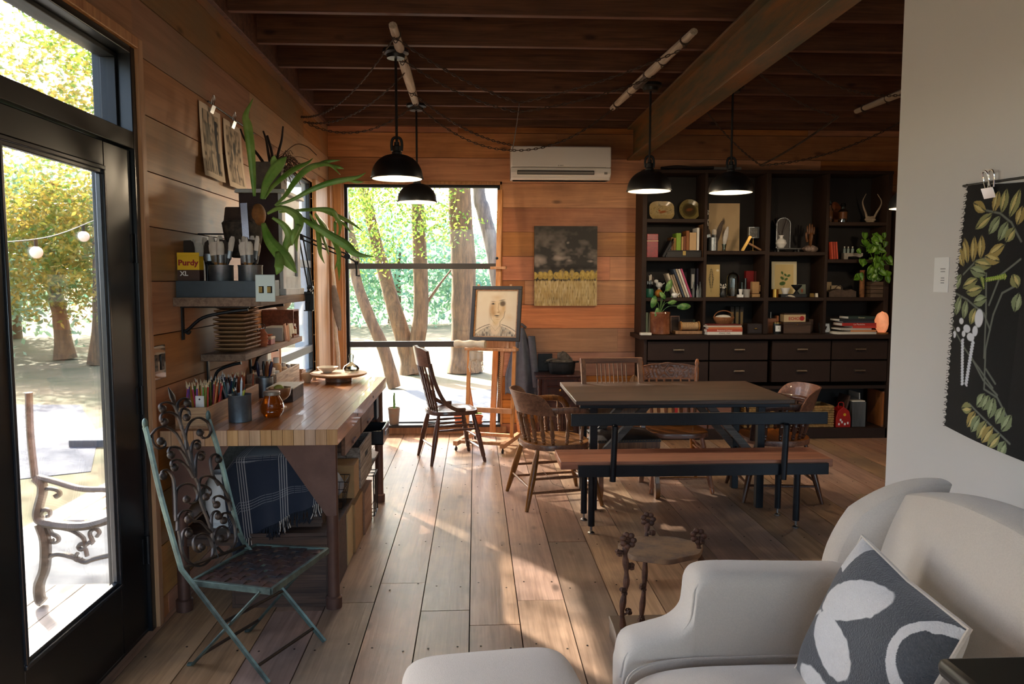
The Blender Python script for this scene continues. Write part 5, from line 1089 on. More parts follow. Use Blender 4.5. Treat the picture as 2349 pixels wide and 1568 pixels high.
crate('weathered white wooden crate with a hand hole on the bench shelf',-.98,-.635,4.17,4.62,.353,.58,wood('whitewashed','a8998a','5f4f44','Y',.8,gs=2,vary=.1,knot=False),hole='x',slats=2)
t=T('wire_basket','black wire basket stuffed with bags behind the near bench leg','basket',(-.76,3.86,.353)); 
b=B()
for z,k in((.0,.85),(.05,.92),(.1,1.0),(.14,1.05)):
    b.tube([(x*.1*k,y*.07*k,z) for x,y in((-1,-1),(1,-1),(1,1),(-1,1))],.002,5,closed=True)
for i in range(9): x=-1+i/4; b.tube([(x*.085,-.06,0),(x*.105,-.074,.14)],.0015,4); b.tube([(x*.085,.06,0),(x*.105,.074,.14)],.0015,4)
for i in range(5): y=-1+i/2; b.tube([(.085,y*.06,0),(.105,y*.074,.14)],.0015,4)
P('wire_frame',b,m_black,t)
b=B(); b.ell((0,0,.1),(.085,.055,.07),16,10,fn=lambda a,c:1+.12*math.sin(5*a+3*c)*math.cos(4*c)); S('plastic_bag','crumpled clear plastic bag with a blue zip in the wire basket','bag',b,mat('cloudy_plastic','b9c4d2',.25,trans=.3),(-.76,3.86,.36))
b=B(); b.box(-.12,.12,-.11,.11,0,.02); 
carton('tan lidded box behind the wooden trunk',-.95,-.675,3.95,4.12,0,.28,m_card2)
carton('brown carton with a shipping label behind the tan box',-.95,-.665,4.14,4.42,0,.27)
crate('pale plywood box on the floor near the far bench legs',-.95,-.655,4.44,4.74,0,.24,wood('ply','a97e5c','8a5f42','Y',.7,vary=.05,knot=False),name='plywood_box',cat='box',slats=1,open_=False)
t=T('file_rack','black wire file rack behind the plywood box','rack',(-.75,4.88,0)); b=B()
for y in(-.08,0,.08): b.tube([(-.12,y,.0),(-.12,y,.26),(.1,y,.26),(.1,y,0)],.006,6,closed=True)
b.cyl((.1,-.08,.26),(.1,.08,.26),.006); b.cyl((.1,-.08,.0),(.1,.08,.0),.006); b.cyl((-.12,-.08,.26),(-.12,.08,.26),.006); b.cyl((-.12,-.08,.0),(-.12,.08,.0),.006); P('frame',b,m_black,t)
t=T('black_bin','black plastic tray bin tipped outward at the far end of the bench shelf','bin',(-.72,4.9,.42)); 
b=B(); b.box(-.12,.02,-.16,.16,-.067,-.055); b.box(-.12,-.1,-.14,.14,-.06,.05); b.box(-.1,.14,-.16,.16,.05,.062); b.box(.13,.142,-.16,.16,.05,.15); b.box(-.1,.14,-.16,-.15,.05,.14); b.box(-.1,.14,.15,.16,.05,.14); P('body',b,mat('black_plastic','1b1d21',.25),t,bev=.004); t.rotation_euler=(0,0,0)
b=B(); b.box(.142,.146,-.05,.05,.09,.12); P('label_holder',b,m_galv,t)
# ================= easel and things round the far window
m_ep=wood('easel_beech','dca06a','b9793f','Z',.5,vary=.06,knot=False)
t=T('studio_easel','pale beech studio easel with a tall mast before the big window','easel',(.12,6.84,0),rad(-19))
def bb(n,*a): b=B(); b.box(*a); return P(n,b,m_ep,t,bev=.003)
W2=.215
for s in(-1,1):
    x=s*W2; bb('base_runner',x-.022,x+.022,-.3,.26,.05,.09); b=B(); b.bar([(x,-.0,.09),(x,.09,.9)],.032,.028,(0,1,0)); P('side_post',b,m_ep,t,bev=.002)
    b=B(); b.bar([(x-s*.0,.25,.09),(x,.05,.55)],.025,.02,(0,1,0)); P('rear_brace',b,m_ep,t)
    for y in(-.28,.24): b=B(); b.lathe([(.016,-.008),(.018,0),(.016,.008)],14,m=Matrix.Translation((x,y,.018))@Matrix.Rotation(rad(90),4,'Y')); b.cyl((x,y,.02),(x,y,.05),.006); P('castor',b,m_black,t)
bb('cross_rail',-W2,W2,-.24,-.2,.06,.088); bb('cross_rail',-W2,W2,.12,.16,.06,.088); bb('middle_rail',-W2,W2,.0,.03,.3,.345); bb('tray_rail',-W2-.03,W2+.03,.03,.12,.86,.885); bb('tray_back',-W2,W2,.1,.125,.885,.95)
b=B(); b.bar([(.07,.06,.3),(.10,.11,.9)],.03,.03,(0,1,0)); P('ratchet_post',b,m_ep,t); b=B(); [b.box(.066+.0006*k*.9,.078+.0006*k*.9,.04+.0015*k*.5,.05+.0015*k*.5,.32+.018*k,.328+.018*k) for k in range(28)]; P('ratchet_teeth',b,m_gold,t)
b=B(); b.bar([(.0,.10,.1),(.0,.3,1.5),(-.02,.42,2.34)],.05,.03,(0,1,0)); P('mast',b,m_ep,t,bev=.002)
b=B(); b.box(-.07,.08,.26,.3,1.60,1.625); P('top_clamp',b,m_ep,t,bev=.002); b=B(); b.lathe([(.012,0),(.014,.015),(0,.02)],6,m=Matrix.Translation((-.0,.26,1.7))@Matrix.Rotation(rad(90),4,'X')); P('clamp_knob',b,m_black,t)
for x in(-.16,.15): b=B(); b.bar([(x,.09,.88),(x,.2,1.46)],.022,.015,(0,1,0)); P('support_slat',b,m_ep,t)
# portrait
w,h=.47,.5
pt=T('framed_portrait','charcoal and ochre portrait of a face in a dark frame on the easel','painting',(0,0,0)); M=Matrix.Translation((.16,6.83,0))@Matrix.Rotation(rad(-19),4,'Z')@Matrix.Translation((0,.05,.95))@Matrix.Rotation(rad(-11),4,'X'); pt.matrix_world=M; pt.location=M.to_translation(); pt.rotation_euler=M.to_euler()
b=B(); rim(b,'X',-w/2,w/2,0,h,-.03,.0,.032); P('frame',b,mat('dark_frame','2f2c2b',.45),pt,bev=.002)
b=B(); rim(b,'X',-w/2+.03,w/2-.03,.03,h-.03,-.022,-.004,.012); P('inner_slip',b,m_lwood,pt)
a=Art(w-.06,h-.06,190,200,'e9d6b6'); aw,ah=w-.06,h-.06; U=a.X/aw; Vv=a.Y/ah; n1=a.n(9,10,2); n2=a.n(60,20,5); n3=a.n(24,40,8)
a.mix(np.clip(.25*n1,0,1),'d8bd92'); 
def E_(x,y,rx,ry,c,s=.5,am=1,an=0): a.mix(np.clip((1-np.sqrt((((U-x)*math.cos(an)+(Vv-y)*math.sin(an))/rx)**2+((-(U-x)*math.sin(an)+(Vv-y)*math.cos(an))/ry)**2))/s,0,1)*am,c)
sh=(Vv<.28-.9*(U-.5)**2*(1)-.02)&(Vv<.3); a.mix(sh*(.35+.6*np.clip((n2-.35)*2,0,1)),'5c5148'); a.mix(((np.abs(Vv-(.285-.7*(U-.5)**2))<.008)&(np.abs(U-.5)>.13))*.8,'3a342f')
E_(.5,.2,.16,.2,'e6cba4',.4,.9); E_(.5,.36,.09,.14,'dcb982',.5,.9); E_(.53,.56,.2,.29,'e3c596',.35,.9); E_(.41,.6,.1,.22,'b98148',.9,.75); E_(.67,.62,.07,.22,'c8924f',.9,.6); E_(.45,.5,.08,.08,'b07a46',.9,.6); E_(.6,.5,.05,.1,'b98a56',.9,.5); E_(.5,.84,.18,.06,'d3a66c',.9,.5); E_(.36,.5,.05,.25,'b98a52',1,.4); E_(.8,.42,.12,.1,'dcb57c',1,.5)
E_(.64,.71,.085,.075,'4a3a2c',.5,.85); E_(.64,.7,.06,.05,'6b5238',.5,.6); E_(.42,.7,.06,.022,'4a3c30',.7,.9); E_(.42,.705,.018,.018,'1c1917',.3,1); E_(.42,.745,.07,.01,'5a4838',.7,.7); E_(.62,.78,.09,.012,'3b2f26',.7,.8,.2)
a.line([(aw*.55,ah*.72),(aw*.54,ah*.6),(aw*.565,ah*.54),(aw*.55,ah*.52)],.005,'96683e',.8); E_(.55,.525,.05,.02,'a97848',.8,.8); E_(.52,.455,.075,.016,'3d2e28',.5,.95); E_(.53,.425,.06,.014,'8d5f43',.7,.7); E_(.54,.38,.07,.014,'b98a5a',.8,.5)
a.line([(aw*.37,ah*.5),(aw*.4,ah*.38),(aw*.48,ah*.3)],.004,'8b6b48',.6); a.line([(aw*.7,ah*.55),(aw*.68,ah*.42),(aw*.6,ah*.33),(aw*.6,ah*.24)],.005,'5b4938',.8); a.line([(aw*.38,ah*.27),(aw*.5,ah*.14),(aw*.62,ah*.27)],.004,'a58052',.6)
a.mix(np.clip((n3-.7)*2,0,1)*((Vv<.3)*.6),'b8854f')
pp=paint_mat('painted_paper',.75); a.mesh('picture',pp,lambda x,y:(x-aw/2,-.012,y+.03),pt)
# cloth roll and fringe
m_lin2=mat('linen_cloth','d9c6a8',.9,noise=.08,bump=.3,bsc=200)
t=T('rolled_cloth','rolled cream cloth lying on the easel tray under the portrait','cloth',(.0,6.87,.885),rad(-19)); b=B()
b.tube(catrom([(-.19,-.02,.04),(-.1,-.02,.038),(.0,-.02,.042),(.1,-.02,.04)],5),[.036+.005*math.sin(i) for i in range(16)],14,sy=.9); 
P('roll',b,m_lin2,t); b=B(); s_=spiral((0,0),.028,.004,0,12,40); b.tube([(.1+.004,-.02+y,.04+z) for y,z in s_],.0025,4); P('roll_end',b,m_lin2,t)
t=T('fringed_cloth','ragged cream fringed cloth hanging under the easel tray','cloth',(-.0,6.90,.86),rad(-19)); b=B(); rr=random.Random(9)
b.grid(lambda u,v:(-.06+.13*u,-.0+.006*math.sin(u*14),-.001-.09*v),14,4)
P('cloth',b,m_lin2,t,sol=.003); b=B()
for i in range(40): x=-.06+.13*i/39; l=rr.uniform(.03,.12); b.tube(catrom([(x,.004,-.085),(x+rr.uniform(-.01,.01),.0,-.085-l*.5),(x+rr.uniform(-.015,.015),0,-.085-l)],3),.0028,4)
P('fringe',b,m_lin2,t)
# coat
t=T('grey_coat','grey work coat hanging on the wall beside the big window','coat',(.44,YF,1.06)); 
def ct(u,v):
    wd=.03+.12*min(1,v*1.4)+.03*v; a_=PI*u; fold=.014*math.sin(u*26)*min(1,v*2)+.01*math.sin(u*11+v*3)
    return (-math.cos(a_)*wd+.03*v,-.012-math.sin(a_)*(.05+.05*v)-fold*math.sin(a_),-.02-.66*v+.02*math.sin(u*9)*v)
b=B(); b.grid(ct,70,26); P('body',b,mat('grey_denim','5c6069',.9,noise=.12,bump=.3,bsc=90),t,sol=.004)
b=B(); b.grid(lambda u,v:(.1+.05*v-.035*math.cos(2*PI*u),-.09-.03*math.sin(2*PI*u),-.1-.5*v),12,10,cu=True); P('sleeve',b,MC['grey_denim'],t)
b=B(); b.cyl((0,-.001,.0),(0,-.06,.012),.008); b.tube(catrom([(-.05,-.03,-.02),(0,-.055,.015),(.05,-.03,-.02)],4),.012,8); P('collar_loop',b,MC['grey_denim'],t)
# carved stand
p0,p1=at(1229,855,Y=7.05),at(1341,855,Y=7.05); zt=.615; cx=(p0.x+p1.x)/2; w=p1.x-p0.x
m_mah=wood('mahogany_stand','4a2018','230d0a','Z',.3,vary=.05,knot=False,coat=.3)
t=T('carved_stand','small dark mahogany carved cabinet under the black pot','cabinet',(cx,7.2,0)); b=B(); b.box(-w/2+.03,w/2-.03,-.12,.19,.05,zt-.03); P('body',b,m_mah,t)
b=B(); b.box(-w/2,w/2,-.16,.21,zt-.022,zt); P('top',b,m_mah,t,bev=.006); b=B(); b.box(-w/2+.012,w/2-.012,-.148,.2,zt-.04,zt-.022); P('moulding',b,m_mah,t,bev=.005); b=B(); b.box(-w/2+.01,w/2-.01,-.15,.2,.03,.06); P('base_moulding',b,m_mah,t,bev=.005)
for x in(-w/2+.04,w/2-.04): b=B(); b.turned((x,-.13,0),(x,-.13,zt-.03),[(0,.02)]+[(.06+k*.04,.016+.007*(k%2)) for k in range(22)]+[(1,.02)],12); P('corner_column',b,m_mah,t)
b=B(); b.box(-w/2+.07,w/2-.07,-.128,-.12,.08,.36); P('door_panel',b,m_mah,t,bev=.004)
b=B(); b.tube(catrom([(-.13,-.13,.36),(-.08,-.132,.43),(0,-.134,.4),(.08,-.132,.43),(.13,-.13,.36)],6),.009,8); b.tube([(x*.03-.12,-.132,.5+.006*(k%2)) for k,x in enumerate(range(9))],.007,6); P('carved_swag',b,m_mah,t)
for k in range(4): b=B(); x=-.1+.066*k; b.tube([(x,-.128,.1),(x,-.13,.2),(x,-.128,.34)],[.008,.012,.008],8); P('fluted_rib',b,m_mah,t)
b=B(); b.lathe([(.008,0),(.011,.01),(0,.016)],12,m=Matrix.Translation((0,-.135,.47))@Matrix.Rotation(rad(90),4,'X')); P('knob',b,m_gold,t)
m_ci=mat('cast_iron','23272b',.55,metal=.5,noise=.2,bump=.2)
q=at(1289,840,Y=7.18); t=T('iron_roasting_pot','black cast iron oval pot on the carved stand','pot',(q.x,7.18,zt)); b=B(); S_=Matrix.Diagonal((1.3,.95,1,1)); b.lathe(cup([(.085,0),(.09,.006),(.098,.07),(.1,.11),(.108,.115)],.005),32,m=S_); P('body',b,m_ci,t)
for s in(-1,1): b=B(); b.tube(catrom([(s*.125,-.025,.108),(s*.155,-.02,.112),(s*.155,.02,.112),(s*.125,.025,.108)],4),.006,6); P('handle',b,m_ci,t)
t=T('driftwood_piece','gnarled grey root heaped in the black iron pot','driftwood',(q.x,7.18,zt+.1)); b=B(); b.ell((0,0,.012),(.105,.07,.028),24,12,fn=lambda a,c:1+.16*math.sin(7*a)*math.cos(5*c)); b.ell((.01,0,.055),(.06,.045,.05),22,14,fn=lambda a,c:1+.14*math.sin(3*a+2)*math.cos(4*c)+.08*math.sin(9*a)); b.tube(catrom([(-.04,0,.03),(-.1,-.01,.035),(-.15,-.01,.02)],4),.011,8); b.tube(catrom([(.05,0,.06),(.085,0,.04),(.09,-.01,.01)],4),.012,8); P('root',b,mat('grey_root','5d564f',.9,noise=.3,bump=.6),t)
b=B(); b.box(-.08,.06,-.004,.004,0,.17); S('dark_tile','dark square tile leaning on the wall behind the iron pot','tile',b,m_ci,(q.x-.13,7.385,zt),(rad(-4),0,0),bev=.002)
# air conditioner
YA=7.2; p0,p1=at(1172,334,Y=YA),at(1402,412,Y=YA); w=p1.x-p0.x; h=p0.z-p1.z
t=T('air_conditioner','white wall mounted split air conditioner above the painting','air conditioner',((p0.x+p1.x)/2,YF,p1.z)); mac=mat('ac_white','e8e2da',.35)
b=B(); b.box(-w/2,w/2,-.19,-.0,.0,h); P('back_body',b,mac,t,bev=.02); 
b=B(); b.box(-w/2,w/2,-.222,-.18,h*.37,h); P('front_panel',b,mac,t,bev=.012)
b=B(); pl=[(-.21,h*.36),(-.215,h*.2),(-.2,.04),(-.16,0),(-.05,.0),(-.05,h*.36)]; vs=[(x,y,z) for x in(-w/2,w/2) for y,z in pl]; n=6; b.add(vs,[tuple(range(n)),tuple(range(2*n-1,n-1,-1))]+[(i,n+i,n+(i+1)%n,(i+1)%n) for i in range(n)]); P('lower_body',b,mac,t,bev=.006)
b=B(); b.box(-w/2+.06,w/2-.16,-.2195,-.21,.045,h*.27); P('outlet_slot',b,mat('dark_slot','1c1b1a',.7),t)
b=B(); b.add([(-w/2+.065,-.222,.05),(w/2-.165,-.222,.05),(w/2-.165,-.2205,h*.235),(-w/2+.065,-.2205,h*.235),(-w/2+.065,-.224,.05),(w/2-.165,-.224,.05),(w/2-.165,-.2225,h*.235),(-w/2+.065,-.2225,h*.235)],[(0,1,2,3),(4,7,6,5),(0,4,5,1),(3,2,6,7)]); P('louvre',b,mat('ac_grey','8d8781',.4),t)
b=B(); b.box(-w/2+.01,w/2-.05,-.2225,-.221,h*.365,h*.375); P('panel_seam',b,MC['ac_grey'],t); b=B(); b.box(w/2-.065,w/2-.035,-.217,-.2155,h*.16,h*.23); P('display_label',b,MC['ac_grey'],t)
b=B(); c_=(-.02,-.2225,h*.42); b.add([(c_[0]-.012,-.2228,c_[2]-.006),(c_[0],-.2228,c_[2]-.006),(c_[0]-.006,-.2228,c_[2]+.007)],[(0,1,2)]); P('triangle_mark',b,MC['ac_grey'],t); b=B(); [b.box(c_[0]+.006+.009*k,c_[0]+.012+.009*k,-.2229,-.2222,c_[2]-.005,c_[2]+.003) for k in range(4)]; P('printed_word',b,MC['ac_grey'],t)
# landscape painting
p0,p1=at(1226,518,Y=7.38),at(1369,701,Y=7.38); w,h=p1.x-p0.x,p0.z-p1.z; nx,ny=260,330; a=Art(w,h,nx,ny,'34322f'); U=a.X/w;Vv=a.Y/h
cl=a.n(5,9,1)*.5+a.n(11,20,2)*.3+a.n(24,40,3)*.2; a.mix(np.clip((cl-.45)*3,0,1)*np.clip(1.3-(Vv-.5)*2.0,0.1,1)*.8,'857a70'); 
for x,y,rx,ry,k in((.08,.58,.13,.07,.8),(.42,.6,.16,.035,.7),(.55,.57,.06,.02,.6),(.53,.79,.03,.02,.6),(.9,.56,.06,.02,.7),(.05,.5,.04,.05,.7)): 
    d=np.sqrt(((U-x)/rx)**2+((Vv-y)/ry)**2)+.5*(a.n(18,26,4)-.5); a.mix(np.clip((1.1-d),0,1)*k,'b3a498')
a.mix(np.clip(1-np.abs(Vv-.475)/.05,0,1)*.85,'1e1b19'); 
r5=random.Random(4)
for i in range(13):
    x=i/12+.02*r5.random(); ry=r5.choice([.05,.065,.075,.055]); E2=np.clip((1-np.sqrt(((U-x)/.05)**2+((Vv-.38)/ry)**2))/.12,0,1); a.mix(E2,'b59a4c'); a.mix(E2*np.clip((a.n(60,80,i)-.5)*3,0,1)*.6,'6e5a2c'); a.mix(np.clip((1-np.sqrt(((U-x-.008)/.028)**2+((Vv-.40)/(ry*.5))**2))/.8,0,1)*.6,'d8bf6c')
for x0 in(.45,.6):
    for k in range(9): an=rad(50+10*k); a.line([(w*x0,h*.36),(w*x0+math.cos(an)*w*.06,h*.37+math.sin(an)*h*.1)],.003,'a08a60',.8)
g1=a.n(110,16,7); g2=a.n(170,22,8); gm=(Vv<.325+.02*(g2-.5)); a.mix(gm*1.,'b9a069'); a.mix(gm*np.clip((g1-.45)*3,0,1)*.8,'d6c598'); a.mix(gm*np.clip((g2-.6)*4,0,1)*.75,'6b5430'); a.mix(gm*np.clip(.7-np.hypot((U-.4)/.3,(Vv-.08)/.14),0,1)*np.clip((a.n(150,12,11)-.3)*2,0,1)*1.3,'3f3730'); a.mix(((np.abs(Vv-.325)<.012)*np.clip((g2-.35)*3,0,1)),'2a231d'); a.mix(gm*np.clip((a.n(14,8,15)-.45)*2,0,1)*.5,'a8874a')
t=T('landscape_painting','unframed painting of stormy sky over golden grass and round trees','painting',(p0.x,7.38,p1.z)); a.mesh('picture',pp,lambda x,y:(x,-.0005,y),t); b=B(); b.box(0,w,.0,.037,0,h); P('canvas_edge',b,mat('canvas_dark','26211e',.8),t)
# pots on the sill, stick and feather in the corner
m_cact=mat('cactus_green','6a9a4c',.6)
bpy.data.objects['window_sill'].scale=(1,1,1)
ys=7.405; zs=FZ0+.0125
x=at(904,960,Y=ys).x; t=lathe_thing('clay_pot','tall rough grey clay pot with a thin cactus on the sill','pot',(x,ys,zs),cup([(.042,0),(.045,.004),(.058,.15),(.06,.165)],.005),mat('mossy_clay','8f8a80',.9,col2='97806f',nsc=22),26); 
b=B(); b.lathe([(.05,.145),(0,.15)],20); P('soil',b,m_twig,t); b=B(); b.tube([(0,0,.14),(.004,0,.2),(.001,0,.26),(.006,0,.31)],[.012,.011,.01,.006],8); P('cactus_stem',b,m_cact,t)
b=B(); [b.cyl((.002+.011*math.cos(k*2.1),.011*math.sin(k*2.1),.16+k*.011),(.002+.02*math.cos(k*2.1),.02*math.sin(k*2.1),.168+k*.011),.0025,.0005,5) for k in range(13)]; P('cactus_spines',b,m_cact,t)
for nm,px in(('small empty terracotta pot on the sill behind the standing chair',1053),('terracotta pot of bright green leaves on the sill behind the easel',1096)):
    x=at(px,960,Y=ys).x; t=lathe_thing('terracotta_pot',nm,'pot',(x,ys,zs+.012),cup([(.036,0),(.046,.05),(.052,.052),(.052,.068)],.004),m_terra,26); b=B(); b.lathe(cup([(.04,-.012),(.056,.012)],.004),26); P('saucer',b,m_terra,t)
    if px==1096:
        b=B(); [b.ell((.03*math.cos(k*2.4)*(k/9),.03*math.sin(k*2.4)*(k/9),.085+.006*(k%4)),(.022,.02,.006),8,5) for k in range(12)]; P('leaves',b,mat('bright_leaf','86b84a',.6),t)
t=T('birch_stick','pale birch stick leaning in the corner beside the big window','stick',(-1.27,7.18,0)); b=B(); p0,p1=V((.0,.0,.0)),V((-.06,.03,1.95)); b.tube([p0.lerp(p1,i/12)+V((.008*math.sin(i*1.7),0,0)) for i in range(13)],[.022-.0006*i for i in range(13)],10); P('stick',b,mat('birch_bark','d8cdbd',.8,noise=.12,nsc=30),t)
t=T('grey_feather','long grey feather tied to the birch stick in the corner','feather',(-1.315,7.187,1.45)); b=B(); b.grid(lambda u,v:((u-.5)*.075*math.sin(PI*min(1,v*.85+.1))**.7+.05*v,-.01-.01*math.cos((u-.5)*3),-.42*v),9,20); P('vane',b,mat('feather_grey','857d7a',.8,noise=.15),t,sol=.002); b=B(); b.tube([(.0,-.012,.02),(.05,-.02,-.42)],.002,5); P('quill',b,m_cream,t)
# ================= built in cabinet and everything on it
m_cab=mat('brown_black_paint','2f2018',.6,noise=.08,spec=.25); m_cabin=mat('cabinet_inside','1a1310',.7)
CY=7.1; CB=7.0
def zs_(py,Y=CY): return at(1700,py,Y=Y).z
def xs_(px,Y=CY): return at(px,600,Y=Y).x
cl,cr=xs_(1472),xs_(2042)
t=T('drawer_cabinet','wide brown black built in drawer cabinet along the far wall','cabinet',((cl+cr)/2,7.2,0)); ox=(cl+cr)/2
def cbx(n,x0,x1,y0,y1,z0,z1,par=None,m=None,bev=.003,lab=None):
    b=B(); b.box(x0-ox,x1-ox,y0-7.2,y1-7.2,z0,z1); return P(n,b,m or m_cab,par or t,bev=bev,label=lab)
bl,br=at(1478,800,Y=CB).x,at(2042,800,Y=CB).x
zc=at(1700,768,Y=6.96).z
cbx('countertop',bl-.05,br+.06,6.95,YF,zc-.04,zc); cbx('side_panel',bl,bl+.025,CB,YF,.0,zc-.04); cbx('side_panel',br-.02,br+.005,CB,YF,0,zc-.04); cbx('kick_board',bl,br,CB+.0,CB+.03,0,.1); cbx('floor_shelf',bl+.025,br-.02,CB+.03,YF,.085,.1,bev=0)
zm=at(1700,886,Y=CB).z; cbx('middle_panel',bl+.025,br-.02,CB+.02,YF,zm-.03,zm,bev=0); cbx('back_panel',bl+.025,br-.02,YF-.01,YF-.001,.1,zc-.04,m=m_cabin,bev=0)
cx_=[1484,1626,1769,1906,2036]; X_=[at(p,820,Y=CB).x for p in cx_]
rowz=[(at(1700,826,Y=CB).z,at(1700,781,Y=CB).z),(at(1700,877,Y=CB).z,at(1700,828,Y=CB).z)]
cbx('divider',X_[2]-.02,X_[2]+.005,CB+.001,YF,.1,zm-.03)
mhd=mat('brushed_pull','8b7a66',.35,metal=.85)
for i in range(4):
    for j,(z0,z1) in enumerate(rowz):
        x0,x1=X_[i]+.006,X_[i+1]-.006
        if i==1: x1-=.03
        d=cbx('drawer',x0,x1,CB-.006,CB+.35,z0+.003,z1-.003)
        xm,zz=(x0+x1)/2-ox,(z0+z1)/2+.01; b=B(); b.lathe([(.011,-.045),(.011,.045)],12,m=Matrix.Translation((xm,CB-7.2-.024,zz))@Matrix.Rotation(rad(90),4,'Y')); b.box(xm-.05,xm-.044,CB-7.2-.03,CB-7.2-.006,zz-.008,zz+.008); b.box(xm+.044,xm+.05,CB-7.2-.03,CB-7.2-.006,zz-.008,zz+.008); P('drawer_pull',b,mhd,d)
# hutch
zt=zs_(397)
t=T('shelf_hutch','tall brown black open shelving standing on the drawer cabinet','shelving',(ox,7.2,zc))
o_cbx=cbx
def hb(n,x0,x1,y0,y1,z0,z1,m=None,bev=.003): b=B(); b.box(x0-ox,x1-ox,y0-7.2,y1-7.2,z0-zc,z1-zc); return P(n,b,m or m_cab,t,bev=bev)
dv=[1478,1618,1760,1896,2036]; DX=[xs_(p) for p in dv]
hb('back_panel',DX[0],DX[4],YF-.012,YF-.001,zc,zt,m_cabin,0); hb('top_panel',DX[0]-.02,DX[4]+.03,CY-.0,YF,zt,zt+.03)
for i,x in enumerate(DX): hb('upright',x-(.022 if i in(0,2,4) else .014),x+(.022 if i in(0,2,4) else .014),CY+(0 if i in(0,2,4) else .003),YF-.012,zc,zt)
SH={}
def shf(i,py,j=None):
    z=zs_(py); hb('shelf',DX[i]+.014,DX[(j or i)+1]-.014,CY+.002,YF-.012,z-.034,z); SH[i,py]=z; return z
A1,A2,A3=shf(0,502),shf(0,590),shf(0,682); B1_,B2_=shf(1,575),shf(1,682); C1_,C2_=shf(2,577),shf(2,682); D1_,D2_,D3_=shf(3,508),shf(3,594),shf(3,682); CT_=zc
# --- helpers: a in zoom units of the two study crops
def ZX(k,zx,Y): return at((1420 if k==1 else 1740)+zx*.2679,600,Y=Y).x
PXM=lambda d,Y: d*.2679/1750*Y
def slot(k,x0,x1,y0,y1,Y=7.2): return (ZX(k,(x0+x1)/2,Y),PXM(x1-x0,Y),PXM(y1-y0,Y))
bookmats={}
def book(label,k,x0,x1,h,zb,col,lean=0,dep=.15,Y=7.22,group=None,title=None):
    x,w,_=slot(k,x0,x1,0,0,Y); h=PXM(h,Y); t=T('book',label,'book',(x,Y,zb),0,group); m=mat('cover'+col,col,.6,noise=.05)
    b=B(); b.box(-w/2,-w/2+.003,-dep/2,dep/2,0,h); b.box(w/2-.003,w/2,-dep/2,dep/2,0,h); b.box(-w/2+.003,w/2-.003,-dep/2,-dep/2+.003,0,h); P('cover',b,m,t,bev=.0006)
    b=B(); b.box(-w/2+.003,w/2-.003,-dep/2+.003,dep/2-.004,.003,h-.004); P('pages',b,m_paper,t)
    if title: b=B(); b.box(-w*.3,w*.3,-dep/2-.0008,-dep/2,h*.3,h*.8); P('spine_label',b,mat('sp'+title,title,.6),t)
    if lean: t.rotation_euler=(0,lean,0); t.location.z+=abs(math.sin(lean))*w/2
    return t
def flatbook(label,k,x0,x1,zb,th,col,Y=7.17,dep=.19,txt=None,rz=0,pc=None):
    x,w,_=slot(k,x0,x1,0,0,Y); t=T('book',label,'book',(x,Y+.02,zb),rz); m=mat('cover'+col,col,.55)
    b=B(); b.box(-w/2,w/2,-dep/2,dep/2,0,.002); b.box(-w/2,w/2,-dep/2,dep/2,th-.002,th); b.box(-w/2,w/2,-dep/2,-dep/2+.002,.002,th-.002); P('cover',b,m,t)
    b=B(); b.box(-w/2+.003,w/2-.003,-dep/2+.002,dep/2-.003,.002,th-.002); P('pages',b,m_paper,t)
    if txt: text('spine_title',txt,th*.8,mat('txtdark','26211f',.6) if pc is None else mat('txt'+pc,pc,.6),t,(.0,-dep/2-.0006,th/2),(rad(90),0,0),.0003,1.1)
    return t
def panel(nm,label,cat,k,x0,x1,y0,y1,zb,fn,Y=7.3,th=.008,lean=.1,bg='d8c49c',frame=None,nx=70,ny=80,rz=0):
    x,w,h=slot(k,x0,x1,y0,y1,Y); t=T(nm,label,cat,(x,Y,zb),0); t.rotation_euler=(-lean,0,rz); b=B(); b.box(-w/2,w/2,0,th,0,h); P('backing',b,frame or m_paper,t)
    a=Art(w,h,nx,ny,bg)
    if fn: fn(a,w,h)
    i=.0 if frame is None else .008
    if i: b=B(); rim(b,'X',-w/2,w/2,0,h,-.006,.0,.008); P('frame',b,frame,t)
    a.mesh('picture',pp,lambda x_,y_:(-w/2+i+x_*(1-2*i/w),-.001,i+y_*(1-2*i/h)),t); return t
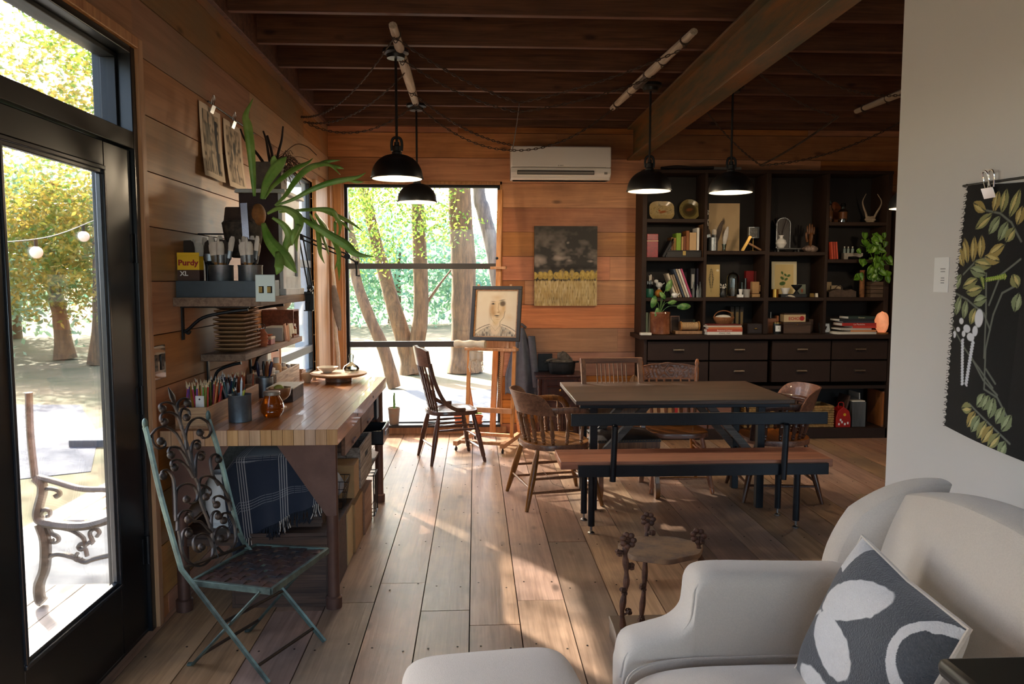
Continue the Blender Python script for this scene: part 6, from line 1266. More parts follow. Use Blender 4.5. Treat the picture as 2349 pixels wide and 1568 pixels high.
# ---- bay 1, top: two plates
def plate(label,k,x0,x1,y0,y1,zb,col,shape,seed):
    x,w,h=slot(k,x0,x1,y0,y1,7.3); t=T('display_plate',label,'plate',(x,7.3,zb)); t.rotation_euler=(rad(-12),0,0)
    n=96; a=Art(w,h,n,n,col); n1=a.n(6,6,seed); n2=a.n(20,20,seed+1); a.mix(np.clip((n1-.4)*2,0,1)*.6,'7d6f42' if seed>5 else 'c2a56c'); a.mix(np.clip((n2-.6)*4,0,1)*.5,'5d4a30')
    if seed>5: a.ell(w/2,h/2,w*.36,h*.36,0,'5e5430',.1); a.ell(w/2,h/2,w*.32,h*.32,0,'4a3c26',.3); a.ell(w*.5,h*.52,w*.2,h*.09,.2,'7a4a2a',.5)
    else: a.ell(w*.55,h*.45,w*.2,h*.08,.2,'9c5a34',.5); a.ell(w*.42,h*.52,w*.05,h*.05,0,'b0552c',.4); a.mix((a.Y<h*.3)*.5,'a88d58')
    px_=lambda x_,y_:((x_/w-.5)*2,(y_/h-.5)*2)
    U=(a.X/w-.5)*2;Vq=(a.Y/h-.5)*2; ex=2 if seed>5 else 3.2; R=(np.abs(U)**ex+np.abs(Vq)**ex)
    mk=(R[:-1,:-1]<1)
    def pos(x_,y_):
        u,v=px_(x_,y_); r=(abs(u)**ex+abs(v)**ex)**(1/ex); return (u*w/2,-.002-.014*max(0,r-.6)/.4,h/2+v*h/2)
    a.mesh('plate_body',paint_mat('glazed_plate',.2),pos,t,sol=.004,mask=mk); b=B(); b.box(-.03,.03,.012,.05,0,.006); b.box(-.03,-.026,.012,.016,0,h*.4); b.box(.026,.03,.012,.016,0,h*.4); P('plate_stand',b,m_black,t)
plate('oblong painted platter with a bird, top left of the dark shelves',1,252,468,360,525,A1,'b59e74','o',2); plate('round olive painted plate on the top left shelf',1,508,692,342,525,A1,'8a7a48','r',8)
# ---- bay 1, second
x,w,h=slot(1,226,324,650,850); t=T('red_tin','tall red printed tin box at the left of the second shelf','tin',(x,7.2,A2)); b=B(); b.box(-w/2,w/2,-.05,.05,0,h*.68); P('body',b,mat('tin_red','8e1c22',.35,noise=.3,nsc=40),t,bev=.003); b=B(); b.box(-w/2-.001,w/2+.001,-.051,.051,h*.68,h*.72); P('band',b,mat('tin_cream','cfb390',.4),t); b=B(); b.box(-w/2,w/2,-.05,.05,h*.72,h); P('lid',b,MC['tin_red'],t,bev=.004)
book('black book leaning beside the red tin',1,352,372,175,A2,'15151a',.5); book('dark grey booklet leaning beside the red tin',1,380,392,150,A2,'3a3c42',.45)
x,w,h=slot(1,395,690,795,855); t=T('brass_latched_box','low black box with a brass latch under the row of old books','box',(x,7.22,A2)); b=B(); b.box(-w/2,w/2,-.08,.08,0,h-.012); P('body',b,mat('box_black','1a1513',.5),t,bev=.002); b=B(); b.box(-w/2-.002,w/2+.002,-.082,.082,h-.012,h); P('lid',b,MC['box_black'],t,bev=.002); b=B(); b.box(-.014,.014,-.084,-.08,h*.3,h*.9); P('latch',b,m_gold,t)
zb=A2+h+.001; pb_='standing on the black latched box'
for c,x0,x1,hh,lab in(('6e4a20',427,447,110,'short tan book'),('8a6426',449,468,105,'short ochre book'),('7da02c',470,510,145,'lime green book'),('b08a58',514,530,115,'narrow buff book'),('7a4022',533,551,120,'narrow brown book'),('8d5526',554,579,165,'tall brown leather book'),('c4a377',582,640,150,'thick pale cloth book'),('d8d4cc',644,664,190,'white spiral notebook')): book(lab+' '+pb_,1,x0,x1,hh,zb,c)
book('tall worn brown book at the right end of the second shelf',1,692,706,280,A2,'6a4628')
# ---- bay 1, third
x,w,h=slot(1,226,300,1115,1190); t=lathe_thing('teal_jar','teal glazed jar full of brushes at the left of the third shelf','jar',(x,7.2,A3),cup([(w*.42,0),(w*.5,h*.2),(w*.5,h*.8),(w*.42,h)],.003),mat('teal_glaze','2f6b55',.25,noise=.3),24)
r6=random.Random(8)
for i in range(9):
    k=dup(protos[[1,2,4][i%3]],(x+r6.uniform(-.015,.015),7.2+r6.uniform(-.015,.015),A3+.006),(r6.uniform(-.08,.08),r6.uniform(-.16,.16),r6.uniform(0,3)),'brush standing in the teal jar on the dark shelves','brushes in the teal jar'); k.scale=(.75,.75,.75)
x,w,h=slot(1,302,372,1100,1185); b=B(); b.ell((0,0,w/2),w/2,16,12,fn=lambda a,c:1+.04*math.sin(8*a)); S('amber_ball','dimpled amber glass ball next to the teal jar','ornament',b,mat('amber_ball','a8702a',.15,coat=.5),(x,7.17,A3))
x,w,h=slot(1,322,410,1035,1100); t=T('ceramic_bird','pale ceramic bird perched behind the amber ball','ornament',(x,7.29,A3)); b=B(); b.ell((0,0,h*1.6),(w*.35,.03,.03)); b.ell((-w*.3,0,h*2.1),(.022,.018,.02)); b.tube([(w*.2,0,h*1.6),(w*.55,0,h*1.9)],[.018,.006],8,sy=.5); P('bird_body',b,m_wcer,t); b=B(); b.lathe([(.025,0),(.02,.03),(.012,h*1.4)],16); P('pedestal',b,m_cream,t)
for c,x0,hh,lean,lab in(('cfc3ae',470,215,-.36,'worn cream book leaning left, first of the slanted row'),('a58e72',492,200,-.36,'tan booklet leaning in the slanted row'),('8f7a60',512,205,-.36,'brown paperback leaning in the slanted row'),('3c4658',536,255,-.36,'slate blue book leaning in the slanted row'),('b9ac96',556,255,-.36,'beige book leaning in the slanted row'),('d7d2ca',578,255,-.36,'white book leaning in the slanted row'),('b0446a',598,258,-.36,'pink spined book leaning last in the slanted row')): book(lab,1,x0,x0+15,hh,A3,c,lean,Y=7.2)
book('black and white book upright behind the small bottles',1,600,640,245,A3,'2a2a2e',0,Y=7.33,dep=.12,title='c9c6c0'); book('dark violet book upright behind the small bottles',1,652,684,245,A3,'231f38',0,Y=7.33,dep=.12)
for i,(x0,x1,y0,lab) in enumerate(((622,646,1060,'left clear glass bottle at the end of the third shelf'),(648,676,1082,'short clear bottle between two taller ones on the third shelf'),(678,704,1060,'right clear glass bottle at the end of the third shelf'))):
    x,w,h=slot(1,x0,x1,y0,1194); lathe_thing('glass_bottle',lab,'bottle',(x,7.17 if i!=1 else 7.14,A3),[(w*.48,0),(w*.5,h*.5),(w*.22,h*.68),(w*.22,h*.85)],mat('cloudy_glass','a4a8a6',.12,trans=.6),18,parts=(('stopper',[(w*.28,h*.84),(w*.28,h),(0,h)],m_gl),))
x,w,h=slot(1,432,492,1145,1190); t=lathe_thing('small_teapot','tiny white teapot in front of the slanted books','teapot',(x,7.12,A3),[(w*.3,0),(w*.5,h*.4),(w*.4,h*.8),(w*.2,h*.9),(0,h)],m_wcer,20); b=B(); b.tube([(w*.4,0,h*.4),(w*.75,0,h*.85)],[.006,.003],8); P('spout',b,m_wcer,t)
# ---- bay 1, counter
x,w,h=slot(1,272,445,1305,1500,7.1); t=lathe_thing('stoneware_crock','brown glazed crock holding the prayer plant at the left of the counter','crock',(x,7.1,CT_),cup([(w*.46,0),(w*.5,.006),(w*.5,h*.9),(w*.52,h*.93),(w*.5,h)],.006),mat('crock_glaze','6b3a24',.25,col2='8f5a3a',nsc=9,coat=.4),36)
b=B(); b.lathe([(w*.46,h*.9),(0,h*.92)],20); P('soil',b,m_twig,t)
t=T('prayer_plant','green prayer plant with veined leaves growing in the brown crock','plant',(x,7.1,CT_+h*.92)); pl0=V((x,7.1,CT_+h*.92))
m_pl=mat('prayer_leaf','2f6a2c',.4,col2='86a860',nsc=30,stretch=(1,1,1)); 
for (zx,zy,L_2,an,dy) in((300,1230,110,-1.8,-.05),(330,1330,100,-1.65,-.07),(370,1180,80,-.9,-.02),(425,1110,110,1.2,0),(450,1245,80,.2,-.04),(545,1280,120,.05,-.03),(460,1200,70,.9,.03)):
    c=at(1420+zx*.2679,360+zy*.2679,Y=7.1+dy)-pl0; l=PXM(L_2,7.1); b=B(); b.tube(catrom([(0,0,0),(c.x*.4,c.y*.5,c.z*.6+.03),tuple(c)],4),.0025,5); s=P('leaf_stem',b,m_pl,t)
    d=V((math.cos(an),0,math.sin(an))); s_=V((-d.z,0,d.x)); b=B(); b.grid(lambda u,v:tuple(c+d*(l*(v-.4))+s_*((u-.5)*l*.5*math.sin(PI*min(1,v*.93+.05))**.6)+V((0,-.012*math.sin(PI*v)+.02*abs(u-.5),0))),7,10); P('leaf',b,m_pl,t,sol=.001)
book('pale green board book standing left of the brown crock',1,222,240,185,CT_,'6c7358',0,Y=7.2); book('grey board standing left of the brown crock',1,243,258,180,CT_,'8a8470',.05,Y=7.2)
x,w,h=slot(1,190,285,1478,1500,6.99); b=B(); b.box(-w/2,w/2,-.03,.03,0,h); S('white_block','flat cream block at the left end of the counter','block',b,m_cream,(x,7.0,CT_),0,bev=.003)
panel('small_picture','small dark framed picture behind the twine spool','picture',1,450,530,1335,1480,CT_,None,7.32,bg='3b2a20',frame=m_oakX,nx=8,ny=8); panel('green_frame','small green framed picture behind the twine spool','picture',1,645,730,1330,1440,CT_,None,7.34,bg='4e5c46',frame=mat('frame_green','3a4a3a',.5),nx=8,ny=8)
x,w,h=slot(1,470,735,1470,1495); b=B(); b.box(-w/2,w/2,-.06,.06,0,h); S('wooden_board','thin wooden board under the twine spool','board',b,m_lwood,(x,7.17,CT_),0,bev=.002); zb=CT_+h
x,w,h=slot(1,520,690,1380,1462); t=T('twine_spool','large wooden spool of cream twine lying on its side','spool',(x,7.17,zb+h/2)); Mr=Matrix.Rotation(rad(90),4,'Y')
b=B(); b.lathe([(h*.45,-w*.42)]+[(h*.4+.002*(k%2),-w*.42+w*.84*k/30) for k in range(31)]+[(h*.45,w*.42)],24,m=Mr); P('twine',b,mat('twine','c39f74',.9,bump=.4,bsc=120),t); 
for s in(-1,1): b=B(); b.lathe([(h*.5,s*w*.42),(h*.5,s*w*.5)],24,m=Mr); P('flange',b,m_lwood,t)
# ---- bay 2 shelf 1
def art_bird(a,w,h): a.mix(a.n(5,7,3)*.35,'a88d68'); a.ell(w*.5,h*.35,w*.1,h*.22,.1,'6e5a44',.7); a.ell(w*.48,h*.62,w*.06,h*.1,0,'5a4a3a',.6); a.ell(w*.25,h*.45,w*.07,h*.12,.3,'cdbb9c',.6); a.mix((a.Y<h*.25)*.25,'8f7350')
t=panel('large_print','tall tan paper print of a bird standing on the upper middle shelf','print',1,760,1030,350,765,B1_,art_bird,7.36,bg='c7ab82',nx=90,ny=120,lean=.03)
x,w,h=slot(1,757,835,680,795); t=lathe_thing('steel_beaker','brushed steel tumbler of brushes in front of the tan print','tumbler',(x,7.18,B1_),cup([(w*.45,0),(w*.5,.003),(w*.5,h)],.002),m_galv,28)
for i,(dx,ry,k) in enumerate(((-.01,-.25,2),(.012,.12,3),(0,-.05,0))): q_=dup(protos[k],(x+dx,7.18,B1_+.005),(0,ry,i),['dark brush','round mop brush','wide brush'][i]+' standing in the steel tumbler','brushes in the steel tumbler'); q_.scale=(.8,)*3
x,w,h=slot(1,865,905,740,800); t=lathe_thing('cut_glass_vase','small cut glass holding a white feather','vase',(x,7.16,B1_),cup([(w*.4,0),(w*.3,h*.3),(w*.5,h)],.002),m_gl,16)
def feather(label,x,y,z,h,w,col,ry=0):
    t=T('feather',label,'feather',(x,y,z)); t.rotation_euler=(0,ry,0); b=B(); b.grid(lambda u,v:((u-.5)*w*math.sin(PI*min(1,v*.9+.06))**.6+.02*v*v,-.004*math.cos((u-.5)*3),h*.2+h*.8*v),7,16); P('vane',b,mat('fth'+col,col,.8,noise=.15),t,sol=.0012); b=B(); b.tube([(0,0,0),(0,0,h*.5),(.02,0,h)],.0015,5); P('quill',b,m_cream,t)
feather('white feather standing in the cut glass vase',x,7.16,B1_+.01,.22,.045,'c9c5bf',.06); feather('brown feather behind the steel tumbler',x-.07,7.25,B1_,.3,.05,'5e5148',.2)
x,w,h=slot(1,745,782,410,560); t=T('dried_flower','white dried flower stalk behind the steel tumbler','flower',(x,7.27,B1_)); b=B(); b.tube([(.03,0,0),(.01,0,.2),(0,0,.38)],.002,5); P('stalk',b,m_twig,t); b=B(); r6=random.Random(2); [b.ell((r6.uniform(-.014,.014),r6.uniform(-.01,.01),.25+i*.006),(.008,.008,.007),6,4) for i in range(26)]; P('blossoms',b,m_paper,t)['kind']='stuff'
x,w,h=slot(1,1115,1205,590,685); z0=B1_+PXM(800-685,7.2); t=T('specimen_stand','small glazed box raised on a thin wire stand','ornament',(x,7.25,B1_)); b=B(); b.lathe([(.03,0),(.028,.008),(.004,.01),(.003,z0-B1_)],18); P('stand',b,m_gold,t); b=B(); rim(b,'X',-w/2,w/2,z0-B1_,z0-B1_+h,-.02,.02,.006); P('box_frame',b,m_galv,t); b=B(); b.box(-w/2+.005,w/2-.005,.01,.015,z0-B1_+.005,z0-B1_+h-.005); P('specimen_card',b,mat('spec_grey','7c7a76',.6,noise=.4,nsc=60),t)
t=T('etching_press_tool','brass bar tool leaning against a wooden hammer on the shelf','tool',(ZX(1,1090,7.2),7.2,B1_)); b=B(); b.bar([(-.045,0,.0),(.035,0,.145)],.03,.014,(0,1,0)); P('brass_bar',b,m_gold,t,bev=.002); b=B(); b.cyl((.02,0,.075),(.14,0,.012),.01); P('wooden_handle',b,m_lwood,t)
# ---- bay 2 shelf 2
def art_fern(a,w,h):
    for i in range(12):
        y=h*(.28+.05*i); s=(1-abs(i-5)/9); [a.ell(w*.42+sg*w*.12*s,y+abs(sg)*.004,w*.1*s,h*.02,sg*.6,'4c4434',.4) for sg in(-1,1)]
    a.line([(w*.4,h*.15),(w*.42,h*.9)],.003,'4c4434'); a.ell(w*.85,h*.82,w*.12,h*.04,0,'fff4d8',.5)
panel('botanical_card','tall botanical print of a fern on yellowed paper','print',1,740,870,890,1170,B2_,art_fern,7.34,bg='d9bb7e',lean=.05)
x,w,h=slot(1,852,912,1120,1195); t=lathe_thing('black_bud_vase','small black vase of white flowers beside the fern print','vase',(x,7.15,B2_),[(w*.35,0),(w*.5,h*.35),(w*.35,h*.75),(w*.25,h)],m_lamp,20); b=B(); r6=random.Random(5); [b.ell((r6.uniform(-.028,.028),r6.uniform(-.02,.02),h+r6.uniform(.005,.045)),.006,6,4) for _ in range(16)]; [b.cyl((0,0,h*.8),(r6.uniform(-.02,.02),0,h+.03),.001,n=4) for _ in range(6)]; P('flowers',b,m_paper,t)
x,w,h=slot(1,935,1045,930,1165); t=T('glass_cloche','tall glass dome over a little nest on the middle shelf','cloche',(x,7.24,B2_)); b=B(); b.lathe([(w*.52,0),(w*.54,.008),(0,.009)],32); P('base',b,m_oakX,t); b=B(); b.lathe([(w*.48,.009),(w*.48,h*.7)]+[(w*.48*math.cos(a),h*.7+w*.48*math.sin(a)) for a in[i*PI/2/8 for i in range(1,9)]]+[(.004,h*.7+w*.48),(.01,h*.99),(0,h)],32,cap=False); P('dome',b,m_gl,t); b=B(); b.ell((0,0,.05),(w*.36,w*.36,.04),16,10,fn=lambda a,c:1+.1*math.sin(9*a)*math.cos(6*c)); P('nest',b,mat('nest','5e4a3a',.95,noise=.3,bump=.8),t)
book('small bright red book behind the cardboard shapes',1,1082,1150,225,B2_,'8f1616',0,Y=7.35,dep=.05); book('dark red book behind the cardboard shapes',1,1152,1172,222,B2_,'5a1a14',0,Y=7.35,dep=.08)
for i,(x0,x1,y0,yb,lab) in enumerate(((1058,1082,1065,1195,'small glass tube in front of the red book'),(1086,1112,1030,1195,'taller glass tube in front of the red book'))): x,w,h=slot(1,x0,x1,y0,yb); lathe_thing('glass_tube',lab,'bottle',(x,7.24,B2_),cup([(w*.5,0),(w*.5,h)],.002),m_gl,16)
x,w,h=slot(1,1052,1116,1125,1195); lathe_thing('glass_tumbler','clear glass tumbler of white powder on the middle shelf','tumbler',(x,7.16,B2_),cup([(w*.42,0),(w*.5,h)],.003),mat('frosty','cdcbc6',.2,trans=.4),20)
x,w,h=slot(1,1128,1214,1060,1195); t=T('cardboard_sculpture','folded tan cardboard head shape at the right of the shelf','ornament',(x,7.2,B2_)); b=B(); b.box(-w*.42,w*.42,-.035,.035,0,h*.22); b.box(-w*.4,w*.34,-.03,.03,h*.24,h); b.box(w*.34,w*.5,-.02,.02,h*.35,h*.8); P('shape',b,m_card,t,bev=.006)
x,w,h=slot(1,998,1046,1170,1195); b=B(); b.box(-w/2,w/2,-.02,.02,0,h); S('white_cube','little white square dish under a white cup','dish',b,m_wcer,(x,7.13,B2_),bev=.003); x,w2,h2=slot(1,1008,1044,1122,1168); lathe_thing('tiny_cup','tiny white cup standing on the square dish','cup',(x,7.13,B2_+h+.0005),cup([(w2*.3,0),(w2*.5,h2)],.002),m_wcer,16)
# ---- bay 2 counter: book stack, basket
zb=CT_; 
for c,x0,x1,th,txt,lab,pc in(('e8e2d6',745,1050,25,'MAKE INK','white book lettered MAKE INK at the bottom of the counter stack',None),('b8472c',740,1052,22,'Botanical Colour','orange book second from the bottom of the counter stack','f0e6d8'),('c86a3a',752,1050,16,None,'rusty orange book in the middle of the counter stack',None),('cfc4b0',735,1045,13,None,'pale thin book near the top of the counter stack',None),('7a2f22',745,1040,10,None,'dark red thin book topmost in the counter stack',None)):
    th=PXM(th,7.12); flatbook(lab,1,x0,x1,zb,th,c,Y=7.08,txt=txt,pc=pc); zb+=th+.0005
x,w,h=slot(1,795,972,1300,1418); t=T('wicker_basket','small round wicker basket with a hoop handle on the book stack','basket',(x,7.12,zb)); b=B(); m_wk=mat('wicker','8a5a34',.8,noise=.25,bump=.6,bsc=90)
b.lathe([(w*.3,0)]+[(w*(.32+.17*math.sin(k/8*PI/2))+(.002 if k%2 else 0),h*.5*k/8) for k in range(9)],32,cap=False); b.lathe([(w*.3,0),(0,.001)],32); P('bowl',b,m_wk,t,sol=.003); b=B(); b.tube([(w*.48*math.cos(a),0,h*.45+h*.5*math.sin(a)) for a in[i*PI/12 for i in range(13)]],.005,8); P('handle',b,m_wk,t)
b=B(); b.ell((0,0,h*.48),(w*.36,w*.25,.02),16,8,fn=lambda a,c:1+.15*math.sin(5*a)); S('folded_napkin','crumpled white napkin inside the wicker basket','napkin',b,m_paper,(x,7.12,zb))
for i,(x0,x1) in enumerate(((944,976),(984,1020),(1024,1056))): book(['left','middle','right'][i]+' of three old dark leather books behind the wicker basket',1,x0,x1,225,CT_,['2e241a','26241a','2a1d16'][i],0,Y=7.33,dep=.14,title='7a6236')
x,w,h=slot(1,1090,1232,1395,1482); t=T('knobbed_box','small dark drawer box with an oval knob on the counter','box',(x,7.2,CT_)); b=B(); b.box(-w/2,w/2,-.07,.07,0,h); P('body',b,mat('dkbrown','2b1b14',.5),t,bev=.003); b=B(); b.box(-w/2+.01,w/2-.01,-.074,-.07,.01,h-.01); d=P('drawer',b,MC['dkbrown'],t,bev=.002); b=B(); b.ell((0,-.08,h/2),(.018,.006,.008)); P('knob',b,m_gold,d)
# ---- bay 3 shelf 1
x,w,h=slot(2,130,342,770,805); t=T('low_stand','low black footed stand under the white vase','stand',(x,7.2,C1_)); b=B(); b.box(-w/2,w/2,-.06,.06,h*.6,h); P('top',b,m_lamp,t,bev=.002); 
for s in(-1,1):
    for y in(-.04,.04): b=B(); b.box(s*w*.42-.008,s*w*.42+.008,y-.008,y+.008,0,h*.6); P('foot',b,m_lamp,t)
zb=C1_+h; x,w,h=slot(2,135,228,662,770); t=lathe_thing('white_vase','round white bud vase of dry twigs on the low black stand','vase',(x,7.18,zb+.0005),cup([(w*.25,0),(w*.5,h*.35),(w*.42,h*.6),(w*.15,h*.78),(w*.15,h*.9),(w*.24,h)],.002),m_wcer,28)
b=B(); r6=random.Random(6)
for i in range(16):
    a0=r6.uniform(-.5,.5); l=r6.uniform(.12,.24); p=V((0,0,h*.8)); pts=[p]; d=V((math.sin(a0),r6.uniform(-.3,.3),math.cos(a0)))
    for k in range(4): p=p+d*l/4+V((r6.uniform(-.01,.01),0,0)); pts.append(p)
    b.tube(pts,.0014,4)
P('dry_twigs',b,m_twig,t)['kind']='stuff'
x,w,h=slot(2,190,312,480,768); t=T('arched_frame','dark arched picture frame behind the white vase','frame',(x,7.33,zb)); b=B(); pts=[(-w/2,0,0),(-w/2,0,h*.6)]+[(-w/2*math.cos(a),0,h*.75+w*.42*math.sin(a)) for a in[i*PI/10 for i in range(11)]]+[(w/2,0,h*.6),(w/2,0,0)]; b.tube(pts,.007,6,closed=True); P('frame',b,m_galv,t); b=B(); b.add([(p[0]*.96,.004,p[2]) for p in pts]+[(p[0]*.96,.012,p[2]) for p in pts],[tuple(range(len(pts))),tuple(range(2*len(pts)-1,len(pts)-1,-1))]); P('panel',b,mat('dark_arch','241612',.4),t)
x,w,h=slot(2,375,505,475,805); t=T('wooden_hand','carved wooden hand standing on a rough crystal base','sculpture',(x,7.2,C1_)); b=B(); b.ell((0,0,.03),(w*.5,.045,.032),18,10,fn=lambda a,c:1+.15*math.sin(7*a)*math.cos(3*c)+.1*math.sin(13*a+2)); P('crystal_base',b,mat('crystal_rock','8f7a6e',.5,noise=.4,nsc=60,bump=1),t)
b=B(); m_hd=mat('carved_hand_wood','6b4426',.35,noise=.15); b.tube(catrom([(0,0,.05),(-.002,0,.1),(.0,0,.15),(.0,0,.185)],4),[.022,.023,.025,.028,.032,.036,.038,.039,.04,.038,.036,.033,.03][:13],12,sy=.45); P('palm',b,m_hd,t)
for i,(dx,l) in enumerate(((-.03,.08),(-.011,.1),(.009,.095),(.027,.07))): b=B(); b.tube([(dx,0,.17),(dx*1.1,-.003,.17+l*.5),(dx*1.15,-.0,.17+l*.85),(dx*1.15,.002,.17+l)],[.0095,.0092,.0078,.004],8); P('finger',b,m_hd,t)
b=B(); b.tube(catrom([(-.03,0,.1),(-.046,-.008,.14),(-.05,-.012,.175),(-.047,-.012,.19)],3),[.012,.012,.011,.011,.01,.0095,.009,.008,.007,.005],8); P('thumb',b,m_hd,t)
# ---- bay 3 shelf 2
def art_leaf(a,w,h):
    a.rect(w*.12,w*.88,h*.06,h*.92,'e3c98c'); a.line([(w*.45,h*.2),(w*.55,h*.45),(w*.4,h*.72)],.003,'5a4a2a')
    for x,y,r,an in((.43,.38,.13,.2),(.58,.5,.08,.5),(.42,.53,.09,2.4),(.68,.6,.08,.4),(.55,.62,.07,2.3),(.42,.68,.07,2.0)): a.ell(w*x,h*y,w*r,w*r*.62,an,'4c6a2e',.15)
panel('leaf_print','framed print of round green leaves on cream paper','print',2,116,338,858,1165,C2_,art_leaf,7.33,bg='efe0b8',lean=.06)
x,w,h=slot(2,95,168,1120,1190); lathe_thing('brass_pot','shiny brass cup at the left of the leaf print','cup',(x,7.16,C2_),cup([(w*.5,0),(w*.5,h)],.002),mat('bright_brass','c9a050',.2,metal=1),24)
x,w,h=slot(2,170,395,1158,1186); b=B(); b.box(-w/2,w/2,-.05,.05,0,h); S('slate_slab','dark slab carrying the white bowl and goblet','slab',b,m_lamp,(x,7.17,C2_),bev=.002); zb=C2_+h
x,w,h=slot(2,180,262,1105,1158); lathe_thing('white_bowl','small white bowl on the dark slab','bowl',(x,7.16,zb),cup([(w*.25,0),(w*.5,h)],.003),m_wcer,24)
x,w,h=slot(2,282,368,1078,1158); lathe_thing('iron_goblet','dark iron footed bowl on the dark slab','goblet',(x,7.18,zb),cup([(w*.3,0),(w*.28,.006),(w*.1,h*.35),(w*.2,h*.5),(w*.5,h*.85),(w*.52,h)],.003),m_ci,24)
panel('grey_green_card','small grey green card leaning right of the leaf print','card',2,348,415,1080,1190,C2_,lambda a,w,h:a.ell(w*.5,h*.5,w*.2,h*.2,0,'b05a3a',.5),7.3,bg='7f8676',nx=30,ny=30)
for i,(x0,x1,lab) in enumerate(((440,475,'tiny brass cube at the right of the grey green card'),(484,508,'tiny white figurine beside the brass cube'))): x,w,h=slot(2,x0,x1,1160,1195); b=B(); b.taper(-w/2,w/2,-.015,.015,0,h,.8); S('small_trinket',lab,'trinket',b,m_gold if i==0 else m_cream,(x,7.18,C2_),bev=.002)
feather('pale feather lying at the front of the leaf print shelf',ZX(2,240,7.12),7.115,C2_+.012,.09,.02,'d8cbb5',rad(84))
# ---- bay 3 counter
x,w,h=slot(2,82,186,1330,1482); t=T('wood_block_holder','reddish wooden block holder behind the candle jar','block',(x,7.22,CT_)); b=B(); b.box(-w/2,w/2-.02,-.03,.03,0,h*.85); b.box(w/2-.02,w/2,-.03,.03,0,h); P('block',b,m_oak2X,t,bev=.003)
x,w,h=slot(2,105,172,1385,1485); t=lathe_thing('candle_jar','black jar candle with a white label on the counter','candle',(x,7.1,CT_),[(w*.48,0),(w*.5,.004),(w*.5,h*.9),(w*.46,h)],m_lamp,28,parts=(('lid',[(w*.5,h*.9),(w*.5,h*1.0),(0,h)],m_gold),))
b=B(); b.grid(lambda u,v:((w*.5+.0008)*math.sin((u-.5)*1.5),-(w*.5+.0008)*math.cos((u-.5)*1.5),h*(.22+.5*v)),10,4); P('white_label',b,m_wcer,t); text('label_letter','V',.02,MC['txtdark'] if 'txtdark' in MC else m_black,t,(0,-w*.5-.0018,h*.5),(rad(90),0,0),.0002)
x,w,h=slot(2,138,152,1290,1340); b=B(); b.taper(-.004,.004,-.004,.004,0,.2,.6); S('white_taper','thin white taper standing behind the wooden block','candle',b,m_wcer,(x,7.28,CT_))
x,w,h=slot(2,205,445,1385,1485); t=T('dark_chest','dark wooden chest with lid under the printed tin','chest',(x,7.22,CT_)); b=B(); b.box(-w/2,w/2,-.08,.08,0,h*.75); P('body',b,m_dwood,t,bev=.002); b=B(); b.box(-w/2-.003,w/2+.003,-.083,.083,h*.76,h); P('lid',b,m_dwood,t,bev=.003); b=B(); b.ell((0,-.085,h*.76),.007,8,6); P('clasp',b,m_gold,t); zb=CT_+h
x,w,h=slot(2,205,395,1305,1368); t=T('printed_tin','cream tin printed in red letters on the dark chest','tin',(x,7.18,zb)); b=B(); b.box(-w/2,w/2,-.05,.05,0,h); P('body',b,mat('tin_cream2','c9b088',.45),t,bev=.002); text('printed_letters','ECHOS',h*.62,m_red,t,(-.0,-.0512,h*.45),(rad(90),0,0),.0004,.9,.0006); b=B(); b.lathe([(h*.33,0),(h*.33,.0012)],20,m=Matrix.Translation((w*.33,-.05,h*.5))@Matrix.Rotation(rad(90),4,'X')); P('red_disc',b,m_red,t); b=B(); b.box(-w/2,w/2,-.05,.05,h,h+.012); P('lid',b,m_dwood,t,bev=.002)
def art_sketch(a,w,h): a.mix(np.clip((a.n(12,16,5)-.5)*3,0,1)*.6,'7a6a56')
panel('small_dark_picture','small dark framed picture above the butterfly frame','picture',2,498,586,1240,1372,CT_+PXM(115,7.3),art_sketch,7.34,bg='2f2721',frame=m_oakX,nx=30,ny=40,lean=.02)
x,w,h=slot(2,490,600,1378,1492); b=B(); b.box(-w/2,w/2,-.03,.03,0,PXM(113,7.34)); S('dark_plinth','plain dark box behind the butterfly frame','box',b,m_dwood,(x,7.34,CT_),bev=.002)
def art_bf(a,w,h):
    a.rect(0,w,0,h,'d8dde0')
    for s in(-1,1): a.ell(w*(.5+s*.13),h*.58,w*.15,h*.12,s*.7,'1c1a1a',.2); a.ell(w*(.5+s*.09),h*.4,w*.08,h*.11,-s*.4,'1c1a1a',.2)
    a.ell(w*.5,h*.5,w*.02,h*.16,0,'1c1a1a',.3)
panel('butterfly_frame','black framed butterfly specimen leaning on the counter','picture',2,536,646,1378,1470,CT_,art_bf,7.16,bg='d8dde0',frame=m_lamp,nx=60,ny=50,lean=.25,rz=.1)
x,w,h=slot(2,600,690,1482,1495); b=B(); b.box(-w/2,w/2,-.03,.03,0,.006); S('paper_slip','strip of cream paper lying before the butterfly frame','paper',b,m_cream,(x,7.06,CT_))
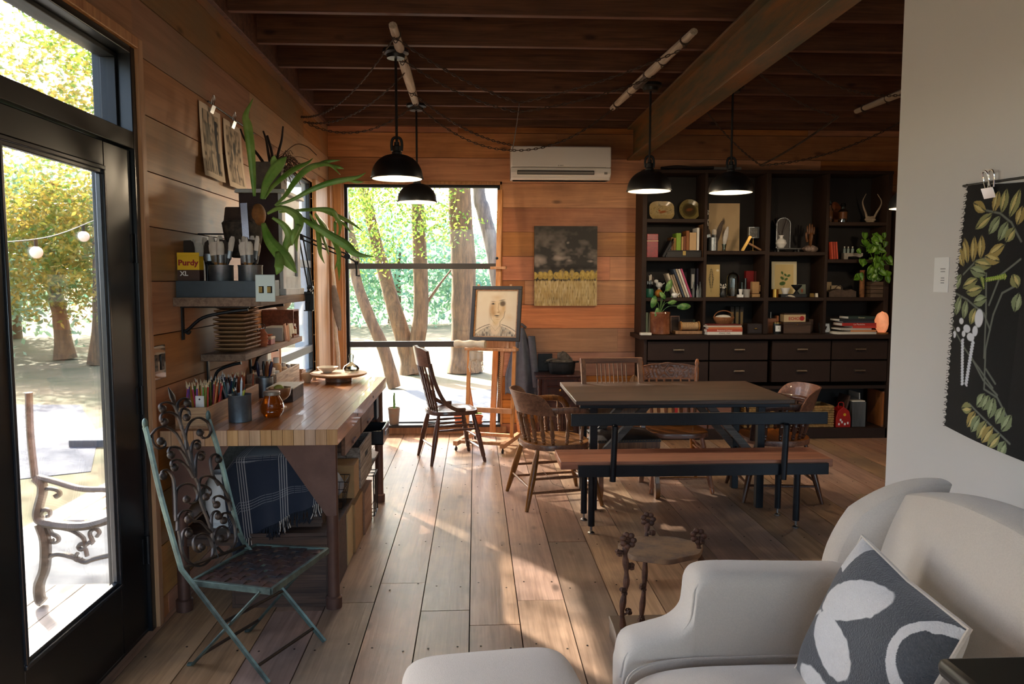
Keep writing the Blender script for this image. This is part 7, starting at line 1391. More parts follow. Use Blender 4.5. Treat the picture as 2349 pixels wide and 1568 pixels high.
# ---- bay 4
for i,(x0,x1,y0,lab) in enumerate(((602,656,355,'left apothecary bottle with amber contents on the top right shelf'),(668,750,382,'wide apothecary bottle with amber contents on the top right shelf'))):
    x,w,h=slot(2,x0,x1,y0,550); t=lathe_thing('apothecary_bottle',lab,'bottle',(x,7.2 if i else 7.27,D1_),[(w*.42,0),(w*.46,.004),(w*.48,h*.6),(w*.25,h*.7),(w*.22,h*.82),(w*.3,h*.84)],m_gl,24,parts=(('amber_contents',[(w*.44,h*.2),(w*.45,h*.55),(0,h*.55)],mat('amber_powder','8a4a22',.7)),('stopper',[(w*.2,h*.82),(w*.28,h*.88),(w*.2,h),(0,h)],m_gl)))
x,w,h=slot(2,640,768,350,520); t=T('leather_pouch','orange leather slab propped behind the apothecary bottles','leather',(x,7.36,D1_)); b=B(); b.ell((0,0,h*.55),(w/2,.02,h*.56),20,12,fn=lambda a,c:1+.06*math.sin(6*a)); P('pouch',b,mat('orange_leather','8a4a24',.5,noise=.2),t)
x,w,h=slot(2,865,1040,285,550); t=T('antler_skull','small skull plate with two curved antlers on the top right shelf','antlers',(x,7.22,D1_)); m_bone=mat('bone','9c8a74',.7,noise=.2)
b=B(); b.ell((0,0,.032),(.055,.035,.032),18,12,fn=lambda a,c:1+.12*math.sin(4*a)+.08*math.cos(6*c)); P('skull_plate',b,m_bone,t)
for s in(-1,1): b=B(); pp_=catrom([(s*.035,0,.05),(s*.055,-.01,.1),(s*.085,-.02,.16),(s*.09,-.02,.21),(s*.055,-.01,.275)],4); b.tube(pp_,[.011-.0005*i for i in range(len(pp_))],8); P('antler',b,m_bone,t)
for i,(x0,x1) in enumerate(((592,607),(612,627),(632,647))): book(['left','middle','right'][i]+' of three orange red paperbacks on the right shelf',2,x0+4,x1+4,148,D2_,'b8452a' if i!=1 else 'a83a22',-.1,Y=7.15)
x,w,h=slot(2,703,868,812,866); t=T('stone_bridge','pale stone arch carrying three tiny bottles','stone',(x,7.17,D2_)); b=B(); b.prism([(-w/2,0),(-w*.3,0),(-w*.28,h*.45),(w*.1,h*.5),(w*.35,h*.3),(w/2,h*.55),(w*.5,h),(-w/2,h)],-.03,.03,m=Matrix.Rotation(rad(90),4,'X')); P('arch',b,mat('grey_stone','9c9488',.8,noise=.15),t)
for i,(x0,x1) in enumerate(((706,732),(740,764),(774,802))):
    x,w2,h2=slot(2,x0,x1,755,812); lathe_thing('tiny_bottle',['left','middle','right'][i]+' tiny clear bottle on the pale stone arch','bottle',(x,7.17,D2_+h+.0005),[(w2*.45,0),(w2*.45,h2*.6),(w2*.2,h2*.75),(w2*.2,h2*.85)],mat('pale_bottle','b8cbc6',.15,trans=.5),14,parts=(('cork',[(w2*.22,h2*.82),(w2*.22,h2),(0,h2)],m_cream),))
x,w,h=slot(2,930,1050,1060,1190); t=crate('small slatted wooden box under the trailing pothos',x-w/2,x+w/2,7.12,7.12+w,D3_,D3_+h,wood('old_slat','6d5540','42301f','X',.7,knot=False),name='slatted_box',cat='box',slats=4,th=.006,open_=False); bz=D3_+h+.007
x2,w2,h2=slot(2,872,915,960,1195); b=B(); [b.lathe([(w2*.48,z*h2/14),(w2*.52,(z+.5)*h2/14),(w2*.48,(z+1)*h2/14)],14,cap=(z in(0,13))) for z in range(14)]; S('wicker_cylinder','tall narrow wicker cylinder left of the pothos box','basket',b,m_wk,(x2,7.2,D3_))
t=lathe_thing('pothos_pot','pale pot of trailing heart leaved pothos at the right of the shelves','pot',(x,7.16,bz),cup([(.03,0),(.045,.07)],.004),m_cream,20); b=B(); b.lathe([(.04,.06),(0,.063)],16); P('soil',b,m_twig,t)
t=T('pothos_plant','lush green pothos spilling from the pot at the right of the shelves','plant',(x,7.16,bz+.06)); m_po=mat('pothos_leaf','3f6b1c',.35,col2='6f9a30',nsc=16); r6=random.Random(21); p0=V((x,7.16,bz+.06))
for i in range(64):
    zx=r6.gauss(985,75); zy=r6.uniform(650,1050); zx=min(1110,max(850,zx)); 
    if zy<760: zx=985+(zx-985)*.8
    c=at(1740+zx*.2679,360+zy*.2679,Y=7.09+r6.uniform(-.06,.06) if zx>930 else 7.05)-p0; l=PXM(r6.uniform(50,80),7.1); an=r6.uniform(-2.6,-.5); d=V((math.cos(an),r6.uniform(-.5,.1),math.sin(an))).normalized(); s_=d.cross(V((.1,-1,.2))).normalized(); nn=s_.cross(d)
    b=B(); b.grid(lambda u,v:tuple(c+d*(l*(v-.2))+s_*((u-.5)*l*.85*(math.sin(PI*min(1,v*.75+.28)))**.8)-nn*(-.3*l*abs(u-.5))),5,7); P('leaf',b,m_po,t,sol=.0008)
b=B(); [b.tube(catrom([(0,0,0),tuple(c*.5+V((0,-.03,.08))),tuple(c)],4),.002,4) for c in [at(1740+q[0]*.2679,360+q[1]*.2679,Y=7.06)-p0 for q in((870,750),(940,700),(1000,680),(1080,760),(1100,900),(1060,1040),(960,1020),(900,900))]]; P('vines',b,m_po,t)
def art_b(a,w,h): a.line([(w*.5,h*.2),(w*.5,h*.8)],.003,'5a4a3a'); a.ell(w*.5,h*.5,w*.25,h*.1,.4,'8a7656',.5)
panel('sketch_card','cream sketch card leaning at the left of the lower right shelf','card',2,578,638,985,1115,D3_,art_b,7.34,bg='b59a74',nx=30,ny=30); panel('sketch_card','paler sketch card leaning over its neighbour on the lower right shelf','card',2,632,718,1015,1115,D3_,art_b,7.31,bg='c9b08c',nx=30,ny=30)
x,w,h=slot(2,580,822,1120,1194); t=T('iron_scoop','rusty iron fish shaped tray on the lower right shelf','tray',(x,7.18,D3_)); b=B(); b.prism([(-w/2,0),(w/2,0),(w*.5,h*.7),(w*.3,h*.95),(w*.1,h*.8),(-w*.15,h),(-w*.35,h*.85),(-w*.5,h*.6)],-.05,.05,m=Matrix.Rotation(rad(90),4,'X')); P('tray_body',b,m_iron,t,bev=.003); b=B(); b.tube([(-w*.2,0,h),(-w*.1,0,h*1.35),(w*.05,0,h*1.25),(w*.08,0,h*.85)],.005,6); P('handle',b,m_iron,t)
# ---- bay 4 counter stack
zb=CT_
for i,(c,x0,x1,th,txt,pc) in enumerate((('d9d2c4',655,1005,20,None,None),('d88f5a',775,1000,17,None,None),('c9c2b8',680,960,15,None,None),('c23a2a',790,1000,20,None,None),('b02c24',695,1000,26,'La Pastiche','efe6da'),('2a2f3a',710,985,14,None,None),('1f1f22',670,975,20,None,None),('23342c',750,985,22,'Flowers','d8cfa8'))):
    th=PXM(th,7.12)*.98; flatbook(['cream','orange','grey','scarlet','red lettered','navy','black','dark green lettered'][i]+' book in the right hand stack on the counter, '+['lowest','second up','third up','fourth up','fifth up','sixth up','next to the top','topmost'][i],2,x0,x1,zb,th,c,Y=7.08,txt=txt,pc=pc,rz=rad([3,-2,4,-1,1,-3,2,0][i]*.5)); zb+=th+.0005
x,w,h=slot(2,1018,1136,1290,1475,7.08); t=T('salt_lamp','glowing pink orange rock salt lamp at the right end of the counter','salt lamp',(x,7.08,CT_)); b=B(); b.lathe([(w*.45,0),(w*.47,.012),(0,.014)],24); P('wooden_base',b,m_lwood,t)
b=B(); b.ell((0,0,h*.52),(w*.5,w*.46,h*.5),22,16,fn=lambda a,c:1+.06*math.sin(3*a+2*c)+.05*math.sin(5*a)*math.cos(4*c)); P('salt_rock',b,mat('rock_salt','eeb095',.5,emit='ff9c66',es=.12,noise=.15,nsc=12,bump=.8,bsc=25),t)
# ---- top of the hutch, extra edge, right hand unit
t=T('rolled_paper','roll of whitish paper lying on top of the shelving','roll',(at(1665,385,Y=7.2).x,7.25,zt+.03)); b=B(); b.lathe([(.024,-.16),(.024,.16)],18,m=Matrix.Translation((0,0,.024))@Matrix.Rotation(rad(90),4,'Y')); P('roll',b,mat('grey_paper','a39c92',.8),t)
t=T('rolled_paper','short pale roll on top of the shelving, right part','roll',(at(1850,388,Y=7.2).x,7.25,zt+.03)); b=B(); b.lathe([(.014,-.07),(.014,.07)],18,m=Matrix.Translation((0,0,.014))@Matrix.Rotation(rad(90),4,'Y')); P('roll',b,MC['grey_paper'],t)
b=B(); b.tube(catrom([(-.3,0,.02),(-.15,0,.035),(0,0,.025),(.2,0,.03)],5),.02,10,sy=.8); S('dark_branch','dark driftwood branch lying on top of the shelving','branch',b,m_twig,(at(1590,385,Y=7.2).x,7.22,zt+.035))
x0=DX[4]+.06; t=T('card_file_unit','dark small drawer unit and shelves right of the shelving','drawer unit',(x0+.3,7.2,0)); 
for n_,a_ in(('side_panel',(-.3,-.28,-.1,.21,0,2.3)),('side_panel',(.28,.3,-.1,.21,0,2.3)),('back_panel',(-.28,.28,.19,.21,0,2.3)),('top_panel',(-.28,.28,-.1,.19,2.28,2.3))): b=B(); b.box(*a_); P(n_,b,m_cab,t,bev=.002)
for k,z in enumerate((1.05,1.27,1.46)): b=B(); b.box(-.28,.28,-.1,.19,z,z+.02); P('shelf',b,m_lwood,t)
for k in range(5): b=B(); b.box(-.278,-.002,-.1,.15,1.5+.15*k,1.5+.15*k+.145); d=P('small_drawer',b,m_cab,t,bev=.002); b=B(); b.ell((-.2,-.106,1.57+.15*k),(.012,.005,.012)); P('knob',b,m_gold,d); b=B(); b.box(.002,.278,-.1,.15,1.5+.15*k,1.5+.15*k+.145); P('small_drawer',b,m_cab,t,bev=.002)
b=B(); b.box(-.28,.28,-.1,.19,0,1.0); P('lower_cupboard',b,m_cab,t)
# ---- under the drawers (px frame of the third study crop)
def U3(x0,x1,y0,y1,Y=7.15):
    a_=at(1420+x0*.281,740+y1*.281,Y=Y); c_=at(1420+x1*.281,740+y0*.281,Y=Y); return a_.x,c_.x,.1,.1+(c_.z-a_.z)
x0,x1,z0,z1=U3(75,365,650,790); carton('long pale cardboard box under the drawers behind the slat back chair',x0,x1,7.03,7.35,z0,z0+.24,mat('pale_card','c9a888',.85))
x0,x1,z0,z1=U3(372,480,660,800); c=carton('cardboard box with red print under the drawers behind the carved chair',x0,x1,7.03,7.35,z0,z0+.26); b=B(); b.box(-.03,.03,-.1608,-.16,.03,.2); P('red_print',b,m_red,c)
x0,x1,z0,z1=U3(490,690,680,880); crate('low orange wooden crate under the drawers, middle',x0,x1,7.03,7.33,z0,z0+.2,m_oak2X)
x0,x1,z0,z1=U3(695,945,690,890); c=crate('stencilled wooden crate under the drawers beneath the table end',x0,x1,7.02,7.33,z0,z0+.23,m_oak2X,slats=2); text('stencil','SCOTCH WHISKY',.035,mat('stencil_brown','3a1d12',.7),c,(0,-.157,.06),(rad(90),0,0),.0003)
b=B(); b.ell((0,0,0),(.09,.08,.035),18,10,fn=lambda a,c:1+.12*math.sin(5*a+2*c)); S('white_bundle','crumpled white cloth bundle on top of the stencilled crate','bundle',b,m_lin2,(x0+.07,7.16,z0+.255))
for i,(xa,xb,lab) in enumerate(((990,1225,'wicker basket under the drawers left of the pipe legs'),(1400,1705,'wide wicker basket under the drawers behind the glossy armchair'))):
    x0,x1,z0,z1=U3(xa,xb,690,860); t=T('wicker_hamper',lab,'basket',((x0+x1)/2,7.17,z0)); w=(x1-x0)/2
    m_wk2=mat('pale_wicker','b08a52',.8,col2='7a5a30',nsc=45,bump=.8,bsc=80)
    b=B(); 
    for k in range(9): b.tube([(-w,-.13,.012+k*.023),(w,-.13,.012+k*.023),(w,.13,.012+k*.023),(-w,.13,.012+k*.023)],.0125,6,closed=True)
    P('woven_sides',b,m_wk2,t); b=B(); b.box(-w,w,-.13,.13,0,.012); P('base',b,m_wk2,t)
# barn lunch box
x0,x1,z0,z1=U3(1722,1845,700,865); w=(x1-x0)/2; h=z1-z0; t=T('barn_lunch_box','red barn shaped metal lunch box standing under the drawers','lunch box',((x0+x1)/2,7.09,z0)); prof=[(-w,0),(w,0),(w,h*.45),(w*.75,h*.8),(0,h),(-w*.75,h*.8),(-w,h*.45)]
b=B(); b.prism(prof,-.06,.06,m=Matrix.Rotation(rad(90),4,'X')); P('body',b,mat('barn_red','a81c14',.35,metal=.2),t,bev=.003)
b=B(); 
for xx,zz in((-w*.6,.03),(-w*.2,.05),(w*.2,.03),(w*.6,.04),(-w*.4,.07)): b.box(xx-.008,xx+.008,-.0612,-.06,zz-.01,zz+.012)
P('painted_windows',b,m_wcer,t); b=B(); b.lathe([(.014,0),(.014,.0012)],16,m=Matrix.Translation((.01,-.06,h*.62))@Matrix.Rotation(rad(90),4,'X')); P('painted_sun',b,mat('barn_yellow','d8a820',.4),t); b=B(); b.tube(catrom([(-w*.4,0,h*.9),(-w*.3,0,h*1.15),(w*.3,0,h*1.15),(w*.4,0,h*.9)],4),.004,6); P('handle',b,m_red,t)
x0,x1,z0,z1=U3(1858,1975,625,835); t=T('grey_file_box','grey streaked file box of papers under the drawers','box',((x0+x1)/2,7.18,z0)); w=(x1-x0)/2; b=B(); b.box(-w,w,-.13,.13,0,.24); P('body',b,mat('slate_streaks','4c4f50',.6,noise=.3,stretch=(1,1,.1)),t,bev=.002); b=B(); b.box(-w+.005,w-.005,-.12,.12,.24,.25); P('paper_edge',b,m_cream,t)
b=B(); b.box(-.008,.008,-.1,.1,0,.3); o=S('leaning_board','dark board leaning against the grey file box','board',b,m_dwood,(x0-.085,7.18,z0+.005),(0,rad(14),0))
b=B(); b.box(-.006,.006,-.1,.1,0,.31); o=S('leaning_board','pale card standing behind the grey file box','card',b,m_cream,(x1+.015,7.27,z0),(0,rad(-4),0))
x0,x1,z0,z1=U3(2090,2200,550,865); t=T('wooden_case','tall reddish wooden case at the right end under the drawers','case',((x0+x1)/2,7.18,z0)); w=(x1-x0)/2; b=B(); b.box(-w,w,-.14,.14,0,.34); P('body',b,m_oak2,t,bev=.003); b=B(); rim(b,'X',-w,w,0,.34,-.147,-.14,.018); P('edge_frame',b,m_oak2,t)
b=B(); b.grid(lambda u,v:(.02*math.sin(v*5)+(u-.5)*.1,(0),.17*v),6,6); t=T('paper_bag','crumpled brown paper bag beside the carved chair back','bag',(at(1455,860,Y=6.9).x,6.9,0)); b=B(); b.ell((0,0,.3),(.07,.05,.31),16,12,fn=lambda a,c:1+.1*math.sin(4*a+3*c)); P('bag_body',b,mat('brown_paper','7a5a3c',.9,noise=.15),t)
# ================= foreground
m_lin3=mat('oatmeal_linen','cdc0b0',.9,noise=.04,nsc=220,bump=.35,bsc=420,sheen=.4)
AC=V((.93,1.78,0))
t=T('armchair','cream linen upholstered wing armchair beside the white wall','armchair',tuple(AC))
def surf(name,fn,nu,nv,cu=False,par=None,label=None,sub=0,sol=0): b=B(); b.grid(fn,nu,nv,cu=cu); return P(name,b,m_lin3,par or t,label=label,sub=sub,sol=sol,ang=80)
# base
b=B(); b.box(-.50,.36,-.45,.36,.12,.33); P('base_frame',b,m_lin3,t,bev=.03)
for x in(-.44,.32):
    for y in(-.27,.3): b=B(); b.tube([(x,y,.13),(x,y,0)],[.028,.016],10); P('leg',b,m_oakX,t)
# seat cushion: rounded slab
def slab(x0,x1,y0,y1,z0,z1,e=4.,crown=.02,ez=2.6):
    def f(u,v):
        a=2*PI*u; c_,s_=math.cos(a),math.sin(a); b_=PI*(v-.5); cb_,sb_=math.cos(b_),math.sin(b_)
        k=abs(cb_)**(2/ez) if cb_>0 else 0
        x=math.copysign(abs(c_)**(2/e),c_)*k; y=math.copysign(abs(s_)**(2/e),s_)*k; z=math.copysign(abs(sb_)**(2/ez),sb_)
        return ((x0+x1)/2+x*(x1-x0)/2,(y0+y1)/2+y*(y1-y0)/2,(z0+z1)/2+z*(z1-z0)/2+crown*(1-x*x)*(1-y*y)*(1 if z>0 else 0))
    return f
surf('seat_cushion',slab(-.555,.27,-.375,.275,.30,.455),64,28,cu=True)
# piping round the cushion top
b=B(); pts=[]
for i in range(64):
    a=2*PI*i/64; c_,s_=math.cos(a),math.sin(a); pts.append((-.1425+math.copysign(abs(c_)**.5,c_)*.413*.985,-.05+math.copysign(abs(s_)**.5,s_)*.325*.985,.435))
b.tube(pts,.0045,6,closed=True); P('seat_piping',b,m_lin3,t)
# arms: scooped profile swept across their thickness
prof=[(-.52,.40),(-.50,.47),(-.43,.495),(-.365,.515),(-.325,.555),(-.315,.61),(-.31,.65),(-.285,.672),(-.22,.678),(0,.672),(.2,.668),(.36,.665)]
def arm(y0,y1):
    pc=catrom([(x,0,z) for x,z in prof],4)
    def f(u,v):
        p=pc[min(int(v*(len(pc)-1)+.5),len(pc)-1)]; a=2*PI*u; ry=(y1-y0)/2; c_,s_=math.cos(a),math.sin(a)
        y=(y0+y1)/2+math.copysign(abs(c_)**.65,c_)*ry; hgt=p.z-.13
        if s_>=0: z=p.z-.05+abs(s_)**.75*.05
        else: z=p.z-.05+s_*(hgt-.05)
        xo=-.02*(1-abs(c_))*0
        return (p.x,y,z)
    b=B(); b.grid(f,28,len(pc),cu=True); n=28; b.f.append(tuple(range(n-1,-1,-1))); N=len(b.v); b.f.append(tuple(range(N-n,N))); return P('arm',b,m_lin3,t,ang=60)
arm(.27,.42); arm(-.52,-.38)
b=B(); b.tube([(p.x-.004,.284,p.z-.022) for p in catrom([(x,0,z) for x,z in prof],4)],.004,6); P('arm_piping',b,m_lin3,t)
# back: tall curved shell, wings at either side
def back(u,v,off=0,th=0):
    y=-.48+.90*u; top=.925-.05*abs(2*u-1)**3+.015*math.cos((2*u-1)*PI); z=.33+(top-.33)*v; x=.28+.10*v+.02*math.sin(v*PI)*-1-.03*math.cos((2*u-1)*PI/2)
    return (x+off+(.02*(v**8)),y,z)
def slabsurf(fn,th,nu,nv,name,round_=.03):
    b=B()
    def g(u,v):
        a=2*PI*u; c_,s_=math.cos(a),math.sin(a); uu=.5+.5*math.copysign(abs(c_)**.6,c_)*(1-(1-abs(v*2-1))**0*0); return None
    # front, back and a rounded rim
    R=8; vs=[];rings=[]
    for k in range(R+1):
        a=PI*k/R; inset=1-round_*(1-math.sin(a)); off=-math.cos(a)*th/2
        rings.append([fn(.5+(q[0]-.5)*inset,.5+(q[1]-.5)*inset if q[1]>.02 else q[1],off) for q in RIM])
    n=len(RIM); vs=[p for r in rings for p in r]; fs=[(k*n+i,k*n+(i+1)%n,(k+1)*n+(i+1)%n,(k+1)*n+i) for k in range(R) for i in range(n)]
    b.add(vs,fs)
    for s,off in((0,-th/2),(1,th/2)):
        k=1-round_; puff=.03 if s==0 else 0
        b.grid(lambda u,v:fn(.5+(u-.5)*k,(.5+(v-.5)*k),off-puff*(1-(2*u-1)**4)*(1-(2*v-1)**4)*(1)),nu,nv)
    return P(name,b,m_lin3,t,ang=80)
RIM=[(i/20,0) for i in range(20)]+[(1,i/20) for i in range(20)]+[(1-i/20,1) for i in range(20)]+[(0,1-i/20) for i in range(20)]
slabsurf(lambda u,v,o:back(u,v,o),.13,24,24,'back_rest')
def wing(s):
    def f(u,v,o):
        top=.93-.12*(1-u)**2-.02*u; bot=.60; z=bot+(top-bot)*v; xa=.39-.24*(1-u)*(1-.35*v**2)-.03
        return (xa+.10*v*u,(.375 if s>0 else -.45)+s*(.0*u+.035*(1-u)+o*1.0),z)
    return f
for s in(1,-1): slabsurf(wing(s),.085,16,16,'wing',.05)
# cushion
cw=.42; a=Art(cw,cw,240,240,'3f4247'); wob=(a.n(26,26,3)-.5)*.006; X_s,Y_s=a.X.copy(),a.Y.copy(); a.X=X_s+wob; a.Y=Y_s+(a.n(26,26,4)-.5)*.006
a.mix(a.n(90,90,9)*.25,'54585e')
wh='d6d3d0'
a.ell(cw*.38,cw*.72,cw*.30,cw*.125,.62,wh,.04); a.ell(cw*.40,cw*.42,cw*.25,cw*.125,-.25,wh,.04)
a.line([(cw*.05,cw*.6),(cw*.02,cw*.4),(cw*.04,cw*.1)],.014,wh); a.mix(((a.X<cw*.16)&(a.Y>cw*.80))*1.,wh); a.line([(cw*.16,cw*.5),(cw*.05,cw*.42),(cw*.02,cw*.2)],.016,wh)
ring=np.hypot(a.X-cw*1.02,a.Y-cw*.74); a.mix((np.abs(ring-cw*.22)<cw*.03)*1.,wh); a.ell(cw*.35,cw*.12,cw*.2,cw*.1,.3,wh,.1)
a.X,a.Y=X_s,Y_s; a.mix(a.n(120,120,12)*.12,'888888')
ct=T('throw_pillow','charcoal pillow with white tufted leaf shapes on the armchair','pillow',(0,0,0)); 
ez=V((-.10,.0,.0))
Mx=Matrix.Translation(at(2003,1495,Y=1.72))@Matrix.Rotation(rad(-84),4,'Z')@Matrix.Rotation(rad(-20),4,'X')@Matrix.Rotation(rad(9),4,'Y')
ct.location=Mx.to_translation(); ct.rotation_euler=Mx.to_euler()
def pil(sd):
    def f(x,y):
        u=x/cw*2-1; v=y/cw*2-1; k=max(0,(1-u**4)*(1-v**4)); pin=1-.07*(1-abs(u*v))*(abs(u)**3+abs(v)**3)*.8
        return (u*cw/2*pin*.98,sd*(.004+.075*k**.6),v*cw/2*pin*.98)
    return f
a.mesh('front_cover',paint_mat('tufted_wool',.95,bump=.9,bsc=260,sheen=.4),pil(-1),ct)
b=B(); b.grid(lambda u,v:pil(1)(u*cw,v*cw),40,40); P('back_cover',b,m_lin3,ct)
b=B(); b.tube([pil(-1)(cw*u,cw*v) for u,v in [(i/16,0) for i in range(16)]+[(1,i/16) for i in range(16)]+[(1-i/16,1) for i in range(16)]+[(0,1-i/16) for i in range(16)]],.006,6,closed=True); P('seam',b,m_lin3,ct)
# ottoman
t=T('ottoman','cream linen ottoman at the bottom edge of the view','ottoman',(.06,1.88,0.0),rad(7)); b=B(); b.grid(slab(-.25,.245,-.36,.31,.24,.44,7.,.012,4.),64,24,cu=True); P('cushion',b,m_lin3,t,ang=80); b=B(); b.box(-.23,.225,-.34,.29,.12,.28); P('base',b,m_lin3,t,bev=.02)
for x in(-.2,.2):
    for y in(-.3,.25): b=B(); b.tube([(x,y,.12),(x,y,0)],[.024,.014],10); P('leg',b,m_oakX,t)
# branch legged side table
t=T('branch_side_table','small table with a rough slate top and rusty bronze branch legs','side table',(.68,2.72,0)); sl0=V((.68,2.72,0))
r7=random.Random(4); pl=[]
for i in range(44):
    a_=2*PI*i/44; k=1+.05*math.sin(3*a_+1)+.035*math.sin(7*a_)+r7.uniform(-.02,.02); pl.append((.155*k*math.cos(a_),.125*k*math.sin(a_)))
b=B(); b.prism(pl,.50,.518); P('slab_top',b,mat('rough_slate','96714f',.75,col2='6b5140',nsc=14,bump=1.,bsc=30),t,bev=.002)
m_brz=mat('rusted_bronze','4c352a',.6,metal=.5,col2='6e4a38',nsc=30,bump=.4)
def branch(pts,seed,tag_):
    r=random.Random(seed); pc=catrom(pts,7); b=B(); b.tube(pc,[.010+.0025*math.sin(i*1.3) for i in range(len(pc))],9); l=P('leg',b,m_brz,t)
    for i in range(3,len(pc)-1,5):
        p=V(pc[i]); d=V((r.uniform(-1,1),r.uniform(-1,1),.5)).normalized(); b=B(); q=p+d*.026; b.cyl(p,q,.004)
        for k in range(3): e=V((r.gauss(0,1),r.gauss(0,1),r.gauss(0,1))).normalized()*.009; b.ell(tuple(q+e),(.011,.011,.008),9,6,fn=lambda a,c:1+.15*math.sin(5*a))
        P('flower_bud',b,m_brz,l)
def W_(px,py,Y): return tuple(at(px,py,Y=Y)-sl0)
branch([W_(1430,1520,2.62)[:2]+(0.,),W_(1432,1480,2.6),W_(1427,1400,2.6),W_(1437,1330,2.6),W_(1434,1270,2.6),W_(1440,1238,2.6)],1,'')
branch([(.03,.13,0),W_(1473,1440,2.85),W_(1478,1340,2.86),W_(1482,1240,2.87),W_(1486,1190,2.9)],2,'')
branch([(.16,-.02,0),W_(1640,1420,2.7),W_(1612,1300,2.7),W_(1604,1262,2.7),W_(1601,1228,2.7)],3,'')
for c in(W_(1440,1238,2.6),W_(1486,1190,2.9),W_(1601,1228,2.7)):
    b=B(); [b.ell((c[0]+.02*math.cos(k*.9),c[1]-.006+.01*math.sin(k),c[2]+.018*math.sin(k*.9)),(.012,.008,.011),9,6) for k in range(7)]; P('blossom_knob',b,m_brz,t)
t=T('brown_box','low brown box on the floor between the branch table legs','box',(.68,3.02,0)); b=B(); b.box(-.12,.16,-.10,.07,.0,.075); P('body',b,mat('brown_vinyl','5a3d28',.45,noise=.1),t,bev=.004); b=B(); b.box(-.123,.163,-.103,.073,.075,.09); P('lid',b,MC['brown_vinyl'],t,bev=.003)
# dark stand corner at lower right
t=T('dark_stool','dark wooden stool top at the lower right corner','stool',(.93,1.02,0)); q=at(2172,1525,Y=1.08)
b=B(); b.box(q.x-.93,.26,-.18,q.y-1.02+.03,q.z-.03,q.z); P('top',b,mat('very_dark_wood','14100e',.4),t,bev=.012)
for x in(q.x-.93+.04,.2):
    for y in(-.14,.04): b=B(); b.tube([(x,y,0),(x,y,q.z-.03)],.014,10); P('leg',b,MC['very_dark_wood'],t)
# tapestry on the white wall
XW=1.75; y0,y1=1.75,2.655; z0,z1=.97,1.835; w,h=y1-y0,z1-z0   # x on canvas runs from the far edge towards the viewer
a=Art(w,h,420,420,'0d0c0e'); 
def TP(px,py):
    p=at(px,py,X=XW-.01); return (y1-p.y,p.z-z0)
def zt_(zx,zy): return TP(2000+zx*.5102,300+zy*.5102)
rg=random.Random(3)
st_=['6f7066','7c7d6c']
for L_l in ([(520,340),(590,345),(640,380),(684,460)],[(440,640),(500,570),(560,545)],[(390,725),(470,750),(550,800),(580,870)],[(684,540),(610,620),(570,760)],[(684,650),(620,700),(590,800),(565,960),(565,1140),(620,1170),(684,1290)],[(550,620),(560,800),(560,1000)],[(500,1000),(560,1100),(620,1160)],[(395,760),(400,880),(460,960),(540,1050),(600,1130)],[(500,1215),(590,1290),(684,1370)],[(570,1050),(610,1110)]): a.line([zt_(*p) for p in L_l],.009,'6c7066')
def lf(cx,cy,tx,ty,wd,col): 
    p=zt_(cx,cy);q=zt_(tx,ty); ln=math.hypot(q[0]-p[0],q[1]-p[1]); an=math.atan2(q[1]-p[1],q[0]-p[0]); a.leaf(p[0],p[1],ln,wd,an,col,'3f4230'); 
    a.leaf(p[0]+math.cos(an)*ln*.15-math.sin(an)*wd*.12,p[1]+math.sin(an)*ln*.15+math.cos(an)*wd*.12,ln*.7,wd*.3,an,'c9b87a' if col!='7f8a66' else 'a3ab84')
g1_,g2_,g3_='a08c50','8a8a58','7f8a66'
for v_ in((525,345,460,315,g1_),(560,345,575,245,g1_),(595,345,610,230,g2_),(630,360,670,225,g2_),(665,390,684,300,g1_),(555,350,480,430,g2_),(590,355,545,445,g3_),(625,375,590,470,g3_),(655,400,620,470,g2_),(440,605,400,520,g1_),(460,590,430,475,g1_),(485,580,480,460,g1_),(520,560,515,450,g1_),(550,545,620,480,g1_),(535,545,605,560,g1_),(490,580,570,585,g2_),(470,610,550,625,g3_),(430,640,395,715,g3_),(440,700,515,650,g2_),(460,720,540,690,g2_),(500,760,560,730,g3_),(435,735,410,830,g3_),(465,750,455,840,g3_),(510,780,490,860,g2_),(655,610,680,670,g2_),(684,690,670,780,g3_),(515,1230,460,1240,g2_),(535,1225,570,1160,g3_),(560,1235,590,1165,g3_),(590,1270,610,1170,g3_),(620,1290,650,1210,g3_),(530,1245,490,1320,g1_),(550,1260,510,1340,g3_),(580,1280,540,1365,g2_),(610,1300,560,1380,g1_),(640,1330,590,1400,g2_),(665,1360,640,1430,g3_),(645,1320,684,1240,g3_)): lf(*v_[:4],.04,v_[4])
for i in range(9): lf(560+i*8,640-i*4,548+i*10,655-i*2,.016,'8fae3c'); lf(520+i*3,640+i*6,545,650+i*5,.012,'6f8f34')
for x,y,r1,r2 in((445,850,.02,.016),(430,890,.018,.012),(412,915,.014,.018),(475,880,.03,.02),(515,885,.02,.026),(495,915,.03,.02),(530,825,.03,.045),(460,905,.016,.016)): p=zt_(x,y); a.ell(p[0],p[1],r1*.75,r2*.75,0,'dcdfe6',.15)
for k in range(16): 
    yy=935+k*13
    for s in(-1,1): p=zt_(482+s*(26-k*1.1)-k*.7,yy); a.ell(p[0],p[1],.011,.006,s*-.5,'d5d9e2',.2)
t=T('leaf_tapestry','black cloth painted with olive leaves and white wisteria on the white wall','tapestry',(XW,0,0))
def tap(x,y):
    u=x/w;v=y/h; e=.022*math.sin(v*PI)*(1 if u<.5 else 0)*(1-u*2 if u<.5 else 0); ed=.004*math.sin(y*260)*max(0,1-u*40)
    off=-.008-.03*(1-v)**2*(1+.5*math.sin(u*6))-.012*abs(math.sin(u*9)*math.sin(v*3)); zz=z0+y+ .03*math.sin(u*PI)*-1*(v) -.05*(1-v)*u*1.5
    return (off,y1-x+e*1.0+ed-.05*(1-v)*0+.02*(1-v)*(1-u),zz)
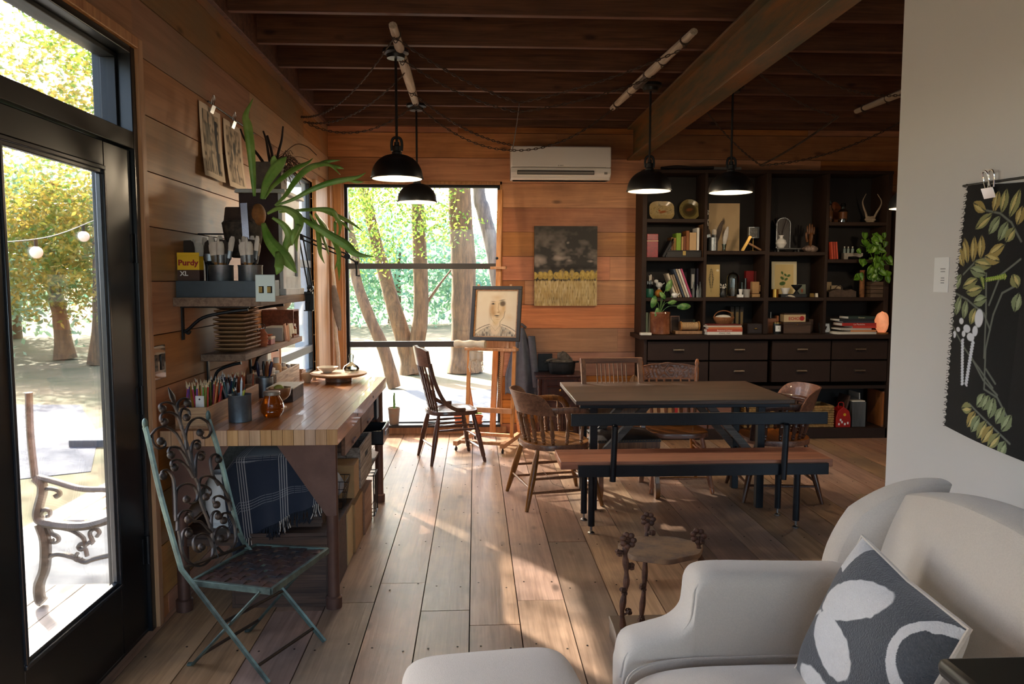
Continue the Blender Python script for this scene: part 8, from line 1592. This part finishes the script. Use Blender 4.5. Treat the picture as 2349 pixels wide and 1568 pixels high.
a.mesh('painted_cloth',paint_mat('tapestry_cloth',.9,bump=.3,bsc=500),tap,t,sol=.002)
b=B(); r8=random.Random(3)
for i in range(95): v=i/94; p=V(tap(0,v*h)); b.tube([p,p+V((-.002,r8.uniform(.004,.014),r8.uniform(-.006,.004)))],.0012,4)
P('frayed_edge',b,mat('black_thread','141218',.9),t)
b=B(); b.cyl((-.0045,y1+.03,z1+.0),(-.0045,y1-.9,z1-.03),.004); P('top_rod',b,m_black,t)
q=at(2266,430,X=XW-.02)
c=clip('large silver bulldog clip holding the leaf tapestry',(XW-.004,q.y,q.z-.0),rad(-90),s=1.5)
t=T('wall_card','small white printed card on the white wall left of the tapestry','card',(XW,at(2160,630,X=XW).y,at(2160,630,X=XW).z)); b=B(); b.box(-.002,-.0003,-.045,.045,-.065,.065); P('card',b,mat('card_white','e6e6e4',.7),t)
for k,(z,wd) in enumerate(((.022,.03),(.012,.026),(-.012,.02),(-.021,.022),(-.03,.02))): b=B(); b.box(-.0026,-.002,-wd/2-.01,wd/2-.01,z-.002,z+.002); P('printed_line',b,mat('print_grey','9a9a9a',.8),t)
EXPO=1.97; SKY=.8; SUN=10; SUNEL=32.5
# ================= camera, sky, sun
cam=bpy.data.cameras.new('camera'); co=bpy.data.objects.new('camera',cam); C.objects.link(co)
cam.sensor_width=36; cam.lens=FL/2349*36; cam.clip_end=400; cam.clip_start=.05
co.matrix_world=Matrix(((RT.x,UP.x,-FW.x,0),(RT.y,UP.y,-FW.y,0),(RT.z,UP.z,-FW.z,EYE),(0,0,0,1)))
bpy.context.scene.camera=co
sc=bpy.context.scene; sc.view_settings.view_transform='Standard'; sc.view_settings.look='None'; sc.view_settings.gamma=1; sc.view_settings.use_curve_mapping=False
sc.view_settings.exposure=EXPO
w=bpy.data.worlds.new('sky'); sc.world=w; w.use_nodes=True; nt=w.node_tree; bg=nt.nodes['Background']
sky=nt.nodes.new('ShaderNodeTexSky'); sky.sky_type='NISHITA'; sky.sun_disc=False; sky.sun_elevation=rad(38); sky.sun_rotation=rad(-34); sky.dust_density=3.5; sky.air_density=1.; sky.ozone_density=1
mx=nt.nodes.new('ShaderNodeMix'); mx.data_type='RGBA'; mx.inputs[0].default_value=.55; mx.inputs[7].default_value=(.2,.205,.21,1)
mu=nt.nodes.new('ShaderNodeMix'); 
nt.links.new(sky.outputs[0],mx.inputs[6]); nt.links.new(mx.outputs[2],bg.inputs[0]); bg.inputs[1].default_value=SKY
sd=V((.56,-.83,0))*math.cos(rad(SUNEL))-V((0,0,1))*math.sin(rad(SUNEL))
l=bpy.data.lights.new('sun','SUN'); l.energy=SUN; l.angle=rad(.8); l.color=(1,.93,.82); lo=bpy.data.objects.new('sun',l); C.objects.link(lo); lo.rotation_euler=sd.to_track_quat('-Z','Y').to_euler()
def portal(name,loc,rot,sx,sy):
    l=bpy.data.lights.new(name,'AREA'); l.shape='RECTANGLE'; l.size=sx; l.size_y=sy; l.cycles.is_portal=True
    o=bpy.data.objects.new(name,l); C.objects.link(o); o.location=loc; o.rotation_euler=rot
portal('portal_far',((FX0+FX1)/2,YF+.15,(FZ0+FZ1)/2),(rad(-90),0,0),FX1-FX0,FZ1-FZ0)
portal('portal_left',(XL-.15,(WY0+WY1)/2,(WZ0+WZ1)/2),(rad(90),0,rad(-90)),WY1-WY0,WZ1-WZ0)
portal('portal_door',(XL-.15,(DY0+DY1)/2,DZ1/2),(rad(90),0,rad(-90)),DY1-DY0,DZ1)
portal('portal_back',(.2,-2.61,1.5),(rad(90),0,0),2.8,2.4)
portal('portal_back_right',(3.9,-2.61,1.5),(rad(90),0,0),3,2)
